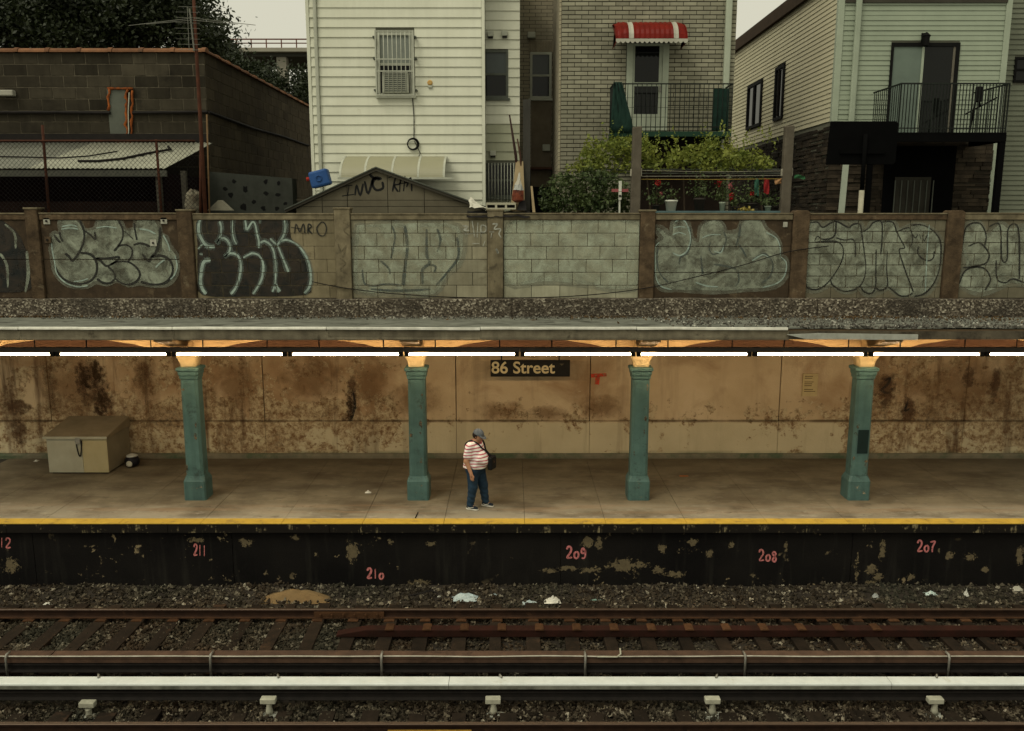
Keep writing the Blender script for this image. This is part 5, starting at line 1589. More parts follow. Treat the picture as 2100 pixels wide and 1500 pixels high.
# polycarbonate door canopy
k = NT('polycarbonate'); k.p.inputs['Transmission Weight'].default_value = .25
m_poly = k.done(k.mix(k.noise(1.5, 3), (.40, .385, .25), (.33, .315, .20)), .55)
dc = thing('door_canopy', 'curved translucent yellowish canopy with white ribs on the white house', 'canopy', tuple(A(805, 365, YH)))
xs_ = [A(x, 340, YH - .6).x for x in (702, 752, 807, 860, 912)]
arc = [(YH - .02 - .95 * sin(a), A(800, 368, YH - .9).z + .02 + .62 * (.6 * cos(a) + .4 * (1 - a / 1.5))) for a in np.linspace(.05, 1.5, 15)]
for i in range(4):
    MB().loft([[(x, y, z) for y, z in arc] + [(x, y + .008, z - .008) for y, z in arc[::-1]] for x in (xs_[i] + .03, xs_[i + 1] - .03)]).build('sheet', m_poly, dc)
for x in xs_:
    MB().loft([[(x - .028, y, z + .008), (x + .028, y, z + .008), (x + .028, y + .03, z - .03), (x - .028, y + .03, z - .03)] for y, z in arc]).build('rib', m_frame_w, dc)
MB().box(xs_[0] - .05, xs_[-1] + .25, arc[-1][0] - .03, arc[-1][0] + .02, arc[-1][1] - .05, arc[-1][1] + .0).build('front_bar', m_frame_w, dc)

# ---------------------------------------------------------------- garden shed gable with tags
YS2 = 21.2
m_shed = wm('shed_olive', (.14, .125, .085), (.105, .092, .062), 2, .8, .2, 30, .06, streak=.15)
m_shedtrim = wm('shed_trim', (.065, .06, .045), (.045, .04, .03), 3, .8, .2)
pk, el, er = A(772, 345, YS2), A(596, 428, YS2), A(1000, 428, YS2)
shd = thing('garden_shed', 'olive shed with a low gable carrying black spray tags', 'shed', (pk.x, YS2 + .8, ZG))
MB().prism([(el.x + .12, ZG), (er.x - .12, ZG), (er.x - .12, er.z), (pk.x, pk.z - .05), (el.x + .12, el.z)], 'y', YS2 + .025, YS2 + 2.0).build('wall', m_shedtrim, shd)
# vertical/horizontal panels of the gable, cut to its slope
def gable_z(x):
    return el.z + (pk.z - el.z) * (x - el.x) / (pk.x - el.x) if x < pk.x else er.z + (pk.z - er.z) * (er.x - x) / (er.x - pk.x)
zrow = [ZG, A(800, 424, YS2).z, A(800, 411, YS2).z, 20]
cuts = [el.x + .13] + [A(x, 400, YS2).x for x in (660, 712, 795, 870)] + [er.x - .13]
for a, b in zip(cuts[:-1], cuts[1:]):
    for z0, z1 in zip(zrow[:-1], zrow[1:]):
        poly = clip([(a + .008, z0 + .006), (b - .008, z0 + .006), (b - .008, 30), (a + .008, 30)], (a, b, z0, 40))
        xs4 = sorted({a + .008, b - .008, min(max(pk.x, a + .008), b - .008)})
        top = [(x, min(z1 - .006, gable_z(x) - .07)) for x in xs4]
        extra = []
        for u, v in zip(xs4[:-1], xs4[1:]):       # where the slope crosses the row line
            for s in (.25, .5, .75):
                x = u + (v - u) * s; extra.append((x, min(z1 - .006, gable_z(x) - .07)))
        top = sorted(top + extra)
        if max(t[1] for t in top) < z0 + .03: continue
        top = [(x, max(z, z0 + .012)) for x, z in top]
        MB().prism([(a + .008, z0 + .006), (b - .008, z0 + .006)] + top[::-1], 'y', YS2, YS2 + .024).build('gable_panel', m_shed, shd)
rf0 = MB()
for e in (el, er):
    s = 1 if e.x > pk.x else -1
    MB().prism([(pk.x, pk.z), (e.x + s * .12, e.z - .04), (e.x + s * .12, e.z - .10), (pk.x, pk.z - .07)], 'y', YS2 - .09, YS2 + 2.1).build('roof_slope', m_shedtrim, shd)
    MB().prism([(pk.x, pk.z + .03), (e.x + s * .12, e.z - .01), (e.x + s * .12, e.z - .036), (pk.x, pk.z + .004)], 'y', YS2 - .12, YS2 + 2.12).build('roof_edge', m_frame_d, shd)
g_ink = paint('tag_ink', (.010, .010, .009), .85, None, 12, .2)
for word in (
    ([(335, 1248), (400, 1240)], [(378, 1240), (368, 1310)], [(330, 1312), (412, 1300)], [(418, 1308), (428, 1240), (452, 1308), (472, 1228)], [(482, 1212), (505, 1296), (540, 1188)],
          [(596, 1198), (556, 1190), (534, 1232), (560, 1272), (604, 1258), (600, 1216)], [(575, 1150), (538, 1128), (515, 1160), (540, 1190), (585, 1200)]),
    ([(668, 1282), (690, 1186), (724, 1186), (716, 1230), (680, 1240), (706, 1284)], [(722, 1180), (715, 1284)], [(752, 1178), (742, 1280)], [(708, 1232), (766, 1222)], [(762, 1252), (790, 1188), (797, 1280)], [(752, 1222), (812, 1214)], [(640, 1190), (700, 1170)])):
    mb = MB()
    for s in word:
        paint_on(mb, ribbon(curve(px2(s, YS2 - .004, 3.26, (600, 0)), 4), .05), YS2 - .004)
    mb.build('spray_tag', g_ink, shd)
# blue container on the shed roof
p = A(655, 368, 21.5)
m_blue = wm('blue_plastic', (.030, .085, .24), (.022, .062, .18), 3, .45, .1)
bc_ = thing('blue_container', 'blue plastic container tilted on the slope of the shed roof', 'container', (p.x, 21.6, p.z - .2))
mb = MB(); mb.box(-.24, .24, -.16, .16, -.2, .2)
Rm = Matrix.Rotation(radians(-14), 3, 'Y')
mb.v = [tuple(Rm @ Vector(v) + Vector((p.x, 21.6, p.z + .02))) for v in mb.v]
bo = mb.build('tub', m_blue, bc_, bevel=.05)
mb = MB(); mb.tube([(.0 + .07 * cos(a), -.175, .07 * sin(a)) for a in np.linspace(0, 6.28, 14)], .012, 5)
mb.v = [tuple(Rm @ Vector(v) + Vector((p.x, 21.6, p.z + .02))) for v in mb.v]
mb.build('moulded_ring', m_blue, bc_, True)
mb = MB(); mb.tube([(-.24, -.02, .05), (-.33, -.02, .06)], .05, 8)
mb.v = [tuple(Rm @ Vector(v) + Vector((p.x, 21.6, p.z + .02))) for v in mb.v]
mb.build('red_cap', wm('cap_red', (.3, .03, .02), (.2, .02, .015), 5), bc_)

# ---------------------------------------------------------------- brick house
m_brick = wm('brick_grey', (.295, .285, .205), (.215, .205, .148), 2, .85, .4, 60, .20, grime=(.12, .11, .08), gth=.60, gscale=1.0, streak=.12)
m_bmort = wm('brick_mortar', (.035, .03, .021), (.024, .021, .015), 4, .95, .3)
BX0, BX1 = A(1150, 200, YH).x, A(1506, 150, YH).x
bh = thing('brick_house', 'grey brick house with a red awning over its balcony door', 'house', ((BX0 + BX1) / 2, YH + 3, ZG))
MB().box(BX0 + .004, BX1 - .004, YH + .012, YH + 4.5, ZG, 13.0).build('wall', m_bmort, bh)
dx0, dx1, dz0, dz1 = R(1284, 90, 1370, 268, YH)
CH, CL = .1085, .352
zt_vis = A(1300, -6, YH).z
zb_vis = A(1300, 292, YH).z
protos = {}
def brick_mesh(L, mat=m_brick, h=CH - .022, d=.05):
    key = round(L, 3)
    if key not in protos:
        protos[key] = MB().box(0, L - .016, -.0, d, 0, h).mesh('brick', mat)
    return protos[key]
rest = MB(); count = 0
rows = []
z = ZG
while z < 12.9:
    rows.append(z); z += CH
br = random.Random(5)
order = sorted(rows, key=lambda q: (0 if zb_vis <= q <= zt_vis else 1, -q))
for z in order:
    r_i = int(round((z - ZG) / CH))
    x = BX0 - (CL / 2 if r_i % 2 else 0)
    segs = []
    while x < BX1:
        a, b = max(x, BX0), min(x + CL, BX1)
        x += CL
        if b - a < .05: continue
        if z + CH > dz0 and z < dz1:
            if a >= dx0 - .02 and b <= dx1 + .02: continue
            if a < dx0 < b: b = dx0
            elif a < dx1 < b: a = dx1
            if b - a < .05: continue
        segs.append((a, b))
    for a, b in segs:
        yj = YH + br.uniform(-.004, .004)
        L = round((b - a) / .022) * .022
        if zb_vis <= z <= zt_vis and count < 296:
            inst('brick', brick_mesh(L), (a + .008, yj, z + .011), bh); count += 1
        else:
            rest.box(a + .008, b - .008, yj, YH + .03, z + .011, z + CH - .011)
o = rest.build('brickwork', m_brick, bh); o['kind'] = 'stuff'
# side wall and deep wing: too small and oblique to tell bricks apart
def brick_tex(name, c1, c2, mort, sx, axis):
    k = NT(name)
    o = k.n('ShaderNodeTexBrick')
    xyz = k.xyz()
    cv = k.n('ShaderNodeCombineXYZ')
    k.set(cv.inputs[0], xyz[1] if axis == 'y' else xyz[0]); k.set(cv.inputs[1], xyz[2])
    k.set(o.inputs['Vector'], cv.outputs[0])
    o.inputs['Color1'].default_value = (*c1, 1); o.inputs['Color2'].default_value = (*c2, 1); o.inputs['Mortar'].default_value = (*mort, 1)
    o.inputs['Scale'].default_value = 1.0
    o.inputs['Brick Width'].default_value = CL; o.inputs['Row Height'].default_value = CH; o.inputs['Mortar Size'].default_value = .008
    k.bump(o.outputs['Fac'], -.6, .01)
    return k.done(k.mix(k.ramp(k.noise(1.2, 5), [(.4, 0), (.7, .5)]), o.outputs['Color'], tuple(x * .5 for x in c2)), .9)
YG = 27.2
m_bside = brick_tex('brick_side', (.42, .38, .26), (.34, .30, .2), (.12, .105, .07), 1, 'y')
m_bwing = brick_tex('brick_wing', (.36, .32, .22), (.27, .24, .165), (.05, .045, .032), 1, 'x')
MB().box(BX0 - .05, BX0 + .002, YH + .06, YG - .002, ZG, 13.0).build('side_wall', m_bside, bh)

gx_0, gx_1 = A(1060, 150, YG).x, A(1136, 150, YG).x
MB().box(gx_0 - .8, gx_1 + .3, YG, YG + 4, ZG, 15.0).build('wing_wall', m_bwing, bh)
ww = R(1087, 108, 1131, 203, YG)
m_ltl = wm('lintel', (.30, .26, .18), (.2, .175, .12), 4, .9, .3)
for q in range(9):
    x = ww[0] - .05 + q * (ww[1] - ww[0] + .1) / 9
    MB().box(x + .006, x + (ww[1] - ww[0] + .1) / 9 - .006, YG - .03, YG - .002, ww[3] + .01, ww[3] + .33).build('lintel_brick', m_ltl, bh)
window(bh, *ww, YG, m_frame_w, top_m=glass('window_glass_mid', (.06, .07, .062)), fw=.07)
p = A(1090, 73, YG); MB().box(p.x - .12, p.x + .12, YG - .15, YG - .002, p.z - .1, p.z + .08).build('vent_hood', m_frame_w, bh, bevel=.03)
p = A(1108, 255, YG); MB().box(p.x - .28, p.x + .35, YG - .05, YG - .002, p.z - 1.9, p.z + .8).build('basement_door', wm('door_brown', (.17, .14, .095), (.11, .09, .06), 3, .7), bh)
p = A(1120, 304, YG); MB().box(p.x - .12, p.x + .12, YG - .16, YG - .06, p.z - .1, p.z + .1).build('meter_box', m_frame_w, bh, bevel=.02)
dr = R(1086, 350, 1128, 420, YG)
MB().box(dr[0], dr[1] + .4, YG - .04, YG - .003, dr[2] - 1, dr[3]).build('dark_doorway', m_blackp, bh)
MB().box(dr[0] - .1, dr[1] + .4, YG - .3, YG - .045, dr[3] + .02, dr[3] + .09).build('door_step', wm('step_red', (.10, .05, .035), (.07, .035, .025), 3), bh)
# roof cornice
MB().box(BX0 - .1, BX1 + .1, YH - .18, YH + 4.6, 13.0, 13.25).build('roof', m_shedtrim, bh)
# balcony door
m_dfr = wm('door_frame', (.40, .44, .34), (.33, .36, .28), 3, .6, .1)
dr_ = MB().box(dx0, dx0 + .16, YH - .03, YH + .06, dz0, dz1).build('door_frame', m_dfr, bh)
MB().box(dx1 - .16, dx1, YH - .03, YH + .06, dz0, dz1).build('door_frame', m_dfr, bh)
MB().box(dx0 + .16, dx1 - .16, YH - .027, YH + .06, dz1 - .06, dz1).build('door_frame', m_dfr, bh)
ix0, ix1 = dx0 + .165, dx1 - .165
dm = (dz0 + dz1) / 2 + .08
dd = MB()
dd.box(ix0, ix0 + .05, YH - .01, YH + .04, dz0, dz1 - .06); dd.box(ix1 - .09, ix1, YH - .01, YH + .04, dz0, dz1 - .06)
dd.box(ix0 + .05, ix1 - .09, YH - .008, YH + .04, dm - .05, dm + .05); dd.box(ix0 + .05, ix1 - .09, YH - .008, YH + .04, dz0, dz0 + .42)
do_ = dd.build('door', m_dfr, bh)
MB().box(ix0 + .05, ix1 - .09, YH + .005, YH + .03, dm + .05, dz1 - .06).build('pane', m_winglass, do_)
MB().box(ix0 + .05, ix1 - .09, YH + .005, YH + .03, dz0 + .42, dm - .05).build('pane', m_winglass, do_)
MB().box(ix1 - .07, ix1 - .03, YH - .05, YH - .012, dm - .2, dm - .05).build('handle', m_galv, do_)
# awning
m_red = wm('awning_red', (.165, .011, .006), (.105, .008, .005), 3, .45, .15, 30, .03)
m_awh = wm('awning_white', (.42, .41, .34), (.34, .33, .27), 3, .5, .1, 30, .02)
aw = thing('awning', 'red metal awning with white stripes and a scalloped white edge', 'awning', (A(1335, 85, YH).x, YH, A(1335, 85, YH).z))
YA = 22.55
prof = []
za, zt_ = A(1335, 78, YA).z, A(1335, 44, YA + .45).z
for a in np.linspace(0, 1, 8):
    prof.append((YH - .02 - (YH - .02 - YA) * sin(a * pi / 2) ** .9, za + (zt_ + .06 - za) * (cos(a * pi / 2) * .85 + .15 * (1 - a))))
ax_l, ax_r = A(1263, 80, YA).x, A(1411, 80, YA).x
def strip(x0, x1, mat):
    n = max(2, int((x1 - x0) / .06)); rings = []
    for q in range(n + 1):
        x = x0 + (x1 - x0) * q / n; b = .012 if q % 2 else 0
        inset = .09 * max(0, 1 - min(x - ax_l, ax_r - x) / .14)
        rings.append([(x, y + b + inset * .5, z - inset * .6 - b) for y, z in prof] + [(x, y + b + .012, z - .016 - inset * .6) for y, z in prof[::-1]])
    MB().loft(rings).build('awning_panel', mat, aw)
sc_x = [A(x, 80, YA).x for x in (1263, 1290, 1300, 1382, 1392, 1411)]
for i, m_ in enumerate((m_red, m_awh, m_red, m_awh, m_red)):
    strip(sc_x[i], sc_x[i + 1], m_)
for x in (ax_l, ax_r):
    MB().prism([(y, z - .05) for y, z in prof] + [(YH - .02, za - .12), (YA + .02, za - .10)], 'x', x - .006 + (.02 if x < 3 else -.02), x + .006 + (.02 if x < 3 else -.02)).build('awning_side', m_red, aw)
mb = MB(); n = 15
for q in range(n):
    a, b = ax_l + (ax_r - ax_l) * q / n, ax_l + (ax_r - ax_l) * (q + 1) / n
    pl = [(a, za - .02), (b, za - .02)] + [(a + (b - a) * (1 - s), za - .08 - .05 * sin(pi * s)) for s in np.linspace(0, 1, 6)]
    mb.prism([(x, z) for x, z in pl], 'y', YA - .012, YA - .004)
mb.build('scalloped_edge', m_awh, aw)
# balcony
m_bgreen = wm('balcony_green', (.022, .058, .036), (.015, .04, .026), 3, .7, .2)
m_brail = wm('rail_black', (.016, .020, .016), (.010, .012, .010), 5, .6, .1)
bx0, bx1 = A(1256, 270, 22.6).x, A(1500, 270, 22.6).x
zb0 = A(1380, 270, 22.6).z
bal = thing('balcony', 'balcony with thin black railing and green deck on the brick house', 'balcony', ((bx0 + bx1) / 2, YH - .5, zb0 - .1))
MB().box(bx0, bx1, 22.6, YH + .002, zb0 - .13, zb0).build('deck', m_bgreen, bal, bevel=.01)
zr = A(1380, 171, 22.62).z
MB().box(bx0, bx1, 22.61, 22.635, zr - .03, zr).build('top_rail', m_brail, bal)
MB().box(bx0, bx1, 22.612, 22.633, zb0 + .10, zb0 + .125).build('bottom_rail', m_brail, bal)
nb = 25
for q in range(nb + 1):
    x = bx0 + .01 + (bx1 - bx0 - .02) * q / nb
    tube_part('baluster', [(x, 22.622, zb0), (x, 22.622, zr - .01)], .0095, m_brail, bal, 5)
for zz in (.3, .5, .7):
    MB().box(bx0, bx1, 22.618, 22.626, zb0 + (zr - zb0) * zz - .004, zb0 + (zr - zb0) * zz + .004).build('cross_wire', m_brail, bal)
for x in (bx0 + .012, bx1 - .012):
    MB().box(x - .012, x + .012, 22.64, YH - .03, zr - .03, zr).build('side_rail', m_brail, bal)
    for q in range(6):
        y = 22.72 + q * .13
        tube_part('baluster', [(x, y, zb0), (x, y, zr - .01)], .0095, m_brail, bal, 5)
for x in (bx0 + .2, bx1 - .25):
    MB().prism([(22.7, zb0 - .13), (YH, zb0 - .13), (YH, zb0 - .75), (YH - .06, zb0 - .75)], 'x', x - .03, x + .03).build('bracket', m_bgreen, bal)
# folded green tarpaulin on the balcony, green screen
m_tarp = wm('tarp_green', (.014, .038, .028), (.008, .022, .017), 3, .7, .3, 20, 0)
rings = []
tz0, tz1 = A(1275, 272, 22.56).z, A(1265, 168, 22.56).z
for q in range(9):
    t = q / 8
    z = tz0 + (tz1 - tz0) * t
    xl, xr_ = A(1252 + 6 * t, 220, 22.56).x, A(1300 - 26 * t ** 1.3, 220, 22.56).x
    rings.append([(xl + (xr_ - xl) * u, 22.56 - .05 * sin(u * 19 + q) + .05 * t, z) for u in np.linspace(0, 1, 9)] + [(xl + (xr_ - xl) * u, 22.60 + .05 * t + .012 * sin(u * 9), z) for u in np.linspace(1, 0, 9)])
tag(MB().loft(rings).build('tarpaulin', m_tarp, loc=(rings[0][0][0], 22.58, tz0), smooth=True), 'dark green tarpaulin draped over the corner of the balcony railing', 'tarpaulin')
x0, x1, z0, z1 = R(1461, 182, 1494, 268, 22.68)
MB().box(x0, x1, 22.66, 22.69, z0, z1).build('green_screen', m_tarp, bal)
# downspout
x0 = A(1489, 130, YH).x
MB().box(x0 - .08, x0 + .08, YH - .14, YH - .006, A(1489, 268, YH).z, 12.95).build('downspout', m_dfr, bh, bevel=.03)
MB().box(x0 - .09, x0 + .0, YH - .17, YH - .006, A(1489, 268, YH).z - .55, A(1489, 262, YH).z).build('downspout', m_frame_w, bh, bevel=.03)
# shade below the balcony, given as a dark brown panel behind the vines
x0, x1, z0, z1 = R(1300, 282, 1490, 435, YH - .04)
MB().box(x0, x1, YH - .05, YH - .008, ZG, z1).build('cellar_front_shade', wm('cellar_dark', (.030, .020, .014), (.016, .012, .01), 2, .9), bh)
# ---------------------------------------------------------------- siding house with stone base
YF = 23.3
m_side2 = wm('siding_green', (.30, .345, .255), (.25, .29, .215), 1.2, .6, .1, 30, .03, streak=.08)
m_side3 = wm('siding_warm', (.54, .505, .345), (.47, .44, .30), 1.2, .6, .1, 30, .04, streak=.08)
m_trim2 = wm('trim_green', (.34, .385, .295), (.29, .33, .25), 2, .6, .1, 30, .03)
m_stone = wm('stone_veneer', (.055, .042, .028), (.022, .018, .013), 3, .9, .5, 40, .45)
SX0 = A(1712, 130, YF).x; SX1 = A(2062, 130, YF).x
ZS, ZE = 8.17, 11.75
sh = thing('siding_house', 'pale green sided house with dark stone base and a sliding balcony door', 'house', ((SX0 + SX1) / 2, YF + 4, ZG))
MB().box(SX0 + .03, SX1, YF + .03, YF + 15, ZG, ZE).build('wall', m_wallcore, sh)
sl = R(1822, 88, 1961, 272, YF)
win_y = []
def side_span(px0, px1, py0, py1):
    ya = SX0 / ((px0 - 1050) / FPX); yb = SX0 / ((px1 - 1050) / FPX)
    # convert camera depth to y with the mean height
    out = []
    for px, d in ((px0, ya), (px1, yb)):
        z = 9.0
        out.append((d + (z - H) * SP) / CP)
    y0, y1 = sorted(out)
    ym = (y0 + y1) / 2
    return y0, y1, A(1600, py1, ym).z, A(1600, py0, ym).z
sw1 = side_span(1532, 1561, 170, 263)
sw2 = side_span(1588, 1606, 135, 247)
boards_y(sh, m_side3, SX0 + .03, YF + .05, YF + 15, ZS, ZE, .1235, holes=[sw1, sw2])
boards_x(sh, m_side2, SX0 + .17, SX1 - .12, YF + .03, ZS - .45, ZE + .3, .1235, holes=[sl], proud=.024)
MB().box(SX0, SX0 + .165, YF - .015, YF + .12, ZS - .02, ZE + .2).build('corner_board', m_trim2, sh, bevel=.008)
MB().box(SX1 - .115, SX1 + .04, YF - .015, YF + .12, ZG, ZE + .2).build('corner_board', m_trim2, sh, bevel=.008)
x = A(1752, 130, YF).x
MB().box(x - .075, x + .075, YF - .11, YF - .01, ZS - .3, ZE).build('downspout', m_trim2, sh, bevel=.03)
MB().box(SX0 + .165, SX1 - .1, YF - .03, YF + .04, A(1900, 6, YF).z, A(1900, 0, YF).z + .15).build('fascia', m_shedtrim, sh)
m_fasc = wm('roof_fascia', (.060, .040, .026), (.04, .028, .018), 3, .8, .2)
MB().box(SX0 - .10, SX0 + .05, YF - .2, YF + 15, ZE, ZE + .22).build('roof_edge', m_fasc, sh)
MB().box(SX0 + .05, SX1 + .2, YF - .2, YF + 15, ZE + .302, ZE + .5).build('roof', m_fasc, sh)
for y0, y1, z0, z1 in (sw1, sw2):
    f = MB(); X = SX0
    f.box(X - .05, X + .03, y0, y0 + .1, z0, z1); f.box(X - .05, X + .03, y1 - .1, y1, z0, z1)
    f.box(X - .048, X + .03, y0 + .1, y1 - .1, z1 - .1, z1); f.box(X - .048, X + .03, y0 + .1, y1 - .1, z0, z0 + .1)
    if y1 - y0 > 1.2: f.box(X - .046, X + .03, (y0 + y1) / 2 - .04, (y0 + y1) / 2 + .04, z0 + .1, z1 - .1)
    w_ = f.build('window', m_blackp, sh)
    MB().box(X - .004, X + .029, y0 + .1, y1 - .1, z0 + .1, z1 - .1).build('pane', m_winglass, w_)
    MB().box(X - .055, X - .0, (y0 + y1) / 2 + .05, (y0 + y1) / 2 + .09, z0 + .12, z1 - .12).build('sash_strip', m_dark, w_)
# stones of the base: front first, then the side nearest the corner
MB().box(SX0 + .02, SX1 - .02, YF + .012, YF + .02, ZG, ZS - .46).build('stone_backing', m_bmort, sh)
srng = random.Random(9); cnt = 0; rest = MB()
z = ZG + 1.2
rowh = .105
while z < ZS - .06:
    for front in (True, False):
        a = SX0 if front else YF + .05
        end = SX1 - .1 if front else YF + 12
        zmax = ZS - .47 if front else ZS - .03
        if z > zmax - rowh: continue
        while a < end:
            L = srng.uniform(.22, .62); b = min(a + L, end)
            h = rowh * srng.choice([1, 1, 1, .55])
            pr = srng.uniform(.01, .05)
            near = (front and (a < SX0 + 1.5 or a > SX1 - 1.4)) or ((not front) and a < YF + 3.2)
            tgt = MB() if near and cnt < 296 and z > 5.7 else rest
            if front: tgt.box(a + .006, b - .006, YF - pr + .01, YF + .02, z + .005, z + h - .005)
            else: tgt.box(SX0 - pr + .03, SX0 + .05, a + .006, b - .006, z + .005, z + h - .005)
            if tgt is not rest:
                tgt.build('stone', m_stone, sh); cnt += 1
            a = b
    z += rowh
o = rest.build('stonework', m_stone, sh); o['kind'] = 'stuff'
# sliding door
f = MB()
x0, x1, z0, z1 = sl
f.box(x0, x0 + .06, YF - .03, YF + .05, z0, z1); f.box(x1 - .10, x1, YF - .03, YF + .05, z0, z1); f.box(x0 + .06, x1 - .10, YF - .028, YF + .05, z1 - .10, z1)
sd = f.build('sliding_door', m_blackp, sh)
xm = A(1888, 170, YF).x
MB().box(x0 + .06, xm - .03, YF + .0, YF + .03, z0, z1 - .10).build('curtained_pane', wm('curtain_pane', (.15, .19, .155), (.11, .14, .115), 1.2, .15, 0), sd)
MB().box(xm - .03, xm + .03, YF - .02, YF + .04, z0, z1 - .10).build('meeting_stile', m_trim2, sd)
MB().box(xm + .03, x1 - .16, YF + .005, YF + .03, z0, z1 - .10).build('pane', m_winglass, sd)
MB().box(x1 - .16, x1 - .10, YF - .01, YF + .04, z0, z1 - .10).build('screen_frame', wm('screen_frame', (.14, .13, .10), (.1, .09, .07), 4), sd)
p = A(1893, 85, YF)
ln = thing('wall_lantern', 'black carriage lantern above the sliding door', 'lantern', (p.x, YF - .1, p.z - .2))
MB().lathe((p.x, YF - .16, p.z - .17), [(.03, 0), (.075, .03), (.10, .25), (.12, .27), (.05, .33), (.02, .36)], 8).build('lamp_body', m_blackp, ln)
MB().box(p.x - .03, p.x + .03, YF - .16, YF - .01, p.z + .10, p.z + .14).build('arm', m_blackp, ln)
MB().box(p.x - .06, p.x + .06, YF - .03, YF - .005, p.z - .12, p.z + .2).build('back_plate', m_blackp, ln)
# balcony of the siding house
Yb = 21.6
fx0, fx1 = A(1845, 220, Yb).x, A(2068, 220, Yb).x
zfl, zrl = A(1950, 272, Yb).z, A(1950, 170, Yb).z
m_deepblack = wm('deep_black', (.004, .004, .004), (.003, .003, .003), 3, .9, .1, spec=.02)  # matt black of balcony and hoop, also used for painted shade
b2 = thing('balcony', 'black metal balcony on a post in front of the sliding door', 'balcony', ((fx0 + fx1) / 2, 22.4, zfl - .2))
MB().box(fx0 - .02, fx1 + .02, Yb, YF - .06, zfl - .06, zfl).build('deck', m_deepblack, b2)
MB().box(fx0 - .02, fx1 + .02, Yb - .01, Yb + .08, zfl - .22, zfl - .062).build('front_beam', m_deepblack, b2)
for xx in (fx0, fx1):
    MB().box(xx - .04, xx + .04, Yb + .09, YF - .06, zfl - .22, zfl - .062).build('side_beam', m_deepblack, b2)
MB().box(fx0, fx1, Yb, Yb + .035, zrl - .035, zrl).build('top_rail', m_brail, b2)
MB().box(fx0, fx1, Yb + .003, Yb + .03, zfl + .09, zfl + .115).build('bottom_rail', m_brail, b2)
n = 33
for q in range(n + 1):
    x = fx0 + .01 + (fx1 - fx0 - .02) * q / n
    big = q in (0, 10, 22, n)
    MB().box(x - (.017 if big else .0085), x + (.017 if big else .0085), Yb + .008, Yb + .026, zfl, zrl - .036).build('baluster', m_brail, b2)
for xx in (fx0 + .01, fx1 - .01):
    MB().box(xx - .015, xx + .015, Yb + .04, YF - .06, zrl - .035, zrl).build('side_rail', m_brail, b2)
    for q in range(13):
        y = Yb + .12 + q * .12
        MB().box(xx - .008, xx + .008, y - .008, y + .008, zfl, zrl - .036).build('baluster', m_brail, b2)
MB().box(fx1 - .12, fx1 + .02, Yb + .0, Yb + .12, ZG, zfl - .222).build('post', m_deepblack, b2)
for xx in (A(1820, 380, Yb + .2).x, ):
    MB().box(xx - .06, xx + .06, Yb + 1.3, Yb + 1.42, ZG, zfl - .062).build('post', m_deepblack, b2)
# things on the balcony
p = A(1992, 235, 22.4)
hg = thing('bicycle_frame', 'dark outline of clutter leaning on the balcony railing', 'clutter', (p.x, 22.3, zfl))
tube_part('tube', [(p.x - .12, 22.2, zfl), (p.x, 22.2, zrl - .1), (p.x + .1, 22.2, zrl - .5)], .03, m_blackp, hg)
tube_part('tube', [(p.x - .25, 22.2, zfl + .5), (p.x + .5, 22.2, zfl + .9)], .02, m_blackp, hg)
MB().box(p.x - .05, p.x + .12, 22.15, 22.25, zrl - .38, zrl + .0).build('cover', m_blackp, hg, bevel=.03)
# cellar door with grille under the balcony
x0, x1, z0, z1 = R(1828, 348, 1915, 437, YF - .02)
MB().box(x0 - .25, x1 + .5, YF - .055, YF - .045, ZG, z1 + .6).build('cellar_shade', m_deepblack, sh)  # thin black sheet standing in for the shade under the balcony
gd = MB().box(x0 + .05, x1 - .12, YF - .075, YF - .058, z0, z1 - .2).build('cellar_door', wm('cellar_door', (.045, .042, .032), (.03, .028, .022), 3), sh)
for q in range(7):
    x = x0 + .05 + q * (x1 - x0 - .12) / 6
    MB().box(x - .012, x + .012, YF - .12, YF - .10, z0, z0 + .85).build('grille_bar', m_frame_d, gd)
# neighbour at the far side
YN = 24.6
nx0 = SX1 + .06
nb_ = thing('neighbour_house', 'narrow strip of grey sided house beyond the green sided house', 'house', (nx0 + 1.5, YN + 3, ZG))
MB().box(nx0, nx0 + 4, YN, YN + 8, ZG, 12.5).build('wall', m_wallcore, nb_)
nw = R(2078, 118, 2112, 170, YN)
m_side4 = wm('siding_grey', (.17, .185, .135), (.135, .145, .105), 1.2, .6, .1, 30, .03)
boards_x(nb_, m_side4, nx0, nx0 + 4, YN, ZG + 1.5, 12.5, .135, holes=[nw])
MB().box(nx0, nx0 + .16, YN - .06, YN - .03, ZG + 1.5, 12.5).build('corner_board', m_trim2, nb_)
window(nb_, *nw, YN, m_blackp, sill=False)

# ---------------------------------------------------------------- basketball hoop seen from behind, leaning board
Yq = 20.75
x0, x1, z0, z1 = R(1697, 249, 1840, 338, Yq)
hp = thing('basketball_hoop', 'black basketball backboard seen from behind on a pole', 'backboard', (A(1765, 400, Yq).x, Yq, ZG))
MB().prism([(x0, z0), (x1 - .06, z0), (x1, z0 + .06), (x1 + .0, z1 - .05), (x1 - .05, z1), (x0 + .05, z1)], 'y', Yq, Yq + .05).build('backboard', m_deepblack, hp, bevel=.012)
xp = A(1766, 380, Yq).x
MB().box(x0 + .3, x1 - .3, Yq - .05, Yq - .003, z0 + .25, z0 + .33).build('brace', m_deepblack, hp)
MB().tube([(xp, Yq - .06, z0 - .6), (xp, Yq - .06, z1 - .3)], .05, 10).build('pole_upper', m_deepblack, hp, True)
MB().tube([(xp - .01, Yq - .06, ZG), (xp, Yq - .06, z0 - .6)], .062, 10).build('pole_lower', wm('pole_cream', (.42, .40, .30), (.33, .31, .23), 4), hp, True)
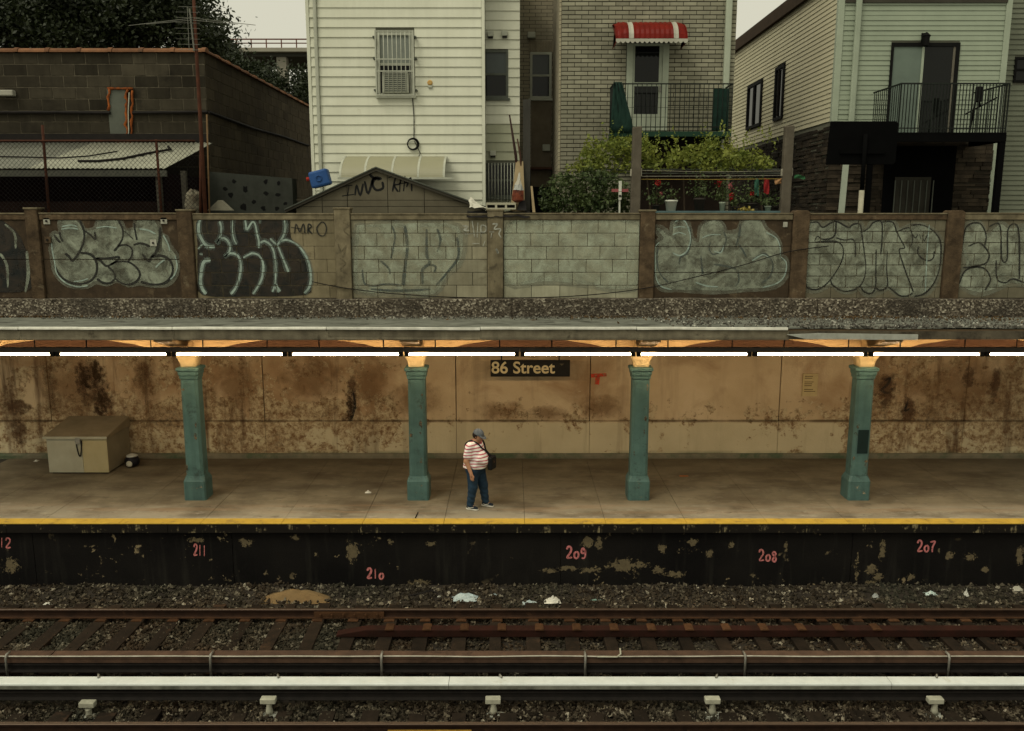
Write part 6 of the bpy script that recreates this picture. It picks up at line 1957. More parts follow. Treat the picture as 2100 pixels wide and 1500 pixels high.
MB().tube([(xp + .0 + .22 * cos(a), Yq + .32 + .22 * sin(a), z0 + .22) for a in np.linspace(0, 2 * pi, 18)], .012, 5).build('rim', wm('rim_red', (.22, .03, .015), (.15, .02, .01), 5), hp, True)
MB().box(xp - .04, xp + .04, Yq + .051, Yq + .12, z0 + .18, z0 + .26).build('rim_mount', m_deepblack, hp)
a, b = A(1728, 437, 20.55), A(1737, 338, 20.6)
mb = MB(); mb.add([(a.x - .075, 20.52, ZG + 1.5), (a.x + .075, 20.52, ZG + 1.5), (b.x + .07, 20.66, b.z), (b.x - .07, 20.66, b.z), (a.x - .075, 20.55, ZG + 1.5), (a.x + .075, 20.55, ZG + 1.5), (b.x + .07, 20.69, b.z), (b.x - .07, 20.69, b.z)], [(0, 1, 2, 3), (7, 6, 5, 4), (0, 4, 5, 1), (1, 5, 6, 2), (2, 6, 7, 3), (3, 7, 4, 0)])
mb.v = [(x + (0 if z > 5.4 else -.1), y, ZG if z < 5.3 else z) for x, y, z in mb.v]
tag(mb.build('leaning_board', wm('board_mint', (.36, .40, .32), (.28, .31, .25), 3), loc=(a.x, 20.55, ZG)), 'pale narrow board standing upright beside the backboard pole', 'board')

# ---------------------------------------------------------------- weathered posts with washing lines
m_post = wm('post_timber', (.115, .100, .075), (.075, .064, .047), 4, .9, .5, 30, .1, streak=.3)
for px, py, lb in ((1304, 258, 'weathered timber post before the vines of the brick house'), (1613, 256, 'weathered timber post before the stone base of the siding house')):
    Yp = 20.6
    x = A(px, 350, Yp).x; zt = A(px, py, Yp).z
    po = thing('timber_post', lb, 'post', (x, Yp, ZG))
    MB().loft([[(x - .12, Yp - .1, ZG), (x + .12, Yp - .1, ZG), (x + .12, Yp + .1, ZG), (x - .12, Yp + .1, ZG)], [(x - .10, Yp - .09, zt - .05), (x + .11, Yp - .09, zt - .02), (x + .11, Yp + .09, zt), (x - .10, Yp + .09, zt - .03)]]).build('shaft', m_post, po, bevel=.02)
    MB().box(x - .13, x - .101, Yp - .06, Yp + .03, A(px, 362, Yp).z, A(px, 347, Yp).z).build('pulley_block', wm('pulley', (.33, .31, .24), (.25, .23, .18), 5), po, bevel=.01)
    MB().box(x + .112, x + .135, Yp - .06, Yp + .03, A(px, 362, Yp).z, A(px, 345, Yp).z).build('pulley_block', wm('pulley_b', (.33, .31, .24), (.25, .23, .18), 5), po, bevel=.01)
m_cord = wm('cord_pale', (.30, .285, .22), (.2, .19, .15), 5)
m_cordy = wm('cord_yellow', (.42, .30, .07), (.3, .21, .05), 5)
for i, (pts, m_, lb) in enumerate((
        ([(1312, 350), (1460, 353), (1606, 351)], m_cord, 'upper pale washing line between the two timber posts'),
        ([(1312, 362), (1460, 361.5), (1606, 360)], m_cord, 'middle pale washing line between the two timber posts'),
        ([(1312, 368), (1460, 368.5), (1606, 367)], m_cordy, 'yellow washing line stretched between the two timber posts'),
        ([(1126, 353), (1210, 352), (1298, 350)], m_blackp, 'dark washing line running over the bush towards a timber post'),
        ([(1126, 361), (1210, 365), (1298, 364)], m_blackp, 'lower dark washing line over the bush'))):
    mb = MB(); mb.tube([A(x, y, 20.6) for x, y in pts], .0055, 5)
    tag(mb.build('washing_line', m_, loc=A(*pts[0], 20.6)), lb, 'line')
for px, c, lb, w, h in ((1572, (.26, .022, .022), 'red cloth strip hanging from a washing line', 11, 30), (1600, (.45, .25, .12), 'orange cloth pegged on the washing line by the timber post', 22, 10), (1552, (.03, .09, .06), 'green cloth strip hanging from a washing line', 9, 34), (1640, (.035, .12, .05), 'small green cloth on the line beyond the timber post', 22, 7)):
    y0 = 367 if px != 1640 else 360
    x0, x1, z0, z1 = R(px - w / 2, y0, px + w / 2, y0 + h, 20.6)
    rings = [[(x0 + (x1 - x0) * u, 20.6 + .02 * sin(u * 7 + q), z1 + (z0 - z1) * q / 5 + .02 * sin(u * 5 + px)) for u in np.linspace(0, 1, 6)] + [(x0 + (x1 - x0) * u, 20.606 + .02 * sin(u * 7 + q), z1 + (z0 - z1) * q / 5 + .02 * sin(u * 5 + px)) for u in np.linspace(1, 0, 6)] for q in range(6)]
    tag(MB().loft(rings).build('hanging_cloth', wm('cloth_%d' % px, c, tuple(v * .6 for v in c), 6), loc=(x0, 20.6, z0)), lb, 'cloth')

# ---------------------------------------------------------------- vines, bush and pots
m_vine = leaf_mat('vine_leaf', (.085, .125, .022), (.23, .25, .048), .32)
m_bush = leaf_mat('bush_leaf', (.026, .045, .015), (.070, .095, .030), .2)
m_stem = wm('stem', (.06, .045, .03), (.04, .03, .02), 6)
lr = np.random.default_rng(11)
def cloud(blobs, Y, dY, n, size, shell=.55):
    P = []
    tot = sum(w * h for _, _, w, h in blobs)
    for cx, cy, w, h in blobs:
        m_ = int(n * w * h / tot)
        for _ in range(m_):
            while True:
                q = lr.uniform(-1, 1, 3)
                if q @ q < 1 and q @ q > shell * lr.uniform(0, 1): break
            y = Y + q[1] * dY
            p = A(cx + q[0] * w, cy + q[2] * h, y)
            P.append(tuple(p))
    return P
vb = [(1215, 325, 30, 22), (1240, 310, 40, 24), (1270, 300, 34, 18), (1300, 305, 30, 26), (1330, 312, 25, 22), (1200, 345, 40, 12), (1260, 340, 60, 16), (1385, 325, 26, 20), (1420, 318, 30, 22), (1455, 300, 18, 24), (1445, 330, 40, 18), (1490, 320, 20, 24), (1510, 325, 30, 20), (1540, 328, 36, 20), (1570, 335, 22, 14), (1350, 340, 40, 12), (1480, 345, 90, 8)]
vn = thing('grape_vine', 'yellow green vine foliage trained along the yard behind the wall', 'vine', tuple(A(1400, 435, 21.7)))
mb = MB(); leaves(mb, cloud([(x_, y_, w_ * 1.12, h_ * 1.1) for x_, y_, w_, h_ in vb], 21.7, .55, 3000, .05, .2), .060, lr, .6)
leaves(mb, cloud(vb, 21.7, .6, 1200, .05, .1), .035, lr, .8)
P2 = []
for px in range(1190, 1590, 5):
    if lr.uniform() < .85:
        b = A(px, lr.uniform(290, 325), 21.7 - .5 * lr.uniform()); L = lr.uniform(.15, .5); dx = lr.uniform(-.12, .12)
        P2 += [tuple(b + Vector((dx * t + .02 * lr.normal(), .05 * lr.normal(), L * t))) for t in np.linspace(0, 1, 9)]
leaves(mb, P2, .042, lr, .8)
mb.build('foliage', m_vine, vn)['kind'] = 'stuff'
for px in (1205, 1330, 1400, 1500, 1560):
    b, t_ = A(px, 437, 21.7), A(px + random.uniform(-15, 15), 330, 21.7)
    MB().tube([(b.x, 21.7, ZG), (b.x + .05, 21.72, b.z), tuple(t_)], [.03, .025, .015], 6).build('stem', m_stem, vn)
for py in (348, 356):
    a, b = A(1195, py, 21.6), A(1600, py, 21.6)
    MB().tube([tuple(a), tuple(b)], .018, 6).build('trellis_wire', m_frame_d, vn)
bs = thing('bush', 'dense dark green bush behind the graffiti wall beneath the vine', 'bush', tuple(A(1190, 437, 21.2)))
bb = [(1130, 405, 26, 34), (1165, 395, 34, 40), (1205, 385, 36, 40), (1245, 390, 34, 40), (1275, 405, 26, 32), (1180, 420, 70, 22), (1240, 420, 60, 22), (1150, 370, 22, 16), (1225, 362, 40, 14)]
mb = MB(); leaves(mb, cloud([(x_, y_, w_ * 1.1, h_ * 1.05) for x_, y_, w_, h_ in bb], 21.2, .45, 3000, .05, .2), .055, lr, .8)
leaves(mb, cloud(bb, 21.2, .5, 1000, .05, .1), .03, lr, .8)
mb.build('foliage', m_bush, bs)['kind'] = 'stuff'
for px in (1140, 1180, 1225, 1265):
    b = A(px, 437, 21.2); MB().tube([(b.x, 21.2, ZG), (b.x + .06, 21.2, b.z + .1), tuple(A(px + 8, 395, 21.2))], [.03, .025, .01], 5).build('stem', m_stem, bs)
# shelf with flower pots
YP = 20.7
x0, x1 = A(1318, 433, YP).x, A(1606, 433, YP).x
zs_ = A(1450, 433, YP).z
shf = thing('garden_shelf', 'blue green garden bench top behind the wall carrying flower pots', 'shelf', ((x0 + x1) / 2, YP, ZG))
MB().box(x0, x1, YP - .16, YP + .3, zs_ - .05, zs_).build('top', wm('shelf_teal', (.12, .19, .19), (.08, .125, .13), 3), shf, bevel=.008)
for xx in (x0 + .1, (x0 + x1) / 2, x1 - .1):
    MB().box(xx - .04, xx + .04, YP - .1, YP + .25, ZG, zs_ - .052).build('leg', m_post, shf)
m_potw = wm('pot_white', (.62, .63, .54), (.5, .51, .43), 4, .6)
m_potg = wm('pot_green', (.33, .38, .29), (.25, .29, .22), 4, .6)
m_potd = wm('pot_dark', (.035, .03, .025), (.02, .018, .015), 4, .6)
m_redf = wm('petal_red', (.30, .018, .016), (.2, .012, .012), 9, .6, 0)
m_pinkf = wm('petal_pink', (.30, .10, .10), (.22, .06, .06), 9, .6, 0)
def pot(px, w, hpx, mat, lb, flower=None, fol=250, fh=40, fw=22):
    x = A(px, 425, YP).x; r = w / 2 * 20.4 / FPX; h = hpx * 20.4 / FPX
    t = thing('flower_pot', lb, 'flower pot', (x, YP, zs_))
    MB().lathe((x, YP, zs_), [(r * .72, .001), (r * .95, h * .82), (r * 1.06, h * .84), (r * 1.06, h), (r * .9, h), (r * .85, h * .9)], 14).build('pot', mat, t, True)
    zt = zs_ + h
    if fol:
        P = [(x + lr.normal() * fw * .4 / 86, YP + lr.normal() * .08, zt + abs(lr.normal()) * .45 * fh / 86 + .02) for _ in range(fol)]
        mb = MB(); leaves(mb, P, .035, lr, .8); mb.build('leaves', m_bush, t)['kind'] = 'stuff'
        MB().tube([(x, YP, zt - .06), (x, YP, zt + fh / 100)], .01, 5).build('stem', m_stem, t)
    for q, (fx, fy, fr) in enumerate(flower or ()):
        p = A(fx, fy, YP - .06)
        mb = MB(); P = [(p.x + lr.normal() * fr * .4, p.y + lr.normal() * .03, p.z + lr.normal() * fr * .4) for _ in range(40)]
        leaves(mb, P, .028, lr, .9)
        mb.build('blossom', m_redf if q % 2 == 0 else m_pinkf, t)
    return t
pot(1376, 26, 22, m_potw, 'wide white flower pot on the garden bench', None, 60, 34, 16)
pot(1481, 13, 18, m_potg, 'narrow pale green pot with red flowers on the garden bench', [(1475, 375, .09), (1497, 382, .10), (1499, 400, .06)], 300, 60, 26)
pot(1434, 24, 26, m_potd, 'dark pot with a leafy plant on the garden bench', None, 260, 55, 30)
pot(1346, 15, 12, m_potd, 'small dark pot with a red flowering plant beside the timber post', [(1350, 375, .08), (1355, 398, .06)], 220, 46, 26)
pot(1540, 22, 16, m_potd, 'dark pot with drooping leaves and a pink blossom on the bench', [(1543, 398, .05)], 260, 50, 40)
pot(1505, 9, 8, m_potd, 'little dark pot next to the red flowers', [(1500, 408, .04)], 90, 26, 12)
pot(1575, 14, 10, m_potg, 'small pale pot by the end of the bench', None, 160, 30, 30)
b = A(1528, 434, 20.35); mb = MB(); 
P = [(b.x + lr.normal() * .10, 20.30 + lr.normal() * .03, b.z + .02 + abs(lr.normal()) * .05) for _ in range(60)]
leaves(mb, P, .035, lr, .8)
tag(mb.build('yellow_weed', leaf_mat('weed', (.22, .18, .03), (.30, .24, .06)), loc=tuple(b)), 'small yellow weed on top of the wall coping', 'weed')
# garden ornament: cross shaped windmill
x = A(1271, 400, 20.75).x; zc_ = A(1271, 391, 20.75).z
gs = thing('garden_windmill', 'little pink and white garden windmill on a stake beside the bush', 'ornament', (x, 20.75, ZG))
MB().box(x - .02, x + .02, 20.74, 20.77, ZG, zc_ + .02).build('stake', m_potw, gs)
MB().box(x - .20, x + .20, 20.715, 20.735, zc_ - .035, zc_ + .035).build('blade', m_pinkf, gs)
MB().box(x - .035, x + .035, 20.70, 20.713, zc_ - .02, zc_ + .22).build('blade', m_potw, gs)
MB().box(x - .035, x + .035, 20.70, 20.712, zc_ - .22, zc_ - .03).build('blade', m_potw, gs)
MB().tube([(x, 20.69, zc_ - .13), (x, 20.699, zc_ - .13)], .03, 8).build('hub', m_dark, gs)

# ---------------------------------------------------------------- heap of rubbish on the wall
YQ = 20.1
zt = A(1020, 437, YQ - .1).z
m_tarpb = wm('tarp_black', (.018, .016, .015), (.010, .009, .009), 5, .6, .5, 12, 0)
mb = MB(); n = 26; V = []
xa_, xb_ = A(958, 437, YQ).x, A(1086, 437, YQ).x
for j_ in range(6):
    for i_ in range(n):
        u = i_ / (n - 1); v = j_ / 5
        V.append((xa_ + (xb_ - xa_) * u, 19.90 + .5 * v, ZTOP + .035 + .05 * mnoise.noise((u * 7, v * 3, 1)) - (.13 * (1 - v) ** 3 if j_ < 2 else 0)))
mb.add(V, [(j_ * n + i_, j_ * n + i_ + 1, (j_ + 1) * n + i_ + 1, (j_ + 1) * n + i_) for j_ in range(5) for i_ in range(n - 1)])
tag(mb.build('black_sheet', m_tarpb, loc=((xa_ + xb_) / 2, YQ, ZTOP), smooth=True), 'black plastic sheet lying over the wall top under the rubbish', 'sheet')
x0, x1, z0, z1 = R(997, 417, 1058, 431, 20.02)
ccb = thing('vent_block', 'pale hollow block with three slots lying on the wall', 'block', ((x0 + x1) / 2, 20.1, z0))
m_cc = wm('block_cream', (.40, .38, .28), (.30, .28, .20), 5, .8)
zl_, zh_ = ZTOP + .08, ZTOP + .08 + (z1 - z0)
ws = (x1 - x0) / 3
f = MB(); f.box(x0, x1, 19.98, 20.2, zl_, zl_ + .035); f.box(x0, x1, 19.98, 20.2, zh_ - .05, zh_)
for q in range(4):
    xx = x0 + q * ws
    f.box(xx - .025 if q else xx, xx + .025 if q < 3 else xx, 19.982, 20.198, zl_ + .035, zh_ - .05)
f.build('shell', m_cc, ccb)
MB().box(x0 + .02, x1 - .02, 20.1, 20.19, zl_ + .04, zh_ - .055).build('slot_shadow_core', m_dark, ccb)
x0, x1, z0, z1 = R(962, 404, 1000, 430, 20.05)
mb = MB(); n = 9; V = []
for j_ in range(n):
    for i_ in range(n):
        u, v = i_ / (n - 1), j_ / (n - 1)
        V.append((x0 + (x1 - x0) * u + .02 * random.uniform(-1, 1), 20.0 + .22 * v, ZTOP + .07 + (.30 * (1 - u) * v + .05 * (1 - v) + .04 * mnoise.noise((u * 5, v * 5, 0)))))
mb.add(V, [(j_ * n + i_, j_ * n + i_ + 1, (j_ + 1) * n + i_ + 1, (j_ + 1) * n + i_) for j_ in range(n - 1) for i_ in range(n - 1)])
tag(mb.build('foam_sheet', wm('foam_white', (.58, .56, .47), (.46, .44, .36), 8, .8, .3), loc=(x0, 20.05, ZTOP)), 'crumpled white foam sheet on the wall beside the hollow block', 'sheet')
# leaning plywood, coloured bag, steel post, poles
def slab4(name, mat, c, lb, cat, th=.03, Yb_=20.3):
    """leaning flat board: corner pixels bottom-left, bottom-right, top-right, top-left with their depth"""
    P = [A(px, py, y) for px, py, y in c]
    mb = MB(); mb.add([tuple(p) for p in P] + [(p.x, p.y + th, p.z) for p in P], [(0, 1, 2, 3), (7, 6, 5, 4), (0, 4, 5, 1), (1, 5, 6, 2), (2, 6, 7, 3), (3, 7, 4, 0)])
    return tag(mb.build(name, mat, loc=tuple(P[0])), lb, cat)
m_ply = wm('plywood', (.30, .235, .135), (.23, .175, .10), 3, .8, .2)
slab4('plywood_offcut', m_ply, ((1046, 434, 20.15), (1077, 434, 20.15), (1073, 331, 20.42), (1058, 331, 20.42)), 'tapered plywood offcut leaning against the steel post', 'board')
slab4('plank', m_ply, ((1092, 436, 20.15), (1098, 436, 20.15), (1092, 382, 20.33), (1088, 382, 20.33)), 'short tan plank leaning on the other side of the steel post', 'plank')
def sack(lo_px, hi_px, Y, mats, lb):
    x0, x1, z0, z1 = R(*lo_px, *hi_px, Y)
    t = thing('plastic_sack', lb, 'sack', ((x0 + x1) / 2, Y, z0))
    w = (x1 - x0) / 2; cx = (x0 + x1) / 2; h = z1 - z0
    prof = [(.3, 0), (.95, .08), (1, .25), (.85, .42), (.6, .6), (.32, .8), (.10, 1)]
    cuts_ = [(0, 3), (3, 4), (4, 6)]
    for (a, b), m_ in zip(cuts_, mats):
        rings = [[(cx + w * r * cos(2 * pi * q / 12) + .01 * sin(q * 3 + r * 9) + .08 * h * (u - .3), Y + w * .7 * r * sin(2 * pi * q / 12), z0 + h * u) for q in range(12)] for r, u in prof[a:b + 1]]
        rings = [[(x + .035 * mnoise.noise((x * 14, z * 14, y * 9)), y + .04 * mnoise.noise((z * 12, x * 12, 4)), z + .02 * mnoise.noise((x * 9, 2, z * 9))) for x, y, z in rg_] for rg_ in rings]
        MB().loft(rings).build('panel', m_, t)
    return t
sack((1050, 354), (1074, 416), 20.05, (wm('sack_rust', (.24, .06, .028), (.015, .013, .013), 5), wm('sack_silver', (.40, .41, .38), (.25, .25, .23), 6), wm('sack_white', (.46, .44, .37), (.36, .34, .28), 6)), 'knotted plastic sack in white, rust red and black on the wall')
slab4('dark_bag', m_tarpb, ((1060, 432, 20.02), (1080, 432, 20.02), (1077, 412, 20.12), (1066, 408, 20.12)), 'small dark bag at the foot of the steel post', 'bag', .12)
x = A(1080, 330, 20.5).x
mb = MB(); zp = A(1080, 205, 20.5).z
stp = thing('steel_post', 'dark steel channel post standing behind the rubbish heap', 'post', (x, 20.5, ZG))
MB().prism([(x - .085, 20.44), (x + .085, 20.44), (x + .085, 20.56), (x + .06, 20.56), (x + .06, 20.465), (x - .06, 20.465), (x - .06, 20.56), (x - .085, 20.56)], 'z', ZG, zp).build('channel', wm('post_grey', (.050, .048, .040), (.034, .032, .027), 3, .7), stp)
mb = MB(); mb.tube([A(1068, 430, 20.42), A(1058, 320, 20.45), A(1045, 236, 20.5)], [.05, .035, .018], 7)
tag(mb.build('leaning_pole', wm('pole_maroon', (.040, .018, .014), (.022, .012, .010), 4, .6), loc=tuple(A(1068, 430, 20.42)), smooth=True), 'thin dark pole leaning beside the steel post', 'pole')
mb = MB(); mb.tube([A(1074, 430, 20.40), A(1067, 320, 20.42), A(1061, 285, 20.44)], [.03, .025, .015], 6)
tag(mb.build('leaning_pole', wm('pole_brown', (.07, .035, .022), (.045, .024, .016), 4, .6), loc=tuple(A(1074, 430, 20.40)), smooth=True), 'short brown pole leaning between the plywood and the thin dark pole', 'pole')
# small pale gable on the wall by the rusty poles
slab4('roof_offcut', wm('offcut', (.20, .19, .14), (.14, .13, .10), 4), ((425, 432, 20.4), (475, 432, 20.4), (452, 411, 20.4), (447, 411, 20.4)), 'pale triangular board standing on the wall by the rusty pole', 'board', .2)
# ---------------------------------------------------------------- cinder block building
YL = 25.0
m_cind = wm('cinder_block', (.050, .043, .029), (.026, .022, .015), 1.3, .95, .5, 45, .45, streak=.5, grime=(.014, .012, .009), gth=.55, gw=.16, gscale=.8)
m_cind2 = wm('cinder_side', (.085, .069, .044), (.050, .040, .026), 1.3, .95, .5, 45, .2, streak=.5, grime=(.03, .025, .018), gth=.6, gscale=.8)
m_cmort = wm('cinder_mortar', (.15, .13, .09), (.035, .03, .022), 4, .95, .3)
m_clay = wm('clay_coping', (.20, .095, .045), (.12, .058, .03), 4, .8, .3, 40, .25, grime=(.07, .05, .035), gth=.58)
LX = A(425, 230, YL).x
ZLT = A(300, 108, YL).z
lb_ = thing('cinder_block_building', 'dark cinder block building with a clay tile coping', 'building', (LX - 4, YL + 6, ZG))
MB().box(LX - 10, LX - .005, YL + .005, YL + 18, ZG, ZLT - .02).build('wall', m_cmort, lb_)
rowh, bl = .312, .665
z = ZLT - rowh
cr_ = random.Random(2); cnt = 0; rest = MB(); rest2 = MB(); r_i = 0
yw0, yw1, zw0, zw1 = None, None, None, None
owx = R(224, 183, 262, 292, YL)
while z > ZG - .2:
    vis_f = z > A(200, 300, YL).z
    x = LX - (bl / 2 if r_i % 2 else 0)
    first = True
    edge = LX
    while edge > LX - 9.6:
        L = bl * (.5 if (first and r_i % 2) else 1); first = False
        a, b = edge - L, edge
        yj = YL + cr_.uniform(-.010, -.002)
        if not (a > owx[0] - .05 and b < owx[1] + .05 and z > owx[2] and z < owx[3]):
            if vis_f and b > -16 and cnt < 110:
                MB().box(a + .011, b - .011, yj, YL + .03, z + .011, z + rowh - .011).build('block', m_cind, lb_, bevel=.006); cnt += 1
            else:
                rest.box(a + .011, b - .011, yj, YL + .03, z + .011, z + rowh - .011)
        edge = a
    edge = YL + .031; first = True
    while edge < YL + 15:
        L = bl * (.5 if (first and not r_i % 2) else 1); first = False
        a, b = edge, edge + L
        xj = LX + cr_.uniform(.002, .010)
        if z > 6.4 and edge < YL + 9 and cnt < 296:
            MB().box(LX - .03, xj, a + .011, b - .011, z + .011, z + rowh - .011).build('block', m_cind2, lb_, bevel=.006); cnt += 1
        else:
            rest2.box(LX - .03, xj, a + .011, b - .011, z + .011, z + rowh - .011)
        edge = b
    z -= rowh; r_i += 1
o = rest.build('blockwork', m_cind, lb_); o['kind'] = 'stuff'
o = rest2.build('blockwork', m_cind2, lb_); o['kind'] = 'stuff'
# coping tiles with collars
def half(c, r, n=8): return [(c[0] + r * cos(a), c[1] + r * .8 * sin(a)) for a in np.linspace(0, pi, n)]
step = A(330, 108, YL).x - A(266, 108, YL).x
x = LX + .06
while x > LX - 9.5:
    c = MB().prism([(YL + .06 + u, ZLT + v) for u, v in half((0, 0), .15)], 'x', x - step + .01, x).build('coping_tile', m_clay, lb_)
    MB().prism([(YL + .06 + u, ZLT + v) for u, v in half((0, 0), .175)], 'x', x - .10, x + .02).build('collar', m_clay, c)
    x -= step
y = YL + .25
while y < YL + 16:
    c = MB().prism([(LX - .06 + u, ZLT + v) for u, v in half((0, 0), .15)], 'y', y, y + .9).build('coping_tile', m_clay, lb_)
    MB().prism([(LX - .06 + u, ZLT + v) for u, v in half((0, 0), .175)], 'y', y + .82, y + .94).build('collar', m_clay, c)
    y += .92
# boarded opening with an orange foam edge
m_foam = wm('orange_foam', (.30, .085, .018), (.12, .035, .012), 8, .8, .5, 25, .15)
x0, x1, z0, z1 = owx
ob = MB().box(x0, x1, YL - .03, YL + .05, z0, z1).build('boarded_window', wm('board_grey', (.115, .125, .10), (.085, .092, .075), 2, .7), lb_)
def foam(pts, r):
    q = [A(px + random.uniform(-2, 2), py, YL - .05) for px, py in pts]
    MB().tube([tuple(p) for p in q], [r * random.uniform(.6, 1.3) for _ in q], 7).build('foam_edge', m_foam, ob, True)
foam([(223, y) for y in range(182, 235, 9)], .035)
foam([(x, 182) for x in range(222, 272, 7)], .035)
foam([(259 + 2 * sin(y), y) for y in range(184, 295, 8)], .04)
foam([(271, y) for y in range(186, 292, 9)], .035)
foam([(x, 293) for x in range(236, 273, 6)], .08)
MB().tube([A(265, 190, YL - .09), A(263, 230, YL - .09), A(264, 270, YL - .09), A(262, 292, YL - .09)], .014, 5).build('white_wire', m_frame_w, ob)
# conduit line, wall lamp
MB().tube([A(-20, 231, YL - .06), A(120, 231, YL - .06), A(226, 232, YL - .06)], .045, 6).build('conduit', m_dark, lb_)
MB().tube([A(272, 232, YL - .06), A(350, 231, YL - .06), A(425, 230, YL - .06)], .045, 6).build('conduit', m_dark, lb_)
pz = A(425, 230, YL).z
MB().tube([(LX + .05, YL, pz), (LX + .05, YL + 4, pz - .05), (LX + .05, YL + 8, pz + .02), (LX + .05, YL + 12, pz)], .04, 6).build('conduit', m_dark, lb_)
MB().box(LX - 10, LX + .02, YL - .18, YL - .01, A(200, 292, YL).z, A(200, 276, YL).z).build('ledge_beam', m_dark, lb_)
p = A(12, 191, YL)
MB().box(p.x - .3, p.x + .3, YL - .2, YL - .01, p.z - .10, p.z + .06).build('wall_lamp', wm('lamp_grey', (.33, .32, .26), (.25, .24, .2), 4), lb_, bevel=.03)
# low spotted wall below it
YK = 23.9
x0, x1, z0, z1 = R(428, 352, 600, 437, YK)
sw = thing('spotted_wall', 'low grey wall with black blotches between the rusty pole and the shed', 'wall', ((x0 + x1) / 2, YK, ZG))
MB().prism([(x0, ZG), (x1, ZG), (x1, A(600, 366, YK).z), (x0, A(428, 352, YK).z)], 'y', YK, YK + .5).build('wall', wm('wall_bluegrey', (.050, .054, .044), (.030, .032, .026), 2, .9, .3, 30, 0, streak=.2), sw)
mb = MB(); rs = random.Random(8)
for px, py, r in ((474, 400, 7), (503, 388, 8), (480, 372, 5), (545, 373, 6), (572, 376, 5), (545, 397, 6), (570, 400, 6), (520, 415, 5), (585, 418, 5), (540, 427, 6), (500, 426, 8), (462, 388, 5), (455, 425, 9), (568, 428, 5)):
    c = A(px, py, YK - .004); rr_ = r * 23.5 / FPX
    pl = [(c.x + rr_ * rs.uniform(.5, 1.2) * cos(a), c.z + rr_ * rs.uniform(.5, 1.1) * sin(a)) for a in np.linspace(0, 2 * pi, 9)[:-1]]
    paint_on(mb, triangulate(pl), YK - .004)
mb.build('black_blotch', m_blackp, sw)
# open shed with corrugated roof
Y0, Y1 = 21.3, 24.8
zr0, zr1 = A(200, 345, Y0).z, A(200, 293, Y1).z
rx1 = A(338, 345, Y0).x
m_corr = wm('corrugated_pale', (.22, .222, .18), (.14, .142, .115), 1.5, .6, .2, 30, .10, streak=.1, grime=(.12, .11, .08), gth=.58, gscale=.9)
m_corr2 = wm('corrugated_light', (.36, .36, .28), (.27, .27, .21), 1.5, .6, .2, 30, .06)
opn = thing('lean_to_shed', 'dark open lean-to with a pale corrugated roof against the block building', 'shed', (rx1 - 3, 23, ZG))
xx = rx1
sheets = []
while xx > rx1 - 6.5:
    w = .86; a, b = xx - w, xx
    n = 24; rings = []
    for yy_, zz in ((Y0, zr0), ((Y0 + Y1) / 2, (zr0 + zr1) / 2 + random.uniform(-.01, .02)), (Y1, zr1)):
        top = [(a + (b - a) * q / n, yy_, zz + .018 * sin(q / n * 2 * pi * 7)) for q in range(n + 1)]
        rings.append(top + [(x_, y_, z_ - .012) for x_, y_, z_ in top[::-1]])
    MB().loft(rings).build('roof_sheet', m_corr2 if xx > rx1 - 2.6 else m_corr, opn, True)
    xx -= w - .03
MB().box(rx1 - 6.6, rx1 + .02, Y0 + .02, Y0 + .08, zr0 - .20, zr0 - .05).build('eaves_beam', wm('eaves', (.09, .09, .07), (.06, .06, .05), 3), opn)
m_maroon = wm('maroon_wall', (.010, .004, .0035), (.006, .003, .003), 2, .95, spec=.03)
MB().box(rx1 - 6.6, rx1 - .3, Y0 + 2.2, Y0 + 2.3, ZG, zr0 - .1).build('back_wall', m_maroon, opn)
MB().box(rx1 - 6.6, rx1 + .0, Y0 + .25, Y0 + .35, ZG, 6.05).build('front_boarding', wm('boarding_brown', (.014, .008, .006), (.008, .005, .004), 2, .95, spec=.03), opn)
for px in (323, 375):
    x = A(px, 400, Y0).x
    MB().box(x - .06, x + .06, Y0 + .09, Y0 + .2, ZG, zr0 - .06).build('post', m_shedtrim, opn)
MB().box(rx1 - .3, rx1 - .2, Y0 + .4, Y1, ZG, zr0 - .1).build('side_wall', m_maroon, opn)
hs = [A(160, 326, Y0 + .6), A(200, 322, Y0 + .6), A(250, 318, Y0 + .9), A(300, 309, Y0 + 1.6), A(350, 303, Y0 + 2.2), A(345, 300, Y0 + 2.6)]
def roofz(y): return zr0 + (zr1 - zr0) * (y - Y0) / (Y1 - Y0) + .05
mb = MB(); mb.tube([(p.x, p.y, roofz(p.y)) for p in hs], .035, 6)
tag(mb.build('roof_hose', m_dark, loc=tuple(hs[0]), smooth=True), 'dark hose lying in a curve over the corrugated roof', 'hose')
mb = MB(); mb.tube([(A(x, 310, Y0 + y).x, Y0 + y, roofz(Y0 + y)) for x, y in ((-10, 1.2), (60, 1.1), (120, 1.0), (180, 1.25), (240, 1.9))], .02, 6)
tag(mb.build('roof_cable', m_dark, loc=(A(60, 310, Y0 + 1).x, Y0 + 1, zr0), smooth=True), 'thin dark cable running along the corrugated roof above the hose', 'cable')
# debris beside the pole
scx = A(394, 395, 21.0)
rub = thing('rubble_sack', 'pale torn sack of rubble standing behind the wall by the rusty pole', 'sack', (scx.x, 21.0, ZG))
mb = MB(); mb.lathe((scx.x, 21.0, ZG), [(.10, 0), (.17, .2), (.16, 1.9), (.17, 2.1), (.19, 2.25), (.13, 2.4), (.16, 2.5), (.07, 2.6), (.02, 2.62)], 11)
mb.v = [(x + .16 * mnoise.noise((x * 9, y * 9, z * 7)), y + .1 * mnoise.noise((x * 7, 3, z * 9)), z + .1 * mnoise.noise((x * 8, y * 8, z))) for x, y, z in mb.v]
mb.build('bag', wm('rubble', (.27, .25, .18), (.07, .05, .035), 7, .9, .5), rub, True)
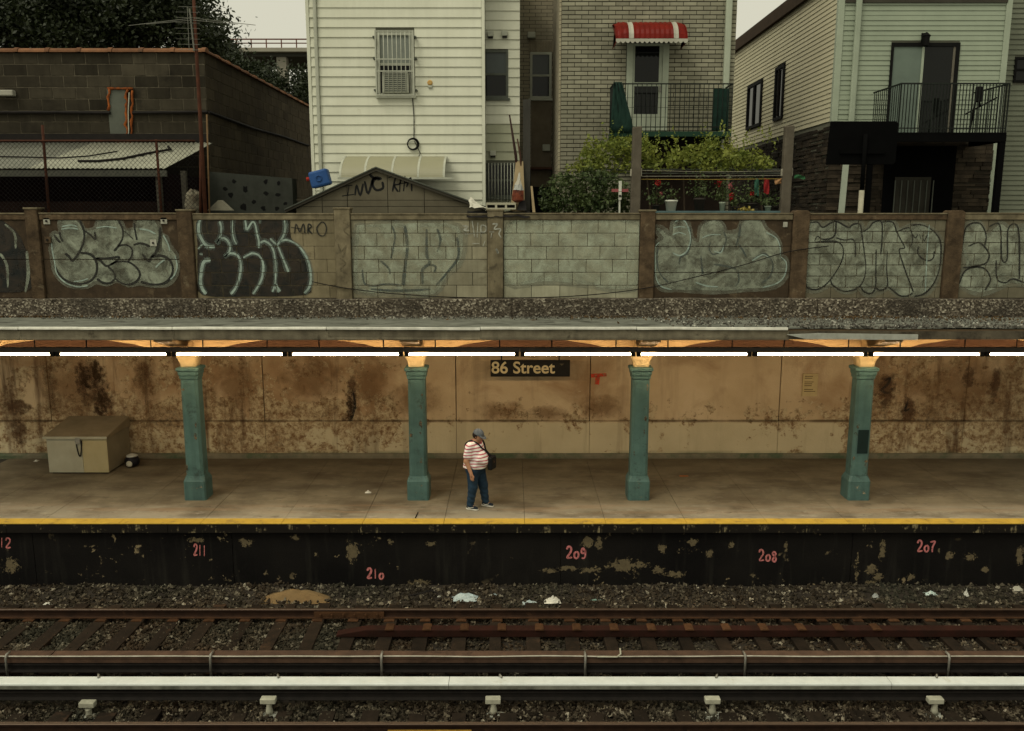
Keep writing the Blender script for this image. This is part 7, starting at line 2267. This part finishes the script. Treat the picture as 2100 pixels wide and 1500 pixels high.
# ---------------------------------------------------------------- chain link fence on the wall
YFN = 20.12
m_wire = wm('fence_wire', (.010, .009, .008), (.007, .006, .006), 6, .6, 0)
m_rustp = wm('rusty_pipe', (.085, .032, .018), (.045, .020, .013), 5, .85, .4, 40, .15)
fn = thing('chain_link_fence', 'chain link fence on rusty posts along the top of the wall', 'fence', (A(200, 437, YFN).x, YFN, ZTOP))
fz1 = A(200, 289, YFN).z; fz0 = ZTOP + .02
fxa, fxb = -13.0, A(404, 360, YFN).x
mb = MB(); sp_ = .105
hgt = fz1 - fz0
x = fxa - hgt
while x < fxb:
    for s in (1, -1):
        a = (x, fz0) if s > 0 else (x, fz1); b = (x + hgt, fz1) if s > 0 else (x + hgt, fz0)
        t0 = max(0, (fxa - a[0]) / hgt); t1 = min(1, (fxb - a[0]) / hgt)
        if t1 - t0 > .02:
            q0 = (a[0] + hgt * t0, YFN + s * .003, a[1] + (b[1] - a[1]) * t0); q1 = (a[0] + hgt * t1, YFN + s * .003, a[1] + (b[1] - a[1]) * t1)
            mb.tube([q0, q1], .0042, 3, cap=False)
    x += sp_
o = mb.build('mesh_wire', m_wire, fn); o['kind'] = 'stuff'
MB().tube([(fxa, YFN + .02, fz1), (fxb, YFN + .02, fz1)], .024, 6).build('top_rail', m_rustp, fn, True)
for px in (-120, 92, 323):
    xb, xt = A(px + 6, 430, YFN).x, A(px - 4, 290, YFN).x
    MB().tube([(xb, YFN + .04, ZTOP - .02), (xt, YFN + .04, fz1 + (.03 if px != 92 else .35))], .032, 8).build('post', m_rustp, fn, True)
# tall rusty pole with aerial
yp = 20.22
tp = thing('rusty_pole', 'tall rusty steel pole leaning slightly above the graffiti wall', 'pole', tuple(A(421, 437, yp)))
MB().tube([(A(421, 437, yp).x, yp, ZTOP - .05), tuple(A(411, 250, yp)), tuple(A(403, 110, yp)), tuple(A(396, -25, yp))], [.05, .045, .04, .035], 8).build('pole', m_rustp, tp, True)
MB().tube([(A(409, 437, yp).x, yp + .06, ZTOP - .05), tuple(A(412, 300, yp + .06))], .035, 8).build('brace_pole', m_rustp, tp, True)
MB().tube([(A(429, 437, yp).x, yp + .02, ZTOP - .05), tuple(A(424, 235, yp + .02))], .02, 6).build('brace_pole', wm('pipe_tan', (.16, .10, .05), (.11, .07, .035), 5), tp, True)
ae = thing('tv_aerial', 'old television aerial with long thin rods fixed high on the rusty pole', 'aerial', tuple(A(396, 60, yp)))
m_alu = wm('aerial_metal', (.20, .20, .165), (.13, .13, .105), 6, .5, 0)
ym = yp - .06
MB().tube([A(389, 18, ym), A(398, 105, ym)], .018, 6).build('mast', m_alu, ae)
for s, (x0_, y0_, x1_, y1_) in enumerate(((264, 53, 392, 38), (398, 38, 524, 52), (300, 50, 394, 42), (396, 42, 488, 50))):
    MB().tube([A(x0_, y0_, ym - .01), A(x1_, y1_, ym - .01)], .007, 5).build('rod', m_alu, ae)
for q in range(9):
    py = 14 + q * 11
    MB().tube([A(358 + 2 * abs(q - 4), py, ym - .02), A(410, py + 1, ym - .02)], .0035, 5).build('element', m_alu, ae)
for px in (384,):
    MB().tube([A(px, 14, ym - .025), A(px + 4, 103, ym - .025)], .006, 5).build('element', m_alu, ae)

# ---------------------------------------------------------------- viaduct and trees in the distance
YV = 92.0
m_conc = wm('viaduct_concrete', (.33, .31, .25), (.26, .245, .195), .5, .9, .2, 5, 0)
va = thing('elevated_railway', 'pale elevated railway viaduct with a railing beyond the trees', 'viaduct', (A(560, 95, YV).x, YV, ZG))
vx0, vx1 = -60.0, 10.0
zd1, zd0 = A(550, 98, YV).z, A(550, 106, YV).z
MB().box(vx0, vx1, YV, YV + 10, zd0, zd1).build('parapet', m_conc, va)
MB().box(vx0, vx1, YV + .8, YV + 9, zd0 - .35, zd0 - .002).build('girder', wm('girder_dark', (.07, .068, .055), (.05, .05, .04), .5), va)
m_vred = wm('viaduct_rail', (.15, .055, .035), (.11, .04, .025), 2)
zr_ = A(550, 79, YV).z
MB().box(vx0, vx1, YV + .1, YV + .2, zr_ - .12, zr_).build('hand_rail', m_vred, va)
MB().box(vx0, vx1, YV + .1, YV + .16, (zr_ + zd1) / 2 - .05, (zr_ + zd1) / 2 + .05).build('mid_rail', m_vred, va)
x = -33
while x < -18:
    MB().box(x - .05, x + .05, YV + .08, YV + .18, zd1, zr_ - .12).build('rail_post', m_vred, va); x += 1.55
for px in (588,):
    x = A(px, 150, YV + 3).x
    MB().box(x - .5, x + .5, YV + 1, YV + 2, ZG, zd0 - .35).build('pier', m_conc, va)
MB().box(A(625, 120, YV).x, A(660, 120, YV).x, YV + 3.0, YV + 4.2, ZG, zd0 - .9).build('pier', m_conc, va)

m_bark = wm('bark', (.05, .04, .03), (.03, .025, .018), 3, .95, .5)
m_leafd = leaf_mat('tree_leaf_dark', (.007, .011, .004), (.022, .030, .009), .15)
m_leafm = leaf_mat('tree_leaf_mid', (.009, .014, .005), (.024, .034, .011), .15)
def tree(name, label, base, blobs, Y, dY, n, leaf, mat, trunk_px, seed, trunk_r=.3):
    rg = np.random.default_rng(seed)
    t = thing(name, label, 'tree', (A(trunk_px, 200, Y).x, Y, ZG), None)
    P = []
    tot = sum(w * h for _, _, w, h in blobs)
    for cx, cy, w, h in blobs:
        # clumps inside each blob, leaves inside each clump
        m_ = max(3, int(34 * w * h / 3000))
        for _ in range(m_):
            while True:
                q = rg.uniform(-1, 1, 3)
                if .25 < q @ q < 1: break
            yc_ = Y + q[1] * dY
            c = A(cx + q[0] * w, cy + q[2] * h, yc_)
            k_ = int(n * (w * h / tot) / m_)
            cr2 = rg.uniform(.5, 1.1) * 1.15
            g = rg.normal(size=(k_, 3)) * cr2 * np.array((.55, .5, .38))
            P.append(np.array(c) + g)
    P = np.concatenate(P)
    mb = MB(); leaves(mb, P, leaf, rg, .7)
    mb.build('crown', mat, t)['kind'] = 'stuff'
    tx = A(trunk_px, 200, Y).x
    zc_ = A(trunk_px, blobs[0][1], Y).z
    tr = MB().tube([(tx, Y, ZG), (tx + .2, Y, ZG + (zc_ - ZG) * .5), (tx - .1, Y, zc_)], [trunk_r, trunk_r * .75, trunk_r * .35], 8).build('trunk', m_bark, t, True)
    for cx, cy, w, h in blobs[:7]:
        e = A(cx, cy, Y)
        MB().tube([(tx + .1, Y, ZG + (zc_ - ZG) * .45), ((tx + e.x) / 2, Y + .3, (ZG + (zc_ - ZG) * .55 + e.z) / 2 + .4), tuple(e)], [trunk_r * .5, trunk_r * .3, .04], 6).build('limb', m_bark, tr)
    return t
tree('tree', 'large dark leafy tree rising behind the cinder block building', 0,
     [(200, 40, 110, 60), (80, 55, 110, 55), (330, 60, 90, 50), (410, 75, 50, 40), (20, 20, 90, 60), (270, 10, 100, 50), (120, -30, 140, 50), (380, 20, 60, 40), (440, 62, 26, 30), (-60, 40, 90, 70), (330, -40, 90, 50), (150, 80, 160, 40), (430, 100, 40, 22)], 47, 3.5, 64000, .115, m_leafd, 210, 31, .45)
tree('tree', 'dark tree below the viaduct in the gap by the white house', 0,
     [(505, 160, 46, 30), (545, 165, 26, 34), (548, 200, 30, 26), (475, 140, 30, 22), (515, 200, 46, 36), (622, 170, 16, 40), (612, 222, 30, 10), (630, 200, 20, 40)], 60, 3, 22000, .12, m_leafm, 545, 33, .35)
tree('tree', 'young tree with upright twigs beside the viaduct end', 0,
     [(448, 112, 18, 12), (462, 104, 10, 10), (455, 120, 26, 10), (474, 116, 10, 6)], 70, 2, 2500, .12, m_leafm, 455, 35, .2)
